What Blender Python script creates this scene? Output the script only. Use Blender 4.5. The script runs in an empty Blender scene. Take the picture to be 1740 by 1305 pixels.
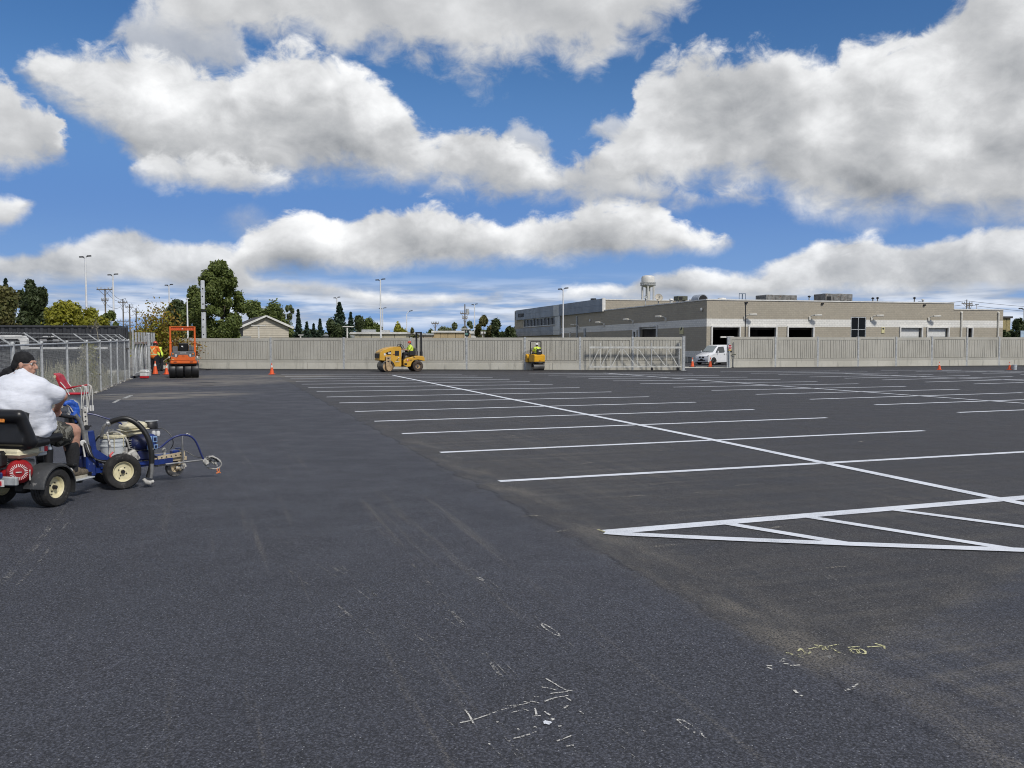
import bpy, bmesh, math, random
import numpy as np
from mathutils import Vector, Matrix

random.seed(7)
rng = np.random.default_rng(11)
SC = bpy.context.scene
COL = SC.collection
R = math.radians

# ------------------------------------------------------------------ camera
F, CX, CY, HZ, CAMH = 1500.0, 870.0, 652.5, 572.0, 2.0
PITCH = math.atan((CY - HZ) / F)
cam_data = bpy.data.cameras.new("camera")
cam_data.sensor_width = 36.0
cam_data.lens = F / 1740.0 * 36.0
cam_data.clip_start = 0.05
cam_data.clip_end = 8000.0
cam = bpy.data.objects.new("camera", cam_data)
cam.location = (0, 0, CAMH)
cam.rotation_euler = (math.pi / 2 - PITCH, 0, 0)
COL.objects.link(cam)
SC.camera = cam


def ray(px, py):
    u = (px - CX) / F
    v = (CY - py) / F
    return Vector((u, math.cos(PITCH) + v * math.sin(PITCH), v * math.cos(PITCH) - math.sin(PITCH)))


def G(px, py, z=0.0):                      # point of the ground seen at a place of the photograph
    d = ray(px, py)
    t = (z - CAMH) / d.z
    return Vector((d.x * t, d.y * t, z))


def at(px, py, Y):                         # point at depth Y
    d = ray(px, py)
    t = Y / d.y
    return Vector((d.x * t, Y, CAMH + d.z * t))


# ------------------------------------------------------------------ light and view
SC.view_settings.view_transform = 'Standard'
SC.view_settings.look = 'None'
SC.view_settings.exposure = 0.95
SC.cycles.filter_width = 1.05
SC.view_settings.gamma = 1.0
SC.view_settings.use_curve_mapping = False
SUN_EL, SUN_AZ = R(46), R(146)             # azimuth clockwise from +Y: behind the camera, to the right
sun_data = bpy.data.lights.new("sun", 'SUN')
sun_data.energy = 1.6
sun_data.angle = R(9)
sun_data.color = (1.0, 0.955, 0.89)
sun = bpy.data.objects.new("sun", sun_data)
sd = Vector((math.sin(SUN_AZ) * math.cos(SUN_EL), math.cos(SUN_AZ) * math.cos(SUN_EL), math.sin(SUN_EL)))
sun.rotation_euler = sd.to_track_quat('Z', 'Y').to_euler()
sun.location = (30, -30, 40)
COL.objects.link(sun)

world = bpy.data.worlds.new("World")
SC.world = world
world.use_nodes = True
WT = world.node_tree
WT.nodes.clear()


class NT:
    """small helper round a node tree"""
    def __init__(self, tree):
        self.t = tree

    def n(self, typ, ins=None, **props):
        nd = self.t.nodes.new(typ)
        for k, v in props.items():
            setattr(nd, k, v)
        for k, v in (ins or {}).items():
            s = nd.inputs[k]
            if hasattr(v, 'is_output') or isinstance(v, bpy.types.NodeSocket):
                self.t.links.new(v, s)
            else:
                s.default_value = v
        return nd

    def m(self, op, a, b=None, c=None, clamp=False):
        ins = {0: a}
        if b is not None:
            ins[1] = b
        if c is not None:
            ins[2] = c
        return self.n('ShaderNodeMath', ins, operation=op, use_clamp=clamp).outputs[0]

    def step(self, v, a, b, o0=0.0, o1=1.0, kind='SMOOTHSTEP'):
        nd = self.n('ShaderNodeMapRange', {'Value': v, 'From Min': a, 'From Max': b, 'To Min': o0, 'To Max': o1}, interpolation_type=kind)
        return nd.outputs[0]

    def mix(self, f, a, b, mode='MIX'):
        nd = self.n('ShaderNodeMix', data_type='RGBA', blend_type=mode)
        for s, v in ((nd.inputs[0], f), (nd.inputs[6], a), (nd.inputs[7], b)):
            if isinstance(v, bpy.types.NodeSocket):
                self.t.links.new(v, s)
            else:
                s.default_value = v if not isinstance(v, tuple) or len(v) == 4 else (*v, 1)
        return nd.outputs[2]

    def noise(self, vec, scale, detail=4.0, rough=0.5, dist=0.0, lac=2.0):
        return self.n('ShaderNodeTexNoise', {'Vector': vec, 'Scale': scale, 'Detail': detail, 'Roughness': rough, 'Distortion': dist, 'Lacunarity': lac})

    def comb(self, x, y, z=0.0):
        return self.n('ShaderNodeCombineXYZ', {0: x, 1: y, 2: z}).outputs[0]


def az_el(px, py):
    d = ray(px, py)
    return math.atan2(d.x, d.y), math.atan2(d.z, math.hypot(d.x, d.y))


A0, A1, E0, E1 = -0.6, 0.6, -0.1, 0.6


def sky_curve(w, sock, pts, missing):
    """Float curve azimuth -> elevation through points given as places of the photograph"""
    nd = w.n('ShaderNodeFloatCurve', {'Value': sock})
    cv = nd.mapping.curves[0]
    P = []
    for p in pts:
        a, e = az_el(*p)
        P.append(((a - A0) / (A1 - A0), (e - E0) / (E1 - E0)))
    P.sort()
    xa, xb = P[0][0], P[-1][0]
    if xa > 0.02:
        m_ = P[0][1] + missing
        P = [(0.0, m_), (xa - 0.030, m_)] + P
    else:
        P = [(0.0, P[0][1])] + P
    if xb < 0.98:
        m_ = P[-1][1] + missing
        P = P + [(xb + 0.030, m_), (1.0, m_)]
    else:
        P = P + [(1.0, P[-1][1])]
    while len(cv.points) < len(P):
        cv.points.new(0.5, 0.5)
    for q, (x, y) in zip(cv.points, P):
        q.location = (min(max(x, 0), 1), min(max(y, 0), 1))
        q.handle_type = 'AUTO_CLAMPED'
    nd.mapping.update()
    return w.m('MULTIPLY_ADD', nd.outputs[0], E1 - E0, E0)


def build_sky():
    w = NT(WT)
    tc = w.n('ShaderNodeTexCoord').outputs['Generated']
    sep = w.n('ShaderNodeSeparateXYZ', {0: tc})
    x, y, z = sep.outputs
    az = w.m('ARCTAN2', x, y)
    el = w.m('ARCSINE', z)
    # beyond the sides of the view the same kind of sky goes on (mirrored)
    azf = w.m('SUBTRACT', w.m('PINGPONG', w.m('ADD', az, 0.56), 1.12), 0.56)
    v = w.comb(azf, w.m('MULTIPLY', el, 1.35), 0.0)
    wn = w.noise(v, 9.0, 3.0, 0.5)
    wn2 = w.noise(v, 34.0, 4.0, 0.6)
    s1 = w.n('ShaderNodeSeparateColor', {0: wn.outputs['Color']}).outputs
    s2 = w.n('ShaderNodeSeparateColor', {0: wn2.outputs['Color']}).outputs
    hs = w.step(el, 0.0, 0.22, 0.3, 1.0, 'LINEAR')           # far clouds are small: less warp near the horizon
    def warp(base, a, b):
        o = w.m('ADD', w.m('MULTIPLY', w.m('SUBTRACT', a, 0.5), 0.05), w.m('MULTIPLY', w.m('SUBTRACT', b, 0.5), 0.026))
        return w.m('ADD', base, w.m('MULTIPLY', o, hs))
    azw = warp(azf, s1[0], s2[0])
    elw = warp(el, s1[1], s2[1])
    az01 = w.n('ShaderNodeMapRange', {'Value': azw, 'From Min': A0, 'From Max': A1}).outputs[0]
    # detail noise at the point and a step towards the sun (right and up): their difference is the relief
    def detail(off):
        vv = w.n('ShaderNodeVectorMath', {0: v, 1: off}, operation='ADD').outputs[0]
        f = w.noise(vv, 30.0, 9.0, 0.62, 0.45).outputs['Factor' if False else 0]
        c = w.noise(vv, 11.0, 7.0, 0.52, 0.2).outputs[0]
        return f, c
    f1, c1 = detail((0, 0, 0))
    f2, c2 = detail((0.009, 0.014, 0))
    c3 = w.noise(w.n('ShaderNodeVectorMath', {0: v, 1: (0.034, 0.05, 0)}, operation='ADD').outputs[0], 11.0, 2.0, 0.5, 0.2).outputs[0]
    N = w.m('ADD', w.m('MULTIPLY', w.m('SUBTRACT', f1, 0.5), 0.9), w.m('MULTIPLY', w.m('SUBTRACT', c1, 0.5), 0.9))
    rel = w.m('ADD', w.m('MULTIPLY', w.m('SUBTRACT', f1, f2), 0.55), w.m('MULTIPLY', w.m('SUBTRACT', c1, c3), 1.5))
    big = w.noise(v, 5.0, 4.0, 0.5).outputs[0]

    sky = w.n('ShaderNodeTexSky', sky_type='NISHITA', sun_disc=False, sun_elevation=SUN_EL, sun_rotation=SUN_AZ,
              altitude=200.0, air_density=1.0, dust_density=0.25, ozone_density=2.5)
    col = w.n('ShaderNodeHueSaturation', {'Color': sky.outputs[0], 'Hue': 0.508, 'Saturation': 1.3, 'Value': 0.62}).outputs[0]
    col = w.mix(w.step(el, 0.30, 0.12, 0.0, 0.85), col, (0.72, 1.62, 3.9, 1))
    col = w.mix(w.step(el, 0.0, 0.17, 0.85, 0.0), col, (1.55, 2.75, 4.9, 1))

    def layer(col, top, bot, sT, sB, aT, aB, dark, light, relief, rim=0.12, opac=1.0):
        T = sky_curve(w, az01, top, -0.055)
        B = sky_curve(w, az01, bot, 0.055)
        dT = w.m('SUBTRACT', T, elw)
        dB = w.m('SUBTRACT', elw, B)
        Ns = w.m('MULTIPLY', N, hs)
        dT2 = w.m('MULTIPLY_ADD', Ns, aT, w.m('MULTIPLY_ADD', hs, 0.013, dT))
        dB2 = w.m('MULTIPLY_ADD', Ns, aB, w.m('MULTIPLY_ADD', hs, 0.016, dB))
        al = w.m('MULTIPLY', w.step(dT2, 0.0, sT), w.step(dB2, 0.0, sB))
        al = w.m('MULTIPLY', al, opac)
        th = w.m('MAXIMUM', w.m('SUBTRACT', T, B), 0.012)
        h = w.m('DIVIDE', dB, th, clamp=True)
        h = w.m('MULTIPLY_ADD', w.m('SUBTRACT', big, 0.5), 0.9, h)
        sh = w.step(h, 0.12, 0.95, dark, light)
        sh = w.m('MULTIPLY_ADD', rel, relief, sh)
        rm = w.step(dT2, 0.0, 0.045, rim, 0.0)
        sh = w.m('ADD', sh, rm)
        sh = w.m('MULTIPLY_ADD', sh, 0.76, 0.13)
        ramp = w.n('ShaderNodeValToRGB', {0: sh})
        cr = ramp.color_ramp
        cr.elements[0].position, cr.elements[0].color = 0.0, (0.16, 0.18, 0.21, 1)
        cr.elements[1].position, cr.elements[1].color = 1.0, (0.97, 0.98, 0.99, 1)
        e = cr.elements.new(0.6)
        e.color = (0.575, 0.585, 0.60, 1)
        cc = w.n('ShaderNodeVectorMath', {0: ramp.outputs[0], 'Scale': CLOUD}, operation='SCALE').outputs[0]
        return w.mix(al, col, cc)

    CLOUD = 7.0
    # overhead and behind, unseen: broken cloud like that in view, added for ambient light
    on = w.noise(tc, 3.4, 8.0, 0.55, 0.2).outputs[0]
    on2 = w.noise(w.n('ShaderNodeVectorMath', {0: tc, 1: (0.05, -0.04, 0.03)}, operation='ADD').outputs[0], 3.4, 3.0, 0.55, 0.2).outputs[0]
    oa = w.m('MULTIPLY', w.step(on, 0.45, 0.56), w.step(el, 0.40, 0.52))
    osh = w.step(w.m('SUBTRACT', on, on2), -0.14, 0.14, 0.42, 0.88)
    oc = w.n('ShaderNodeVectorMath', {0: w.comb(osh, osh, w.m('MULTIPLY', osh, 1.02)), 'Scale': CLOUD}, operation='SCALE').outputs[0]
    col = w.mix(oa, col, oc)
    # horizon streaks
    vs = w.comb(w.m('MULTIPLY', azf, 7.0), w.m('MULTIPLY', el, 62.0), 0.0)
    st = w.noise(vs, 1.0, 5.0, 0.55).outputs[0]
    band = w.m('MULTIPLY', w.step(el, 0.0, 0.02), w.step(el, 0.075, 0.035))
    sa = w.m('MULTIPLY', w.step(st, 0.34, 0.58), band)
    vs2 = w.comb(w.m('MULTIPLY', azf, 9.0), w.m('MULTIPLY', w.m('ADD', el, 0.006), 62.0), 0.0)
    st2 = w.noise(vs2, 1.0, 5.0, 0.55).outputs[0]
    sl = w.step(w.m('SUBTRACT', st, st2), -0.12, 0.14, 0.44, 0.74)
    scol = w.n('ShaderNodeVectorMath', {0: w.comb(w.m('MULTIPLY', sl, 0.94), w.m('MULTIPLY', sl, 0.99), w.m('MULTIPLY', sl, 1.08)), 'Scale': 8.2}, operation='SCALE').outputs[0]
    col = w.mix(w.m('MULTIPLY', sa, 0.8), col, scol)
    # far row, left and right
    col = layer(col, [(-120, 430), (0, 434), (80, 425), (150, 404), (220, 394), (290, 410), (380, 420), (430, 470), (520, 478), (600, 490), (740, 505), (840, 500)],
                [(-120, 478), (0, 480), (150, 474), (300, 485), (430, 495), (520, 505), (740, 520), (840, 512)], 0.012, 0.02, 0.03, 0.03, 0.44, 0.76, 0.9, 0.08, 0.95)
    col = layer(col, [(960, 490), (1060, 488), (1140, 466), (1180, 460), (1260, 468), (1330, 450), (1400, 422), (1470, 412), (1540, 424), (1640, 408), (1740, 394), (1860, 392)],
                [(960, 506), (1060, 508), (1140, 508), (1300, 505), (1400, 500), (1600, 500), (1740, 495), (1860, 495)], 0.010, 0.02, 0.03, 0.03, 0.44, 0.80, 0.9, 0.08, 0.96)
    # middle row
    col = layer(col, [(395, 432), (440, 398), (520, 376), (580, 384), (620, 372), (690, 362), (740, 360), (800, 378), (860, 384), (905, 376), (960, 362), (1000, 350), (1050, 356), (1110, 350), (1150, 382), (1200, 400), (1245, 406)],
                [(395, 470), (440, 470), (520, 462), (600, 462), (700, 462), (800, 452), (900, 448), (1000, 446), (1100, 436), (1200, 424), (1245, 412)], 0.013, 0.025, 0.055, 0.045, 0.46, 0.82, 0.9, 0.10)
    # left edge clouds
    col = layer(col, [(-140, 90), (0, 122), (40, 160), (90, 182), (112, 240)], [(-140, 300), (0, 292), (60, 282), (112, 268)], 0.014, 0.03, 0.045, 0.05, 0.52, 0.78, 0.6, 0.05)
    col = layer(col, [(-140, 330), (0, 340), (42, 348)], [(-140, 392), (0, 388), (42, 362)], 0.012, 0.02, 0.02, 0.03, 0.5, 0.84, 0.4)
    # big right bank
    col = layer(col, [(940, 285), (980, 262), (1050, 236), (1078, 190), (1100, 130), (1150, 104), (1250, 92), (1330, 92), (1400, 112), (1440, 84), (1530, 74), (1600, 30), (1650, -10), (1740, -60), (1860, -110)],
                [(940, 320), (1000, 330), (1100, 338), (1200, 318), (1300, 330), (1345, 366), (1400, 384), (1500, 392), (1600, 380), (1740, 384), (1860, 380)], 0.024, 0.05, 0.070, 0.070, 0.46, 0.76, 0.80, 0.07)
    # grey bridge from the main cloud to the right bank
    col = layer(col, [(760, 236), (820, 226), (880, 250), (930, 268), (990, 280), (1080, 300), (1180, 322), (1300, 330)], [(760, 310), (820, 330), (900, 338), (1000, 344), (1100, 346), (1200, 338), (1300, 336)], 0.02, 0.035, 0.05, 0.05, 0.44, 0.70, 0.45, 0.04, 0.94)
    # loose puffs between the banks
    col = layer(col, [(845, 236), (880, 214), (918, 222)], [(845, 262), (880, 272), (918, 262)], 0.02, 0.03, 0.05, 0.05, 0.52, 0.70, 0.4, 0.0, 0.75)
    col = layer(col, [(1008, 206), (1045, 198), (1085, 212)], [(1008, 214), (1045, 232), (1085, 224)], 0.02, 0.03, 0.05, 0.05, 0.55, 0.75, 0.4, 0.0, 0.75)
    col = layer(col, [(380, 376), (430, 366), (480, 378)], [(380, 384), (430, 396), (480, 388)], 0.03, 0.03, 0.04, 0.04, 0.45, 0.55, 0.3, 0.0, 0.5)
    # wisps left of the top bank
    col = layer(col, [(205, 40), (260, 0), (330, -20), (400, 40), (430, 90)], [(205, 70), (260, 108), (330, 128), (400, 118), (430, 100)], 0.03, 0.03, 0.06, 0.06, 0.55, 0.72, 0.4, 0.0, 0.8)
    # top bank
    col = layer(col, [(225, -30), (300, -200), (700, -330), (1100, -200), (1190, -40)],
                [(225, 10), (300, 52), (380, 74), (440, 78), (540, 76), (640, 88), (740, 100), (820, 124), (900, 112), (1000, 122), (1060, 76), (1120, 44), (1190, -10)], 0.03, 0.045, 0.06, 0.075, 0.60, 0.84, 0.45, 0.0)
    # main left cloud
    col = layer(col, [(55, 108), (110, 84), (200, 92), (290, 112), (370, 132), (425, 104), (500, 84), (580, 98), (640, 138), (695, 188), (735, 230), (800, 226), (860, 246), (905, 274), (950, 292)],
                [(55, 128), (130, 190), (200, 236), (250, 292), (330, 308), (410, 318), (500, 304), (600, 300), (700, 304), (780, 326), (870, 334), (950, 332)], 0.020, 0.04, 0.055, 0.055, 0.44, 0.84, 0.85, 0.07)
    # bright low fringe in front of it
    col = layer(col, [(225, 284), (270, 264), (330, 258), (400, 270), (450, 286), (500, 298)], [(225, 294), (280, 302), (350, 312), (430, 318), (500, 306)], 0.014, 0.03, 0.04, 0.04, 0.56, 0.84, 0.7, 0.04, 0.92)
    bg = w.n('ShaderNodeBackground', {'Color': col, 'Strength': 0.076})
    out = w.n('ShaderNodeOutputWorld', {'Surface': bg.outputs[0]})


build_sky()

# ------------------------------------------------------------------ naming and hierarchy helpers
XF = {}


def tag(o, label=None, cat=None, group=None, kind=None):
    if label:
        o['label'] = label
    if cat:
        o['category'] = cat
    if group:
        o['group'] = group
    if kind:
        o['kind'] = kind
    return o


def thing(name, label, cat, loc=(0, 0, 0), rz=0.0, group=None, scale=1.0):
    o = bpy.data.objects.new(name, None)
    o.empty_display_size = 0.2
    o.location = loc
    o.rotation_euler = (0, 0, rz)
    o.scale = (scale,) * 3
    COL.objects.link(o)
    tag(o, label, cat, group)
    XF[o.name] = Matrix.Translation(Vector(loc)) @ Matrix.Rotation(rz, 4, 'Z') @ Matrix.Scale(scale, 4)
    return o


def kids(o):
    return [c for c in bpy.data.objects if c.parent == o]


def dup(root, loc=None, rz=None, label=None, scale=None, children=None):
    def cp(o, par):
        c = o.copy()
        COL.objects.link(c)
        if par:
            c.parent = par
        for ch in CH.get(o.name, []):
            cp(ch, c)
        return c
    r = cp(root, None)
    if loc is not None:
        r.location = loc
    if rz is not None:
        r.rotation_euler = (0, 0, rz)
    if scale is not None:
        r.scale = scale if hasattr(scale, '__len__') else (scale,) * 3
    if label:
        r['label'] = label
    return r


CH = {}


def mesh_obj(name, me, parent=None, kind=None):
    o = bpy.data.objects.new(name, me)
    COL.objects.link(o)
    if parent is not None:
        o.parent = parent
        CH.setdefault(parent.name, []).append(o)
    if kind:
        o['kind'] = kind
    return o


def orth(d):
    d = Vector(d).normalized()
    a = Vector((0, 0, 1)) if abs(d.z) < 0.9 else Vector((1, 0, 0))
    u = d.cross(a).normalized()
    return d, u, u.cross(d).normalized()


class MB:
    """collects shapes, then links them as ONE mesh object"""
    def __init__(self):
        self.v, self.f, self.mi, self.sm = [], [], [], []
        self.cur = 0
        self.M = None

    def mat(self, i):
        self.cur = i
        return self

    def add(self, vs, fs, smooth=False):
        b = len(self.v)
        if self.M is not None:
            vs = [self.M @ Vector(p) for p in vs]
        self.v += [tuple(p) for p in vs]
        self.f += [tuple(b + i for i in f) for f in fs]
        self.mi += [self.cur] * len(fs)
        self.sm += [smooth] * len(fs)
        return self

    def box(self, c, s, rot=None, ch=0.0):
        c = Vector(c)
        hx, hy, hz = s[0] / 2, s[1] / 2, s[2] / 2
        if ch <= 0:
            vs = [Vector((x * hx, y * hy, z * hz)) for z in (-1, 1) for y in (-1, 1) for x in (-1, 1)]
            fs = [(0, 2, 3, 1), (4, 5, 7, 6), (0, 1, 5, 4), (2, 6, 7, 3), (0, 4, 6, 2), (1, 3, 7, 5)]
        else:
            ch = min(ch, hx * .9, hy * .9, hz * .9)
            vs, idx = [], {}
            for z in (-1, 1):
                for y in (-1, 1):
                    for x in (-1, 1):
                        for ax in range(3):
                            p = [x * (hx - ch), y * (hy - ch), z * (hz - ch)]
                            p[ax] = (x * hx, y * hy, z * hz)[ax]
                            idx[(x, y, z, ax)] = len(vs)
                            vs.append(Vector(p))
            fs = []
            for ax in range(3):
                o1, o2 = [(1, 2), (2, 0), (0, 1)][ax]
                for s_ in (-1, 1):
                    q = []
                    for a, b in ((-1, -1), (1, -1), (1, 1), (-1, 1)):
                        k = [0, 0, 0]
                        k[ax], k[o1], k[o2] = s_, a, b
                        q.append(idx[(*k, ax)])
                    fs.append(tuple(q if s_ > 0 else q[::-1]))
            for ax in range(3):      # edges along ax
                o1, o2 = [(1, 2), (2, 0), (0, 1)][ax]
                for a in (-1, 1):
                    for b in (-1, 1):
                        k0, k1 = [0, 0, 0], [0, 0, 0]
                        k0[ax], k1[ax] = -1, 1
                        k0[o1] = k1[o1] = a
                        k0[o2] = k1[o2] = b
                        q = (idx[(*k0, o1)], idx[(*k1, o1)], idx[(*k1, o2)], idx[(*k0, o2)])
                        fs.append(q if a * b < 0 else q[::-1])
            for x in (-1, 1):
                for y in (-1, 1):
                    for z in (-1, 1):
                        q = (idx[(x, y, z, 0)], idx[(x, y, z, 1)], idx[(x, y, z, 2)])
                        fs.append(q if x * y * z > 0 else q[::-1])
        if rot is not None:
            vs = [rot @ p for p in vs]
        return self.add([c + p for p in vs], fs)

    def bar(self, p0, p1, w, h, up=(0, 0, 1), ch=0.0):
        p0, p1 = Vector(p0), Vector(p1)
        d = (p1 - p0)
        L = d.length
        d.normalize()
        u = Vector(up)
        if abs(d.dot(u)) > 0.98:
            u = Vector((0, 1, 0))
        x = d.cross(u).normalized()
        z = x.cross(d).normalized()
        m = Matrix((x, d, z)).transposed()
        return self.box((p0 + p1) / 2, (w, L, h), m, ch)

    def tube(self, pts, r, n=8, caps=True, closed=False):
        pts = [Vector(p) for p in pts]
        N = len(pts)
        rs = r if hasattr(r, '__len__') else [r] * N
        vs, fs = [], []
        up = None
        for i, p in enumerate(pts):
            if closed:
                t = (pts[(i + 1) % N] - pts[i - 1]).normalized()
            else:
                t = (pts[min(i + 1, N - 1)] - pts[max(i - 1, 0)]).normalized()
            if up is None:
                _, u, w = orth(t)
                w = t.cross(u)
            else:
                u = (up - t * up.dot(t))
                if u.length < 1e-5:
                    _, u, w = orth(t)
                u.normalize()
                w = t.cross(u)
            up = u
            for k in range(n):
                a = 2 * math.pi * k / n
                vs.append(p + (u * math.cos(a) + w * math.sin(a)) * rs[i])
        for i in range(N - (0 if closed else 1)):
            for k in range(n):
                a, b = i * n + k, i * n + (k + 1) % n
                j = ((i + 1) % N) * n
                fs.append((a, b, j + (k + 1) % n, j + k))
        self.add(vs, fs, True)
        if caps and not closed:
            b = len(self.v) - len(vs)
            self.f += [tuple(b + k for k in range(n))[::-1], tuple(b + (N - 1) * n + k for k in range(n))]
            self.mi += [self.cur] * 2
            self.sm += [False] * 2
        return self

    def cyl(self, p0, p1, r0, r1=None, n=16, caps=True):
        return self.tube([p0, p1], [r0, r0 if r1 is None else r1], n, caps)

    def curve(self, pts, r, n=8, sub=6):
        return self.tube(spline(pts, sub), r, n)

    def lathe(self, prof, o=(0, 0, 0), axis=(0, 0, 1), n=24, smooth=True):
        """prof: (radius, height along axis)"""
        d, u, w = orth(axis)
        o = Vector(o)
        vs, fs = [], []
        for r, h in prof:
            for k in range(n):
                a = 2 * math.pi * k / n
                vs.append(o + d * h + (u * math.cos(a) + w * math.sin(a)) * r)
        for i in range(len(prof) - 1):
            for k in range(n):
                a, b = i * n + k, i * n + (k + 1) % n
                fs.append((a, a + n, b + n, b))
        return self.add(vs, fs, smooth)

    def prism(self, poly, p, e1, e2, ext):
        """outline poly (a,b) in the plane p + a e1 + b e2, given thickness ext (vector)"""
        p, e1, e2, ext = Vector(p), Vector(e1), Vector(e2), Vector(ext)
        n = len(poly)
        vs = [p + e1 * a + e2 * b for a, b in poly]
        vs += [q + ext for q in vs]
        fl = e1.cross(e2).dot(ext) > 0
        ar = sum(poly[i][0] * poly[(i + 1) % n][1] - poly[(i + 1) % n][0] * poly[i][1] for i in range(n))
        if ar < 0:
            fl = not fl
        bot, top = tuple(range(n)), tuple(range(n, 2 * n))
        fs = [bot[::-1] if fl else bot, top if fl else top[::-1]]
        for i in range(n):
            j = (i + 1) % n
            q = (i, j, n + j, n + i)
            fs.append(q if fl else q[::-1])
        return self.add(vs, fs)

    def loft(self, rings, caps=True, smooth=False):
        n = len(rings[0])
        vs = [p for r in rings for p in r]
        fs = []
        for i in range(len(rings) - 1):
            for k in range(n):
                a, b = i * n + k, i * n + (k + 1) % n
                fs.append((a, b, b + n, a + n))
        if caps:
            fs += [tuple(range(n))[::-1], tuple((len(rings) - 1) * n + k for k in range(n))]
        return self.add(vs, fs, smooth)

    def ell(self, c, r, n=16, m=10, rot=None):
        vs, fs = [], []
        c = Vector(c)
        for i in range(m + 1):
            th = math.pi * i / m
            for k in range(n):
                a = 2 * math.pi * k / n
                p = Vector((r[0] * math.sin(th) * math.cos(a), r[1] * math.sin(th) * math.sin(a), r[2] * math.cos(th)))
                if rot is not None:
                    p = rot @ p
                vs.append(c + p)
        for i in range(m):
            for k in range(n):
                a, b = i * n + k, i * n + (k + 1) % n
                fs.append((a, a + n, b + n, b))
        return self.add(vs, fs, True)

    def quad(self, a, b, c, d):
        return self.add([a, b, c, d], [(0, 1, 2, 3)])

    def mesh(self, name, mats, bevel=0.0):
        me = bpy.data.meshes.new(name)
        me.from_pydata(self.v, [], self.f)
        for m in (mats if isinstance(mats, (list, tuple)) else [mats]):
            me.materials.append(m)
        me.polygons.foreach_set('material_index', self.mi)
        me.polygons.foreach_set('use_smooth', self.sm)
        if bevel > 0:
            bm = bmesh.new()
            bm.from_mesh(me)
            bmesh.ops.remove_doubles(bm, verts=bm.verts, dist=1e-5)
            ed = [e for e in bm.edges if len(e.link_faces) == 2 and e.calc_face_angle(0) > 0.6]
            bmesh.ops.bevel(bm, geom=ed, offset=bevel, segments=2, affect='EDGES', profile=0.6, clamp_overlap=True)
            bm.to_mesh(me)
            bm.free()
        me.update()
        if any(self.sm):
            me.set_sharp_from_angle(angle=R(38))
        return me

    def build(self, name, mats, parent=None, bevel=0.0, kind=None, world=False):
        if world and parent is not None:
            inv = XF[parent.name].inverted()
            self.v = [tuple(inv @ Vector(p)) for p in self.v]
        return mesh_obj(name, self.mesh(name, mats, bevel), parent, kind)


def spline(pts, sub=6):
    P = [Vector(p) for p in pts]
    P = [P[0] * 2 - P[1]] + P + [P[-1] * 2 - P[-2]]
    out = []
    for i in range(1, len(P) - 2):
        for k in range(sub):
            t = k / sub
            a, b, c, d = P[i - 1], P[i], P[i + 1], P[i + 2]
            out.append(0.5 * ((2 * b) + (c - a) * t + (2 * a - 5 * b + 4 * c - d) * t * t + (3 * b - a - 3 * c + d) * t ** 3))
    out.append(P[-2])
    return out


def clone_mesh(name, o, parent, loc=None, rz=None):
    c = o.copy()
    c.name = name
    COL.objects.link(c)
    c.parent = parent
    CH.setdefault(parent.name, []).append(c)
    if loc is not None:
        c.location = loc
    if rz is not None:
        c.rotation_euler = (0, 0, rz)
    return c


def text_part(name, txt, size, loc, rot, mat, parent, ext=0.004, bold=0.0, sx=1.0, align='CENTER'):
    cu = bpy.data.curves.new(name, 'FONT')
    cu.body = txt
    cu.size = size
    cu.extrude = ext
    cu.offset = bold
    cu.align_x = align
    cu.align_y = 'CENTER'
    cu.resolution_u = 3
    cu.materials.append(mat)
    tmp = bpy.data.objects.new('tmp', cu)
    COL.objects.link(tmp)
    dg = bpy.context.evaluated_depsgraph_get()
    me = bpy.data.meshes.new_from_object(tmp.evaluated_get(dg))
    bpy.data.objects.remove(tmp)
    bpy.data.curves.remove(cu)
    me.name = name
    me.materials.clear()
    me.materials.append(mat)
    o = mesh_obj(name, me, parent)
    o.location = loc
    o.rotation_euler = rot
    o.scale = (sx, 1, 1)
    return o


# ------------------------------------------------------------------ materials
MATS = {}


def mat(name, col, rough=0.6, metal=0.0, var=0.18, vscale=6.0, bump=0.0, bscale=40.0, col2=None, spots=None, coat=0.0, spec=0.5, space='Object', stretch=None):
    if name in MATS:
        return MATS[name]
    m = bpy.data.materials.new(name)
    m.use_nodes = True
    t = m.node_tree
    t.nodes.clear()
    w = NT(t)
    tc = w.n('ShaderNodeTexCoord').outputs['Object']
    if space == 'World':
        tc = w.n('ShaderNodeNewGeometry').outputs['Position']
    if stretch:
        tc = w.n('ShaderNodeVectorMath', {0: tc, 1: stretch}, operation='MULTIPLY').outputs[0]
    n1 = w.noise(tc, vscale, 6.0, 0.6).outputs[0]
    c2 = col2 if col2 else tuple(min(1, c * (1 - var * 1.6)) for c in col)
    c1 = tuple(min(1, c * (1 + var * 0.5)) for c in col)
    f = w.step(n1, 0.30, 0.70)
    c = w.mix(f, (*c1, 1), (*c2, 1))
    if spots:
        sc, thr, scol = spots
        n2 = w.noise(tc, sc, 3.0, 0.55).outputs[0]
        c = w.mix(w.step(n2, thr, thr + 0.05), c, (*scol, 1))
    rg = w.step(n1, 0.2, 0.8, max(0.05, rough - 0.1), min(1, rough + 0.1))
    ins = {'Base Color': c, 'Roughness': rg, 'Metallic': metal, 'Specular IOR Level': spec, 'Coat Weight': coat}
    if bump > 0:
        n3 = w.noise(tc, bscale, 5.0, 0.6).outputs[0]
        b = w.n('ShaderNodeBump', {'Height': n3, 'Strength': bump, 'Distance': 0.02})
        ins['Normal'] = b.outputs[0]
    p = w.n('ShaderNodeBsdfPrincipled', ins)
    w.n('ShaderNodeOutputMaterial', {'Surface': p.outputs[0]})
    MATS[name] = m
    return m


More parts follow.
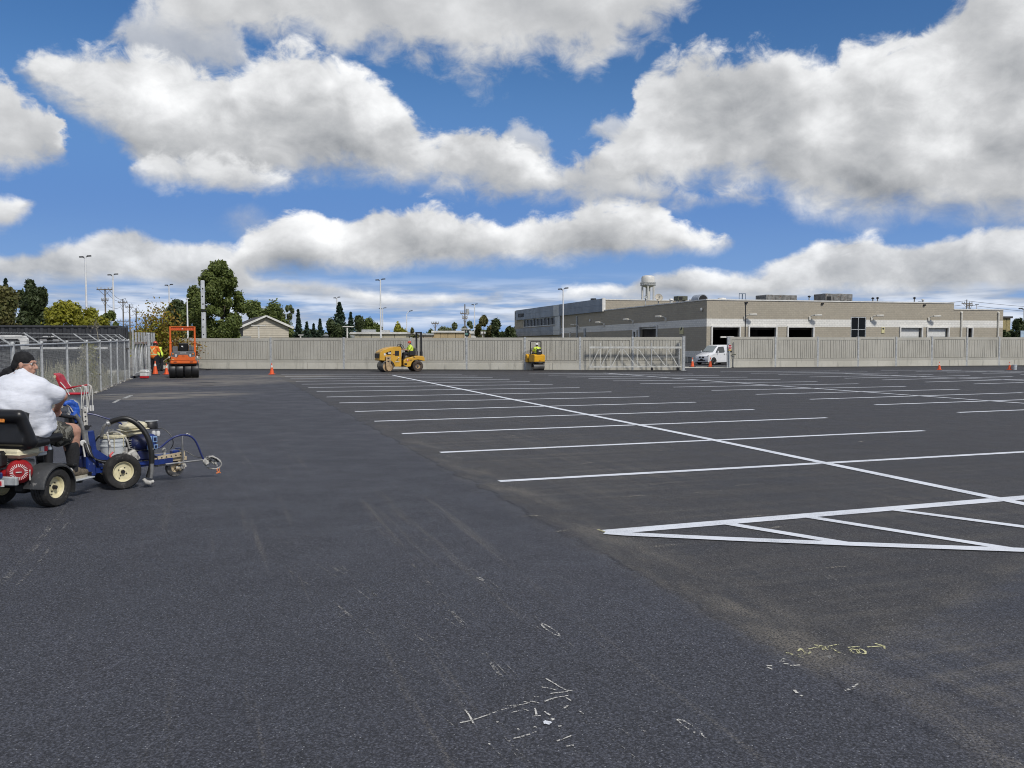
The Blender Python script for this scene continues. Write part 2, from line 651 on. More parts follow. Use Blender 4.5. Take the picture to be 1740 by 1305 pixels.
def glass(name, col=(0.02, 0.025, 0.03), rough=0.05, alpha=1.0):
    if name in MATS:
        return MATS[name]
    m = bpy.data.materials.new(name)
    m.use_nodes = True
    p = m.node_tree.nodes['Principled BSDF']
    p.inputs['Base Color'].default_value = (*col, 1)
    p.inputs['Roughness'].default_value = rough
    p.inputs['Specular IOR Level'].default_value = 0.8
    if alpha < 1:
        p.inputs['Alpha'].default_value = alpha
    MATS[name] = m
    return m


def leaf_mat(name, a, b, transl=0.25):
    if name in MATS:
        return MATS[name]
    m = bpy.data.materials.new(name)
    m.use_nodes = True
    t = m.node_tree
    t.nodes.clear()
    w = NT(t)
    g = w.n('ShaderNodeNewGeometry')
    n1 = w.noise(g.outputs['Position'], 0.6, 3.0, 0.6).outputs[0]
    f = w.m('ADD', w.m('MULTIPLY', g.outputs['Random Per Island'], 0.55), w.m('MULTIPLY', w.step(n1, 0.3, 0.7), 0.45))
    c = w.mix(f, (*a, 1), (*b, 1))
    d = w.n('ShaderNodeBsdfPrincipled', {'Base Color': c, 'Roughness': 0.55, 'Specular IOR Level': 0.3})
    tr = w.n('ShaderNodeBsdfTranslucent', {'Color': c})
    mx = w.n('ShaderNodeMixShader', {0: transl, 1: d.outputs[0], 2: tr.outputs[0]})
    w.n('ShaderNodeOutputMaterial', {'Surface': mx.outputs[0]})
    MATS[name] = m
    return m


# ------------------------------------------------------------------ one-surface bodies (people, cloth, seats)
def organic(name, prims, voxel, mats, parent=None, smooth=6, disp=None):
    """prims: ('c', p0, p1, r0, r1) tapered limbs and ('e', centre, radii[, rot]) masses, fused to one surface"""
    b = MB()
    for p in prims:
        if p[0] == 'c':
            _, p0, p1, r0, r1 = p
            p0, p1 = Vector(p0), Vector(p1)
            d = p1 - p0
            L = d.length
            d.normalize()
            pts, rs = [], []
            for k in range(5):
                a = math.pi / 2 * (1 - k / 4)
                pts.append(p0 - d * r0 * math.sin(a) * 0.999)
                rs.append(max(r0 * math.cos(a), 0.001))
            for k in range(5):
                a = math.pi / 2 * (k / 4)
                pts.append(p1 + d * r1 * math.sin(a) * 0.999)
                rs.append(max(r1 * math.cos(a), 0.001))
            b.tube(pts, rs, 14)
        elif p[0] == 'e':
            b.ell(p[1], p[2], 18, 12, p[3] if len(p) > 3 else None)
        elif p[0] == 'b':
            b.box(p[1], p[2], p[3] if len(p) > 3 else None)
    me = b.mesh('tmp', [])
    o = bpy.data.objects.new('tmp', me)
    COL.objects.link(o)
    md = o.modifiers.new('r', 'REMESH')
    md.mode = 'VOXEL'
    md.voxel_size = voxel
    md.use_smooth_shade = True
    if smooth:
        s = o.modifiers.new('s', 'SMOOTH')
        s.iterations = smooth
        s.factor = 0.5
    if disp:
        tx = bpy.data.textures.new('folds', 'CLOUDS')
        tx.noise_scale = disp[1]
        tx.noise_depth = 2
        d = o.modifiers.new('d', 'DISPLACE')
        d.texture = tx
        d.strength = disp[0]
        d.mid_level = 0.5
    dg = bpy.context.evaluated_depsgraph_get()
    me2 = bpy.data.meshes.new_from_object(o.evaluated_get(dg))
    bpy.data.objects.remove(o)
    bpy.data.meshes.remove(me)
    me2.name = name
    me2.materials.clear()
    for m in (mats if isinstance(mats, (list, tuple)) else [mats]):
        me2.materials.append(m)
    me2.polygons.foreach_set('use_smooth', [True] * len(me2.polygons))
    me2.polygons.foreach_set('material_index', [0] * len(me2.polygons))
    return mesh_obj(name, me2, parent)

# ------------------------------------------------------------------ places on vertical planes
def on_plane(px, py, P, d):
    """point where the sight line meets the vertical plane through P with horizontal direction d"""
    r = ray(px, py)
    d = Vector((d[0], d[1], 0)).normalized()
    nrm = Vector((-d.y, d.x, 0))
    t = nrm.dot(Vector((P[0], P[1], 0)) - Vector((0, 0, 0))) / nrm.dot(Vector((r.x, r.y, 0)))
    return Vector((r.x * t, r.y * t, CAMH + r.z * t))


LV = Vector((-0.328, 0.945, 0))            # direction of the parking rows
LU = Vector((0.945, 0.328, 0))             # direction of the stall lines


# ------------------------------------------------------------------ ground and asphalt
def asphalt_material():
    m = bpy.data.materials.new('asphalt')
    m.use_nodes = True
    t = m.node_tree
    t.nodes.clear()
    w = NT(t)
    pos = w.n('ShaderNodeNewGeometry').outputs['Position']
    sp = w.n('ShaderNodeSeparateXYZ', {0: pos}).outputs
    u = w.m('ADD', w.m('MULTIPLY', sp[0], 0.945), w.m('MULTIPLY', sp[1], 0.328))
    v = w.m('ADD', w.m('MULTIPLY', sp[0], -0.328), w.m('MULTIPLY', sp[1], 0.945))
    uv = w.comb(u, v, 0.0)
    n_big = w.noise(pos, 0.22, 4.0, 0.55).outputs[0]
    n_mid = w.noise(pos, 1.6, 5.0, 0.6).outputs[0]
    n_fine = w.noise(pos, 64.0, 3.0, 0.75).outputs[0]
    n_grit = w.noise(pos, 230.0, 2.0, 0.6).outputs[0]
    # streaks along the rows and the rolling direction
    st = w.noise(w.comb(w.m('MULTIPLY', u, 5.0), w.m('MULTIPLY', v, 0.16), 0.0), 1.0, 6.0, 0.65).outputs[0]
    st2 = w.noise(w.comb(w.m('MULTIPLY', u, 0.22), w.m('MULTIPLY', v, 4.2), 0.0), 1.0, 5.0, 0.65).outputs[0]
    # seam between the two mats of asphalt
    s = w.m('SUBTRACT', w.m('ADD', u, w.m('MULTIPLY', w.m('SUBTRACT', n_mid, 0.5), 0.35)), 3.42)
    s2 = w.m('SUBTRACT', w.m('SUBTRACT', v, w.m('MULTIPLY', w.m('SUBTRACT', u, 3.5), 0.42)), w.m('MULTIPLY_ADD', n_mid, 0.5, 4.05))
    new = w.m('MULTIPLY', w.step(s, -0.06, 0.10), w.step(s2, -0.05, 0.1))
    c_left = w.mix(w.step(n_big, 0.3, 0.7), (0.044, 0.047, 0.058, 1), (0.055, 0.058, 0.071, 1))
    c_right = w.mix(w.step(n_mid, 0.3, 0.7), (0.041, 0.041, 0.044, 1), (0.054, 0.053, 0.055, 1))
    c = w.mix(new, c_left, c_right)
    c = w.mix(w.m('MULTIPLY', w.step(st2, 0.45, 0.75), w.m('MULTIPLY', w.step(u, 3.3, 4.5), 0.35)), c, (0.085, 0.081, 0.075, 1))
    # aggregate: every stone its own tone
    st_v = w.n('ShaderNodeTexVoronoi', {'Vector': pos, 'Scale': 78.0}, feature='F1')
    st_r = w.n('ShaderNodeSeparateColor', {0: st_v.outputs['Color']}).outputs[1]
    tone = w.m('MULTIPLY', w.m('MULTIPLY_ADD', st_r, 1.40, 0.58), w.step(st_v.outputs['Distance'], 0.62, 0.30, 0.55, 1.0))
    c = w.n('ShaderNodeVectorMath', {0: c, 'Scale': tone}, operation='SCALE').outputs[0]
    c = w.mix(w.step(n_fine, 0.50, 0.38, 0.0, 0.75), c, (0.014, 0.014, 0.016, 1))
    c = w.mix(w.step(n_fine, 0.58, 0.70, 0.0, 0.75), c, (0.13, 0.13, 0.135, 1))
    vor = w.n('ShaderNodeTexVoronoi', {'Vector': pos, 'Scale': 62.0}, feature='F1')
    rnd = w.n('ShaderNodeSeparateColor', {0: vor.outputs['Color']}).outputs[0]
    chip = w.m('MULTIPLY', w.step(rnd, 0.84, 0.87), w.step(vor.outputs['Distance'], 0.30, 0.12))
    c = w.mix(w.m('MULTIPLY', chip, w.step(rnd, 0.85, 1.0, 0.15, 0.75)), c, (0.40, 0.41, 0.42, 1))
    # dust: along the seam, over the worn stalls, a wash of sand by the roller
    fall = w.step(w.m('ABSOLUTE', w.m('SUBTRACT', s, 0.28)), 0.0, 0.55, 1.0, 0.0)
    seam_d = w.m('MULTIPLY', fall, w.step(w.noise(w.comb(w.m('MULTIPLY', u, 2.4), w.m('MULTIPLY', v, 0.7), 0.0), 1.0, 6.0, 0.7).outputs[0], 0.40, 0.72))
    near = w.step(v, 26.0, 9.0)
    dust = w.m('MULTIPLY', w.m('MULTIPLY', seam_d, near), w.m('MULTIPLY', w.step(n_fine, 0.40, 0.56), 0.8))
    stall = w.m('MULTIPLY', w.m('MULTIPLY', w.step(u, 3.4, 4.0), w.step(u, 12.0, 5.0)), w.step(v, 30.0, 6.0))
    stall = w.m('MULTIPLY', stall, w.m('MULTIPLY', w.step(n_big, 0.35, 0.62), w.step(w.m('ADD', w.m('MULTIPLY', st, 0.5), w.m('MULTIPLY', st2, 0.5)), 0.40, 0.64)))
    dust = w.m('MAXIMUM', dust, w.m('MULTIPLY', stall, w.step(n_fine, 0.38, 0.62, 0.12, 0.5)))
    cross = w.m('MULTIPLY', w.step(w.m('ABSOLUTE', s2), 0.0, 0.35, 1.0, 0.0), w.m('MULTIPLY', w.step(s, 0.0, 0.3), w.step(n_mid, 0.4, 0.65)))
    dust = w.m('MAXIMUM', dust, w.m('MULTIPLY', cross, w.step(n_fine, 0.40, 0.62, 0.02, 0.45)))

    def blob(px, py, ru, rv, rot=0.0):
        g = G(px, py)
        a = w.m('SUBTRACT', sp[0], g.x)
        b = w.m('SUBTRACT', sp[1], g.y)
        ca, sa = math.cos(rot), math.sin(rot)
        p = w.m('DIVIDE', w.m('ADD', w.m('MULTIPLY', a, ca), w.m('MULTIPLY', b, sa)), ru)
        q = w.m('DIVIDE', w.m('ADD', w.m('MULTIPLY', a, -sa), w.m('MULTIPLY', b, ca)), rv)
        return w.step(w.m('ADD', w.m('MULTIPLY', p, p), w.m('MULTIPLY', q, q)), 0.0, 1.0, 1.0, 0.0)
    wash = w.m('MAXIMUM', w.m('MAXIMUM', blob(290, 671, 3.4, 2.2, 0.4), blob(360, 650, 5.5, 3.6, 0.7)), w.m('MAXIMUM', blob(425, 640, 5.5, 3.0, 0.2), blob(250, 676, 3.2, 1.2, 0.15)))
    ws = w.noise(w.comb(w.m('MULTIPLY', sp[0], 0.55), w.m('MULTIPLY', w.m('SUBTRACT', sp[1], w.m('MULTIPLY', sp[0], 0.5)), 1.3), 0.0), 1.0, 6.0, 0.68).outputs[0]
    dust = w.m('MAXIMUM', dust, w.m('MULTIPLY', wash, w.step(ws, 0.36, 0.60, 0.0, 0.75)))
    lane = w.m('MULTIPLY', w.m('MULTIPLY', w.step(u, 3.4, 2.2), w.step(u, -1.5, 0.6)), w.step(v, 22.0, 10.0))
    track = w.m('MULTIPLY', w.m('MULTIPLY', lane, w.step(st, 0.56, 0.70)), w.step(n_fine, 0.44, 0.60, 0.0, 0.55))
    dust = w.m('MAXIMUM', dust, track)
    c = w.mix(w.m('MULTIPLY', dust, 0.8), c, (0.245, 0.22, 0.175, 1))
    hgt = w.m('ADD', w.m('MULTIPLY', n_fine, 0.7), w.m('MULTIPLY', n_grit, 0.3))
    edge = w.step(s, -0.03, 0.05, 0.0, 3.0)
    bmp = w.n('ShaderNodeBump', {'Height': w.m('ADD', hgt, edge), 'Strength': 0.9, 'Distance': 0.009})
    rg = w.step(n_mid, 0.3, 0.7, 0.62, 0.80)
    p = w.n('ShaderNodeBsdfPrincipled', {'Base Color': c, 'Roughness': rg, 'Specular IOR Level': 0.42, 'Normal': bmp.outputs[0]})
    w.n('ShaderNodeOutputMaterial', {'Surface': p.outputs[0]})
    return m


def paint_material(name, col, wear):
    m = bpy.data.materials.new(name)
    m.use_nodes = True
    t = m.node_tree
    t.nodes.clear()
    w = NT(t)
    pos = w.n('ShaderNodeNewGeometry').outputs['Position']
    n1 = w.noise(pos, 110.0, 3.0, 0.7).outputs[0]
    n2 = w.noise(pos, 2.2, 4.0, 0.6).outputs[0]
    f = w.step(w.m('ADD', n1, w.m('MULTIPLY', w.m('SUBTRACT', n2, 0.5), 0.35)), wear, wear + 0.08)
    c = w.mix(f, (*col, 1), (0.06, 0.06, 0.064, 1))
    c = w.mix(w.step(n2, 0.4, 0.75, 0.0, 0.35), c, tuple(x * 0.7 for x in col))
    b = w.n('ShaderNodeBump', {'Height': n1, 'Strength': 0.5, 'Distance': 0.004})
    p = w.n('ShaderNodeBsdfPrincipled', {'Base Color': c, 'Roughness': 0.55, 'Normal': b.outputs[0]})
    w.n('ShaderNodeOutputMaterial', {'Surface': p.outputs[0]})
    return m


def scuff_material(name, col, thr, scale=60.0):
    """thin broken film of dust or chalk: gaps between the grains let the asphalt through"""
    m = bpy.data.materials.new(name)
    m.use_nodes = True
    t = m.node_tree
    t.nodes.clear()
    w = NT(t)
    pos = w.n('ShaderNodeNewGeometry').outputs['Position']
    n1 = w.noise(pos, scale, 4.0, 0.75).outputs[0]
    n2 = w.noise(pos, 3.0, 3.0, 0.6).outputs[0]
    f = w.step(w.m('ADD', n1, w.m('MULTIPLY', w.m('SUBTRACT', n2, 0.5), 0.5)), thr, thr + 0.10)
    d = w.n('ShaderNodeBsdfDiffuse', {'Color': (*col, 1)})
    tr = w.n('ShaderNodeBsdfTransparent')
    mx = w.n('ShaderNodeMixShader', {0: f, 1: tr.outputs[0], 2: d.outputs[0]})
    w.n('ShaderNodeOutputMaterial', {'Surface': mx.outputs[0]})
    return m


def sheet(name, pts, z, m, parent=None, kind=None):
    b = MB()
    b.add([(p[0], p[1], z) for p in pts], [tuple(range(len(pts)))])
    return mesh_obj(name, b.mesh(name, m), parent, kind)


M_ASPH = asphalt_material()
M_GRASS = mat('grass_field', (0.075, 0.085, 0.035), 0.9, var=0.4, vscale=0.35, bump=0.6, bscale=18, col2=(0.10, 0.092, 0.05), space='World')
M_GRAVEL = mat('gravel_yard', (0.20, 0.19, 0.17), 0.9, var=0.3, vscale=1.2, bump=0.8, bscale=30, col2=(0.12, 0.115, 0.10), space='World')
M_FRESH = mat('fresh_asphalt', (0.018, 0.018, 0.020), 0.7, var=0.2, vscale=3, bump=0.4, bscale=90, space='World')
M_LINE = paint_material('line_paint', (0.68, 0.71, 0.75), 0.60)
M_LINE_OLD = paint_material('faded_line_paint', (0.45, 0.45, 0.42), 0.50)
M_CHALK = scuff_material('yellow_chalk', (0.60, 0.58, 0.34), 0.43)
M_WCHALK = scuff_material('white_chalk', (0.54, 0.53, 0.49), 0.45)
M_SCUFF = scuff_material('pale_scuff', (0.34, 0.32, 0.28), 0.52)
M_DUST = scuff_material('tyre_dust', (0.27, 0.265, 0.255), 0.56)

ground = sheet('ground', [(-1500, -400), (1500, -400), (1500, 3500), (-1500, 3500)], -0.03, M_GRASS, kind='structure')
yard = sheet('gravel_yard', [(-90, 4), (-9, 4), (-9, 14), (-18.6, 43.5), (-21.5, 58), (-60, 140), (-160, 140)], -0.012, M_GRAVEL, kind='structure')
lot = sheet('parking_lot', [(-10.0, -12), (60, -12), (95, 70), (70, 110), (10, 130), (-3, 66), (-23.5, 57), (-20.9, 50), (-19.3, 45), (-18.4, 42.0), (-15.0, 32.2), (-11.6, 21.4), (-9.6, 14)], 0.0, M_ASPH, kind='structure')


def ribbon(name, pts, wd, m, z=0.004, parent=lot, jitter=0.05, taper=False):
    P = [Vector((p[0], p[1], 0)) for p in pts]
    if len(P) == 2:
        n = max(2, int((P[1] - P[0]).length / 0.6))
        P = [P[0].lerp(P[1], i / n) for i in range(n + 1)]
    vs, fs = [], []
    N = len(P)
    for i, p in enumerate(P):
        d = (P[min(i + 1, N - 1)] - P[max(i - 1, 0)]).normalized()
        s = Vector((-d.y, d.x, 0))
        k = wd / 2 * (1 + random.uniform(-jitter, jitter))
        if taper:
            k *= 0.25 + 0.75 * math.sin(math.pi * (i + 0.5) / N)
        vs += [(p + s * k).to_tuple()[:2] + (z,), (p - s * k).to_tuple()[:2] + (z,)]
    for i in range(N - 1):
        fs.append((2 * i, 2 * i + 1, 2 * i + 3, 2 * i + 2))
    me = bpy.data.meshes.new(name)
    me.from_pydata(vs, [], fs)
    me.materials.append(m)
    return mesh_obj(name, me, parent)


STALLS = [
    # first row, left end to right end
    (477.6, 636, 785, 636), (484.8, 640, 811, 639), (493.4, 643.7, 837, 641.4), (502.9, 648, 866, 644.8), (512.6, 653, 900, 648.6),
    (524, 658.6, 939, 653.2), (538, 665.5, 984.6, 658.8), (555, 674.7, 1039, 666), (576.7, 684.8, 1102.9, 674.3), (603, 699.4, 1181.7, 683.6),
    (636, 716, 1281, 696), (683, 737, 1405, 710), (748, 769, 1570, 732), (848, 818, 1812, 764),
    # second row
    (898.6, 635.5, 1139, 633.4), (932, 637.7, 1178, 635.5), (964, 640.8, 1222, 637.7), (1000, 643.6, 1270, 641), (1042, 647.3, 1326.4, 644.8),
    (1088, 652.3, 1388.6, 648.6), (1144, 657.9, 1458.7, 652.2), (1209, 663.5, 1538.9, 656.7), (1284.6, 670.2, 1630.6, 661.5),
    (1376, 678.6, 1737.8, 667.3), (1487, 688, 1880, 674.5), (1628, 701, 2060, 684), (1812, 718, 2290, 697),
    # third row
    (1224, 631.9, 1426, 630.3), (1275.6, 634.5, 1474, 632), (1322.6, 636.4, 1526, 633.8), (1376, 640.6, 1585, 636.7), (1435, 642.8, 1648, 638),
    (1499.6, 645.7, 1720.7, 640), (1572.6, 649.3, 1805, 642.5), (1655, 652.5, 1900, 645.5), (1752, 658, 2010, 649.5),
    # fourth row
    (1497, 629.3, 1634, 629.0), (1555.6, 631, 1706, 630.2), (1609, 632.5, 1780, 631), (1669, 634.5, 1850, 632.5), (1734, 636.5, 1920, 634),
]
for a in STALLS:
    ribbon('stall_line', [G(a[0], a[1]), G(a[2], a[3])], 0.15, M_LINE)
ribbon('centre_line', [G(668, 638), G(1200, 745.5), G(1400, 787), G(1740, 857), G(2000, 912)], 0.17, M_LINE, 0.008)
ribbon('centre_line', [G(1026, 634), G(1240, 650), G(1740, 685.6), G(1980, 703)], 0.17, M_LINE, 0.008)
ribbon('centre_line', [G(1431, 635), G(1740, 647), G(1980, 657)], 0.17, M_LINE, 0.008)
ribbon('centre_line', [G(1600, 629.5), G(1760, 634.5)], 0.17, M_LINE, 0.008)
# painted island at the near end of the first row
ribbon('island_edge_line', [G(1030, 905), G(1740, 846), G(2050, 822)], 0.20, M_LINE, 0.006)
ribbon('island_edge_line', [G(1028, 906), G(1060, 908.5), G(1240, 917), G(1443, 925.5), G(1740, 936), G(2000, 944)], 0.16, M_LINE, 0.010)
ribbon('island_hatch_line', [G(1226, 889), G(1443, 925)], 0.13, M_LINE, 0.008)
ribbon('island_hatch_line', [G(1366, 878), G(1726, 935)], 0.13, M_LINE, 0.008)
ribbon('island_hatch_line', [G(1512, 866), G(1740, 896), G(2000, 931)], 0.13, M_LINE, 0.008)
ribbon('layout_tick', [G(1016, 900.5), G(1031, 905.5)], 0.025, M_CHALK, 0.006)
ribbon('old_stall_line', [G(160, 671.6), G(230, 669.2)], 0.11, M_LINE_OLD)
ribbon('old_stall_line', [G(193, 684.5), G(203, 679)], 0.10, M_LINE_OLD)
ribbon('old_stall_line', [G(211, 677), G(223, 672)], 0.13, M_LINE_OLD)

for a in ((338, 650.5, 366, 649.5), (343, 655.5, 363, 654.8), (322, 659.6, 338, 659)):
    ribbon('dark_patch', [G(a[0], a[1]), G(a[2], a[3])], .28, M_FRESH)
# hand-drawn layout marks
def hand(pts, wd, m, ox, oy, sc, nm='chalk_mark'):
    P = [G(ox + x / sc, oy + y / sc) for x, y in pts]
    if len(P) > 2:
        P = spline(P, 4)
    ribbon(nm, P, wd, m, 0.005, jitter=0.25)


H1 = (1280, 1060, 6.692)
for pts in ([(370, 338), (430, 346)], [(410, 345), (490, 368), (570, 392)], [(505, 318), (540, 290), (580, 325), (612, 352), (650, 326)], [(520, 380), (530, 355), (590, 350)],
            [(630, 292), (800, 262)], [(690, 246), (800, 264)], [(800, 264), (796, 302)], [(800, 264), (846, 306)], [(800, 264), (856, 282)], [(770, 262), (765, 290)],
            [(848, 262), (970, 240)], [(850, 262), (920, 302), (990, 340)],
            [(1072, 276), (1205, 265)], [(1295, 272), (1484, 257)], [(1383, 231), (1484, 257)], [(1484, 257), (1492, 292)],
            [(1100, 296), (1140, 297), (1180, 312), (1192, 345), (1160, 344), (1115, 322), (1098, 298)],
            [(1186, 300), (1230, 297), (1270, 318), (1276, 347), (1240, 346), (1200, 326), (1186, 300)]):
    hand(pts, 0.014, M_CHALK, *H1)
for pts in ([(985, 336), (1062, 363)], [(820, 385), (915, 372)], [(865, 382), (875, 402)], [(148, 482), (216, 486)], [(152, 500), (186, 512), (220, 526)],
            [(345, 462), (405, 464)], [(420, 482), (530, 476)], [(310, 440), (345, 404), (350, 440)], [(1040, 768), (1130, 740)], [(1130, 730), (1190, 690)], [(465, 760), (500, 796)], [(535, 820), (560, 832)]):
    hand(pts, 0.015, M_WCHALK, *H1)
H2 = (740, 1140, 6.214)
for pts in ([(258, 556), (380, 530), (560, 470), (720, 412), (860, 384)], [(720, 378), (890, 366), (990, 342)], [(310, 420), (345, 460), (385, 530), (405, 575)],
            [(1000, 326), (1090, 346)], [(930, 330), (985, 345)], [(1040, 282), (1090, 280)], [(1120, 178), (1210, 192), (1290, 214)], [(1165, 88), (1260, 142), (1370, 206), (1470, 218)],
            [(1150, 330), (1260, 292), (1400, 268)], [(1190, 250), (1300, 236), (1400, 228)], [(1380, 290), (1430, 322)], [(1150, 436), (1210, 476)], [(1050, 400), (1066, 470)],
            [(820, 722), (920, 700), (1050, 658)], [(1355, 404), (1400, 372)], [(870, 615), (880, 635)], [(1020, 486), (1110, 480)], [(800, 450), (880, 428)], [(920, 405), (985, 430)],
            [(1510, 420), (1560, 465)], [(1280, 750), (1440, 690)], [(1380, 805), (1460, 792)]):
    hand(pts, 0.010, M_WCHALK, *H2)
for cx, cy, r in ((1182, 556, 0.026), (1228, 520, 0.016), (1315, 594, 0.011), (1048, 606, 0.012), (775, 748, 0.010), (568, 783, 0.008), (655, 550, 0.008), (1050, 655, 0.010)):
    g = G(740 + cx / 6.214, 1140 + cy / 6.214)
    pl = [(g.x + r * math.cos(a) * random.uniform(0.7, 1.1), g.y + r * math.sin(a) * random.uniform(0.6, 1.1)) for a in np.linspace(0, 6.283, 11)[:-1]]
    sheet('paint_drip', pl, 0.006, M_LINE if r > .02 else M_WCHALK, lot)
for (x0, y0, x1, y1) in ((920.7, 1061, 950.6, 1082), (1152.6, 1224, 1192, 1250), (810, 981.5, 821, 987), (720, 916, 727, 921)):
    a, b = G(x0, y0), G(x1, y1)
    d = b - a
    s = Vector((-d.y, d.x, 0)).normalized() * 0.022 * min(1, d.length / 0.3 + .3)
    loop = [a.lerp(b, (1 - math.cos(t)) / 2) + s * math.sin(t) for t in np.linspace(0, 2 * math.pi, 21)]
    ribbon('layout_ring', loop, 0.012, M_WCHALK, 0.006, jitter=0.4)
a, b = G(1192, 1250), G(1200, 1256)
ribbon('layout_tick', [a, b], 0.008, M_WCHALK, 0.006)
TRACKS = [([(329, 684), (337, 716), (348, 736), (363, 758), (378, 778), (398, 806), (425, 836)], 0.05), ([(372, 706), (390, 734), (407, 758), (424, 780), (452, 812), (485, 848)], 0.06),
          ([(410, 869), (470, 920), (516, 956), (599, 1011), (691, 1085), (741, 1122), (792, 1163)], 0.05), ([(640, 895), (700, 960), (760, 1030), (829, 1122), (870, 1175)], 0.035),
          ([(723, 917), (770, 950), (820, 984), (879, 1030), (934, 1076), (1000, 1125), (1063, 1186)], 0.03), ([(562, 1057), (610, 1092), (668, 1140)], 0.035),
          ([(677, 984), (730, 1018), (783, 1053), (840, 1108), (898, 1168)], 0.03), ([(836, 1252), (862, 1275), (888, 1302), (905, 1320)], 0.03), ([(930, 1281), (946, 1291), (964, 1304), (985, 1325)], 0.025),
          ([(143, 853), (120, 885), (94, 923), (63, 962), (30, 995), (-20, 1050)], 0.10), ([(478, 870), (560, 940), (640, 1010), (700, 1064)], 0.03), ([(1000, 1180), (1060, 1230), (1130, 1300)], 0.03),
          ([(20, 905), (140, 884), (260, 872), (400, 866)], 0.05), ([(0, 930), (60, 912), (180, 900)], 0.03), ([(430, 700), (462, 730), (490, 768)], 0.05), ([(655, 1120), (730, 1170), (800, 1225)], 0.02),
          ([(950, 1210), (1040, 1270), (1090, 1310)], 0.02), ([(1290, 905), (1420, 985), (1600, 1100), (1740, 1180)], 0.03), ([(1500, 1090), (1620, 1130), (1760, 1170)], 0.02)]
for pts, wd in TRACKS:
    P_ = spline([G(*p) for p in pts], 8)
    for k in range(3):
        o_ = Vector((random.uniform(-1, 1) * wd * 1.4, random.uniform(-.3, .3), 0))
        a_ = random.randint(0, len(P_) // 3) if k else 0
        ribbon('tyre_mark', [p + o_ for p in P_[a_:]], wd * (.30 if k else .42), M_DUST, 0.0043 + .0001 * k, jitter=0.4, taper=True)
for (x0, y0, x1, y1) in ((860, 742, 905, 738), (905, 765, 960, 760), (1095, 826, 1130, 823), (1180, 838, 1230, 834), (1060, 845, 1110, 842), (1250, 826, 1290, 823), (870, 880, 930, 876), (1110, 930, 1150, 926),
                         (1260, 880, 1330, 874), (1405, 966, 1442, 963), (985, 790, 1010, 786), (1455, 752, 1490, 749), (1300, 900, 1350, 893), (940, 905, 985, 900), (1090, 770, 1140, 765)):
    ribbon('scuff', spline([G(x0, y0), G((x0 + x1) / 2, (y0 + y1) / 2 - 1), G(x1, y1)], 3), 0.045, M_SCUFF, 0.0045, jitter=0.6, taper=True)

# ------------------------------------------------------------------ concrete walls
def concrete(name, col, col2, stain):
    m = bpy.data.materials.new(name)
    m.use_nodes = True
    t = m.node_tree
    t.nodes.clear()
    w = NT(t)
    pos = w.n('ShaderNodeNewGeometry').outputs['Position']
    sp = w.n('ShaderNodeSeparateXYZ', {0: pos}).outputs
    n1 = w.noise(pos, 0.7, 5.0, 0.6).outputs[0]
    n2 = w.noise(w.comb(w.m('MULTIPLY', sp[0], 3.2), w.m('MULTIPLY', sp[1], 3.2), w.m('MULTIPLY', sp[2], 0.5)), 1.0, 5.0, 0.65).outputs[0]
    n3 = w.noise(pos, 26.0, 4.0, 0.6).outputs[0]
    c = w.mix(w.step(n1, 0.3, 0.7), (*col, 1), (*col2, 1))
    c = w.mix(w.step(n2, 0.52, 0.78, 0.0, stain), c, tuple(x * 0.35 for x in col))
    c = w.mix(w.step(n3, 0.35, 0.7, 0.0, 0.22), c, tuple(x * 0.6 for x in col))
    b = w.n('ShaderNodeBump', {'Height': n3, 'Strength': 0.4, 'Distance': 0.01})
    p = w.n('ShaderNodeBsdfPrincipled', {'Base Color': c, 'Roughness': 0.85, 'Specular IOR Level': 0.3, 'Normal': b.outputs[0]})
    w.n('ShaderNodeOutputMaterial', {'Surface': p.outputs[0]})
    return m


M_WALL = concrete('precast_concrete', (0.45, 0.435, 0.38), (0.38, 0.365, 0.315), 0.5)
M_BASE = concrete('footing_concrete', (0.56, 0.54, 0.47), (0.46, 0.445, 0.38), 0.9)
M_GALV = mat('galvanised_steel', (0.44, 0.455, 0.455), 0.45, metal=0.1, var=0.2, vscale=9)
M_GALVD = mat('weathered_steel_post', (0.42, 0.44, 0.44), 0.55, metal=0.1, var=0.25, vscale=7)
M_WHITE = mat('white_gate_paint', (0.56, 0.56, 0.52), 0.5, var=0.2, vscale=5, spots=(14, 0.70, (0.30, 0.22, 0.15)))
M_BLACK = mat('black_plastic', (0.012, 0.012, 0.013), 0.5, var=0.2)
M_RUBBER = mat('tyre_rubber', (0.020, 0.019, 0.018), 0.8, var=0.3, vscale=14, bump=0.3, bscale=60, spots=(22, 0.62, (0.055, 0.052, 0.047)))

WH = 2.0


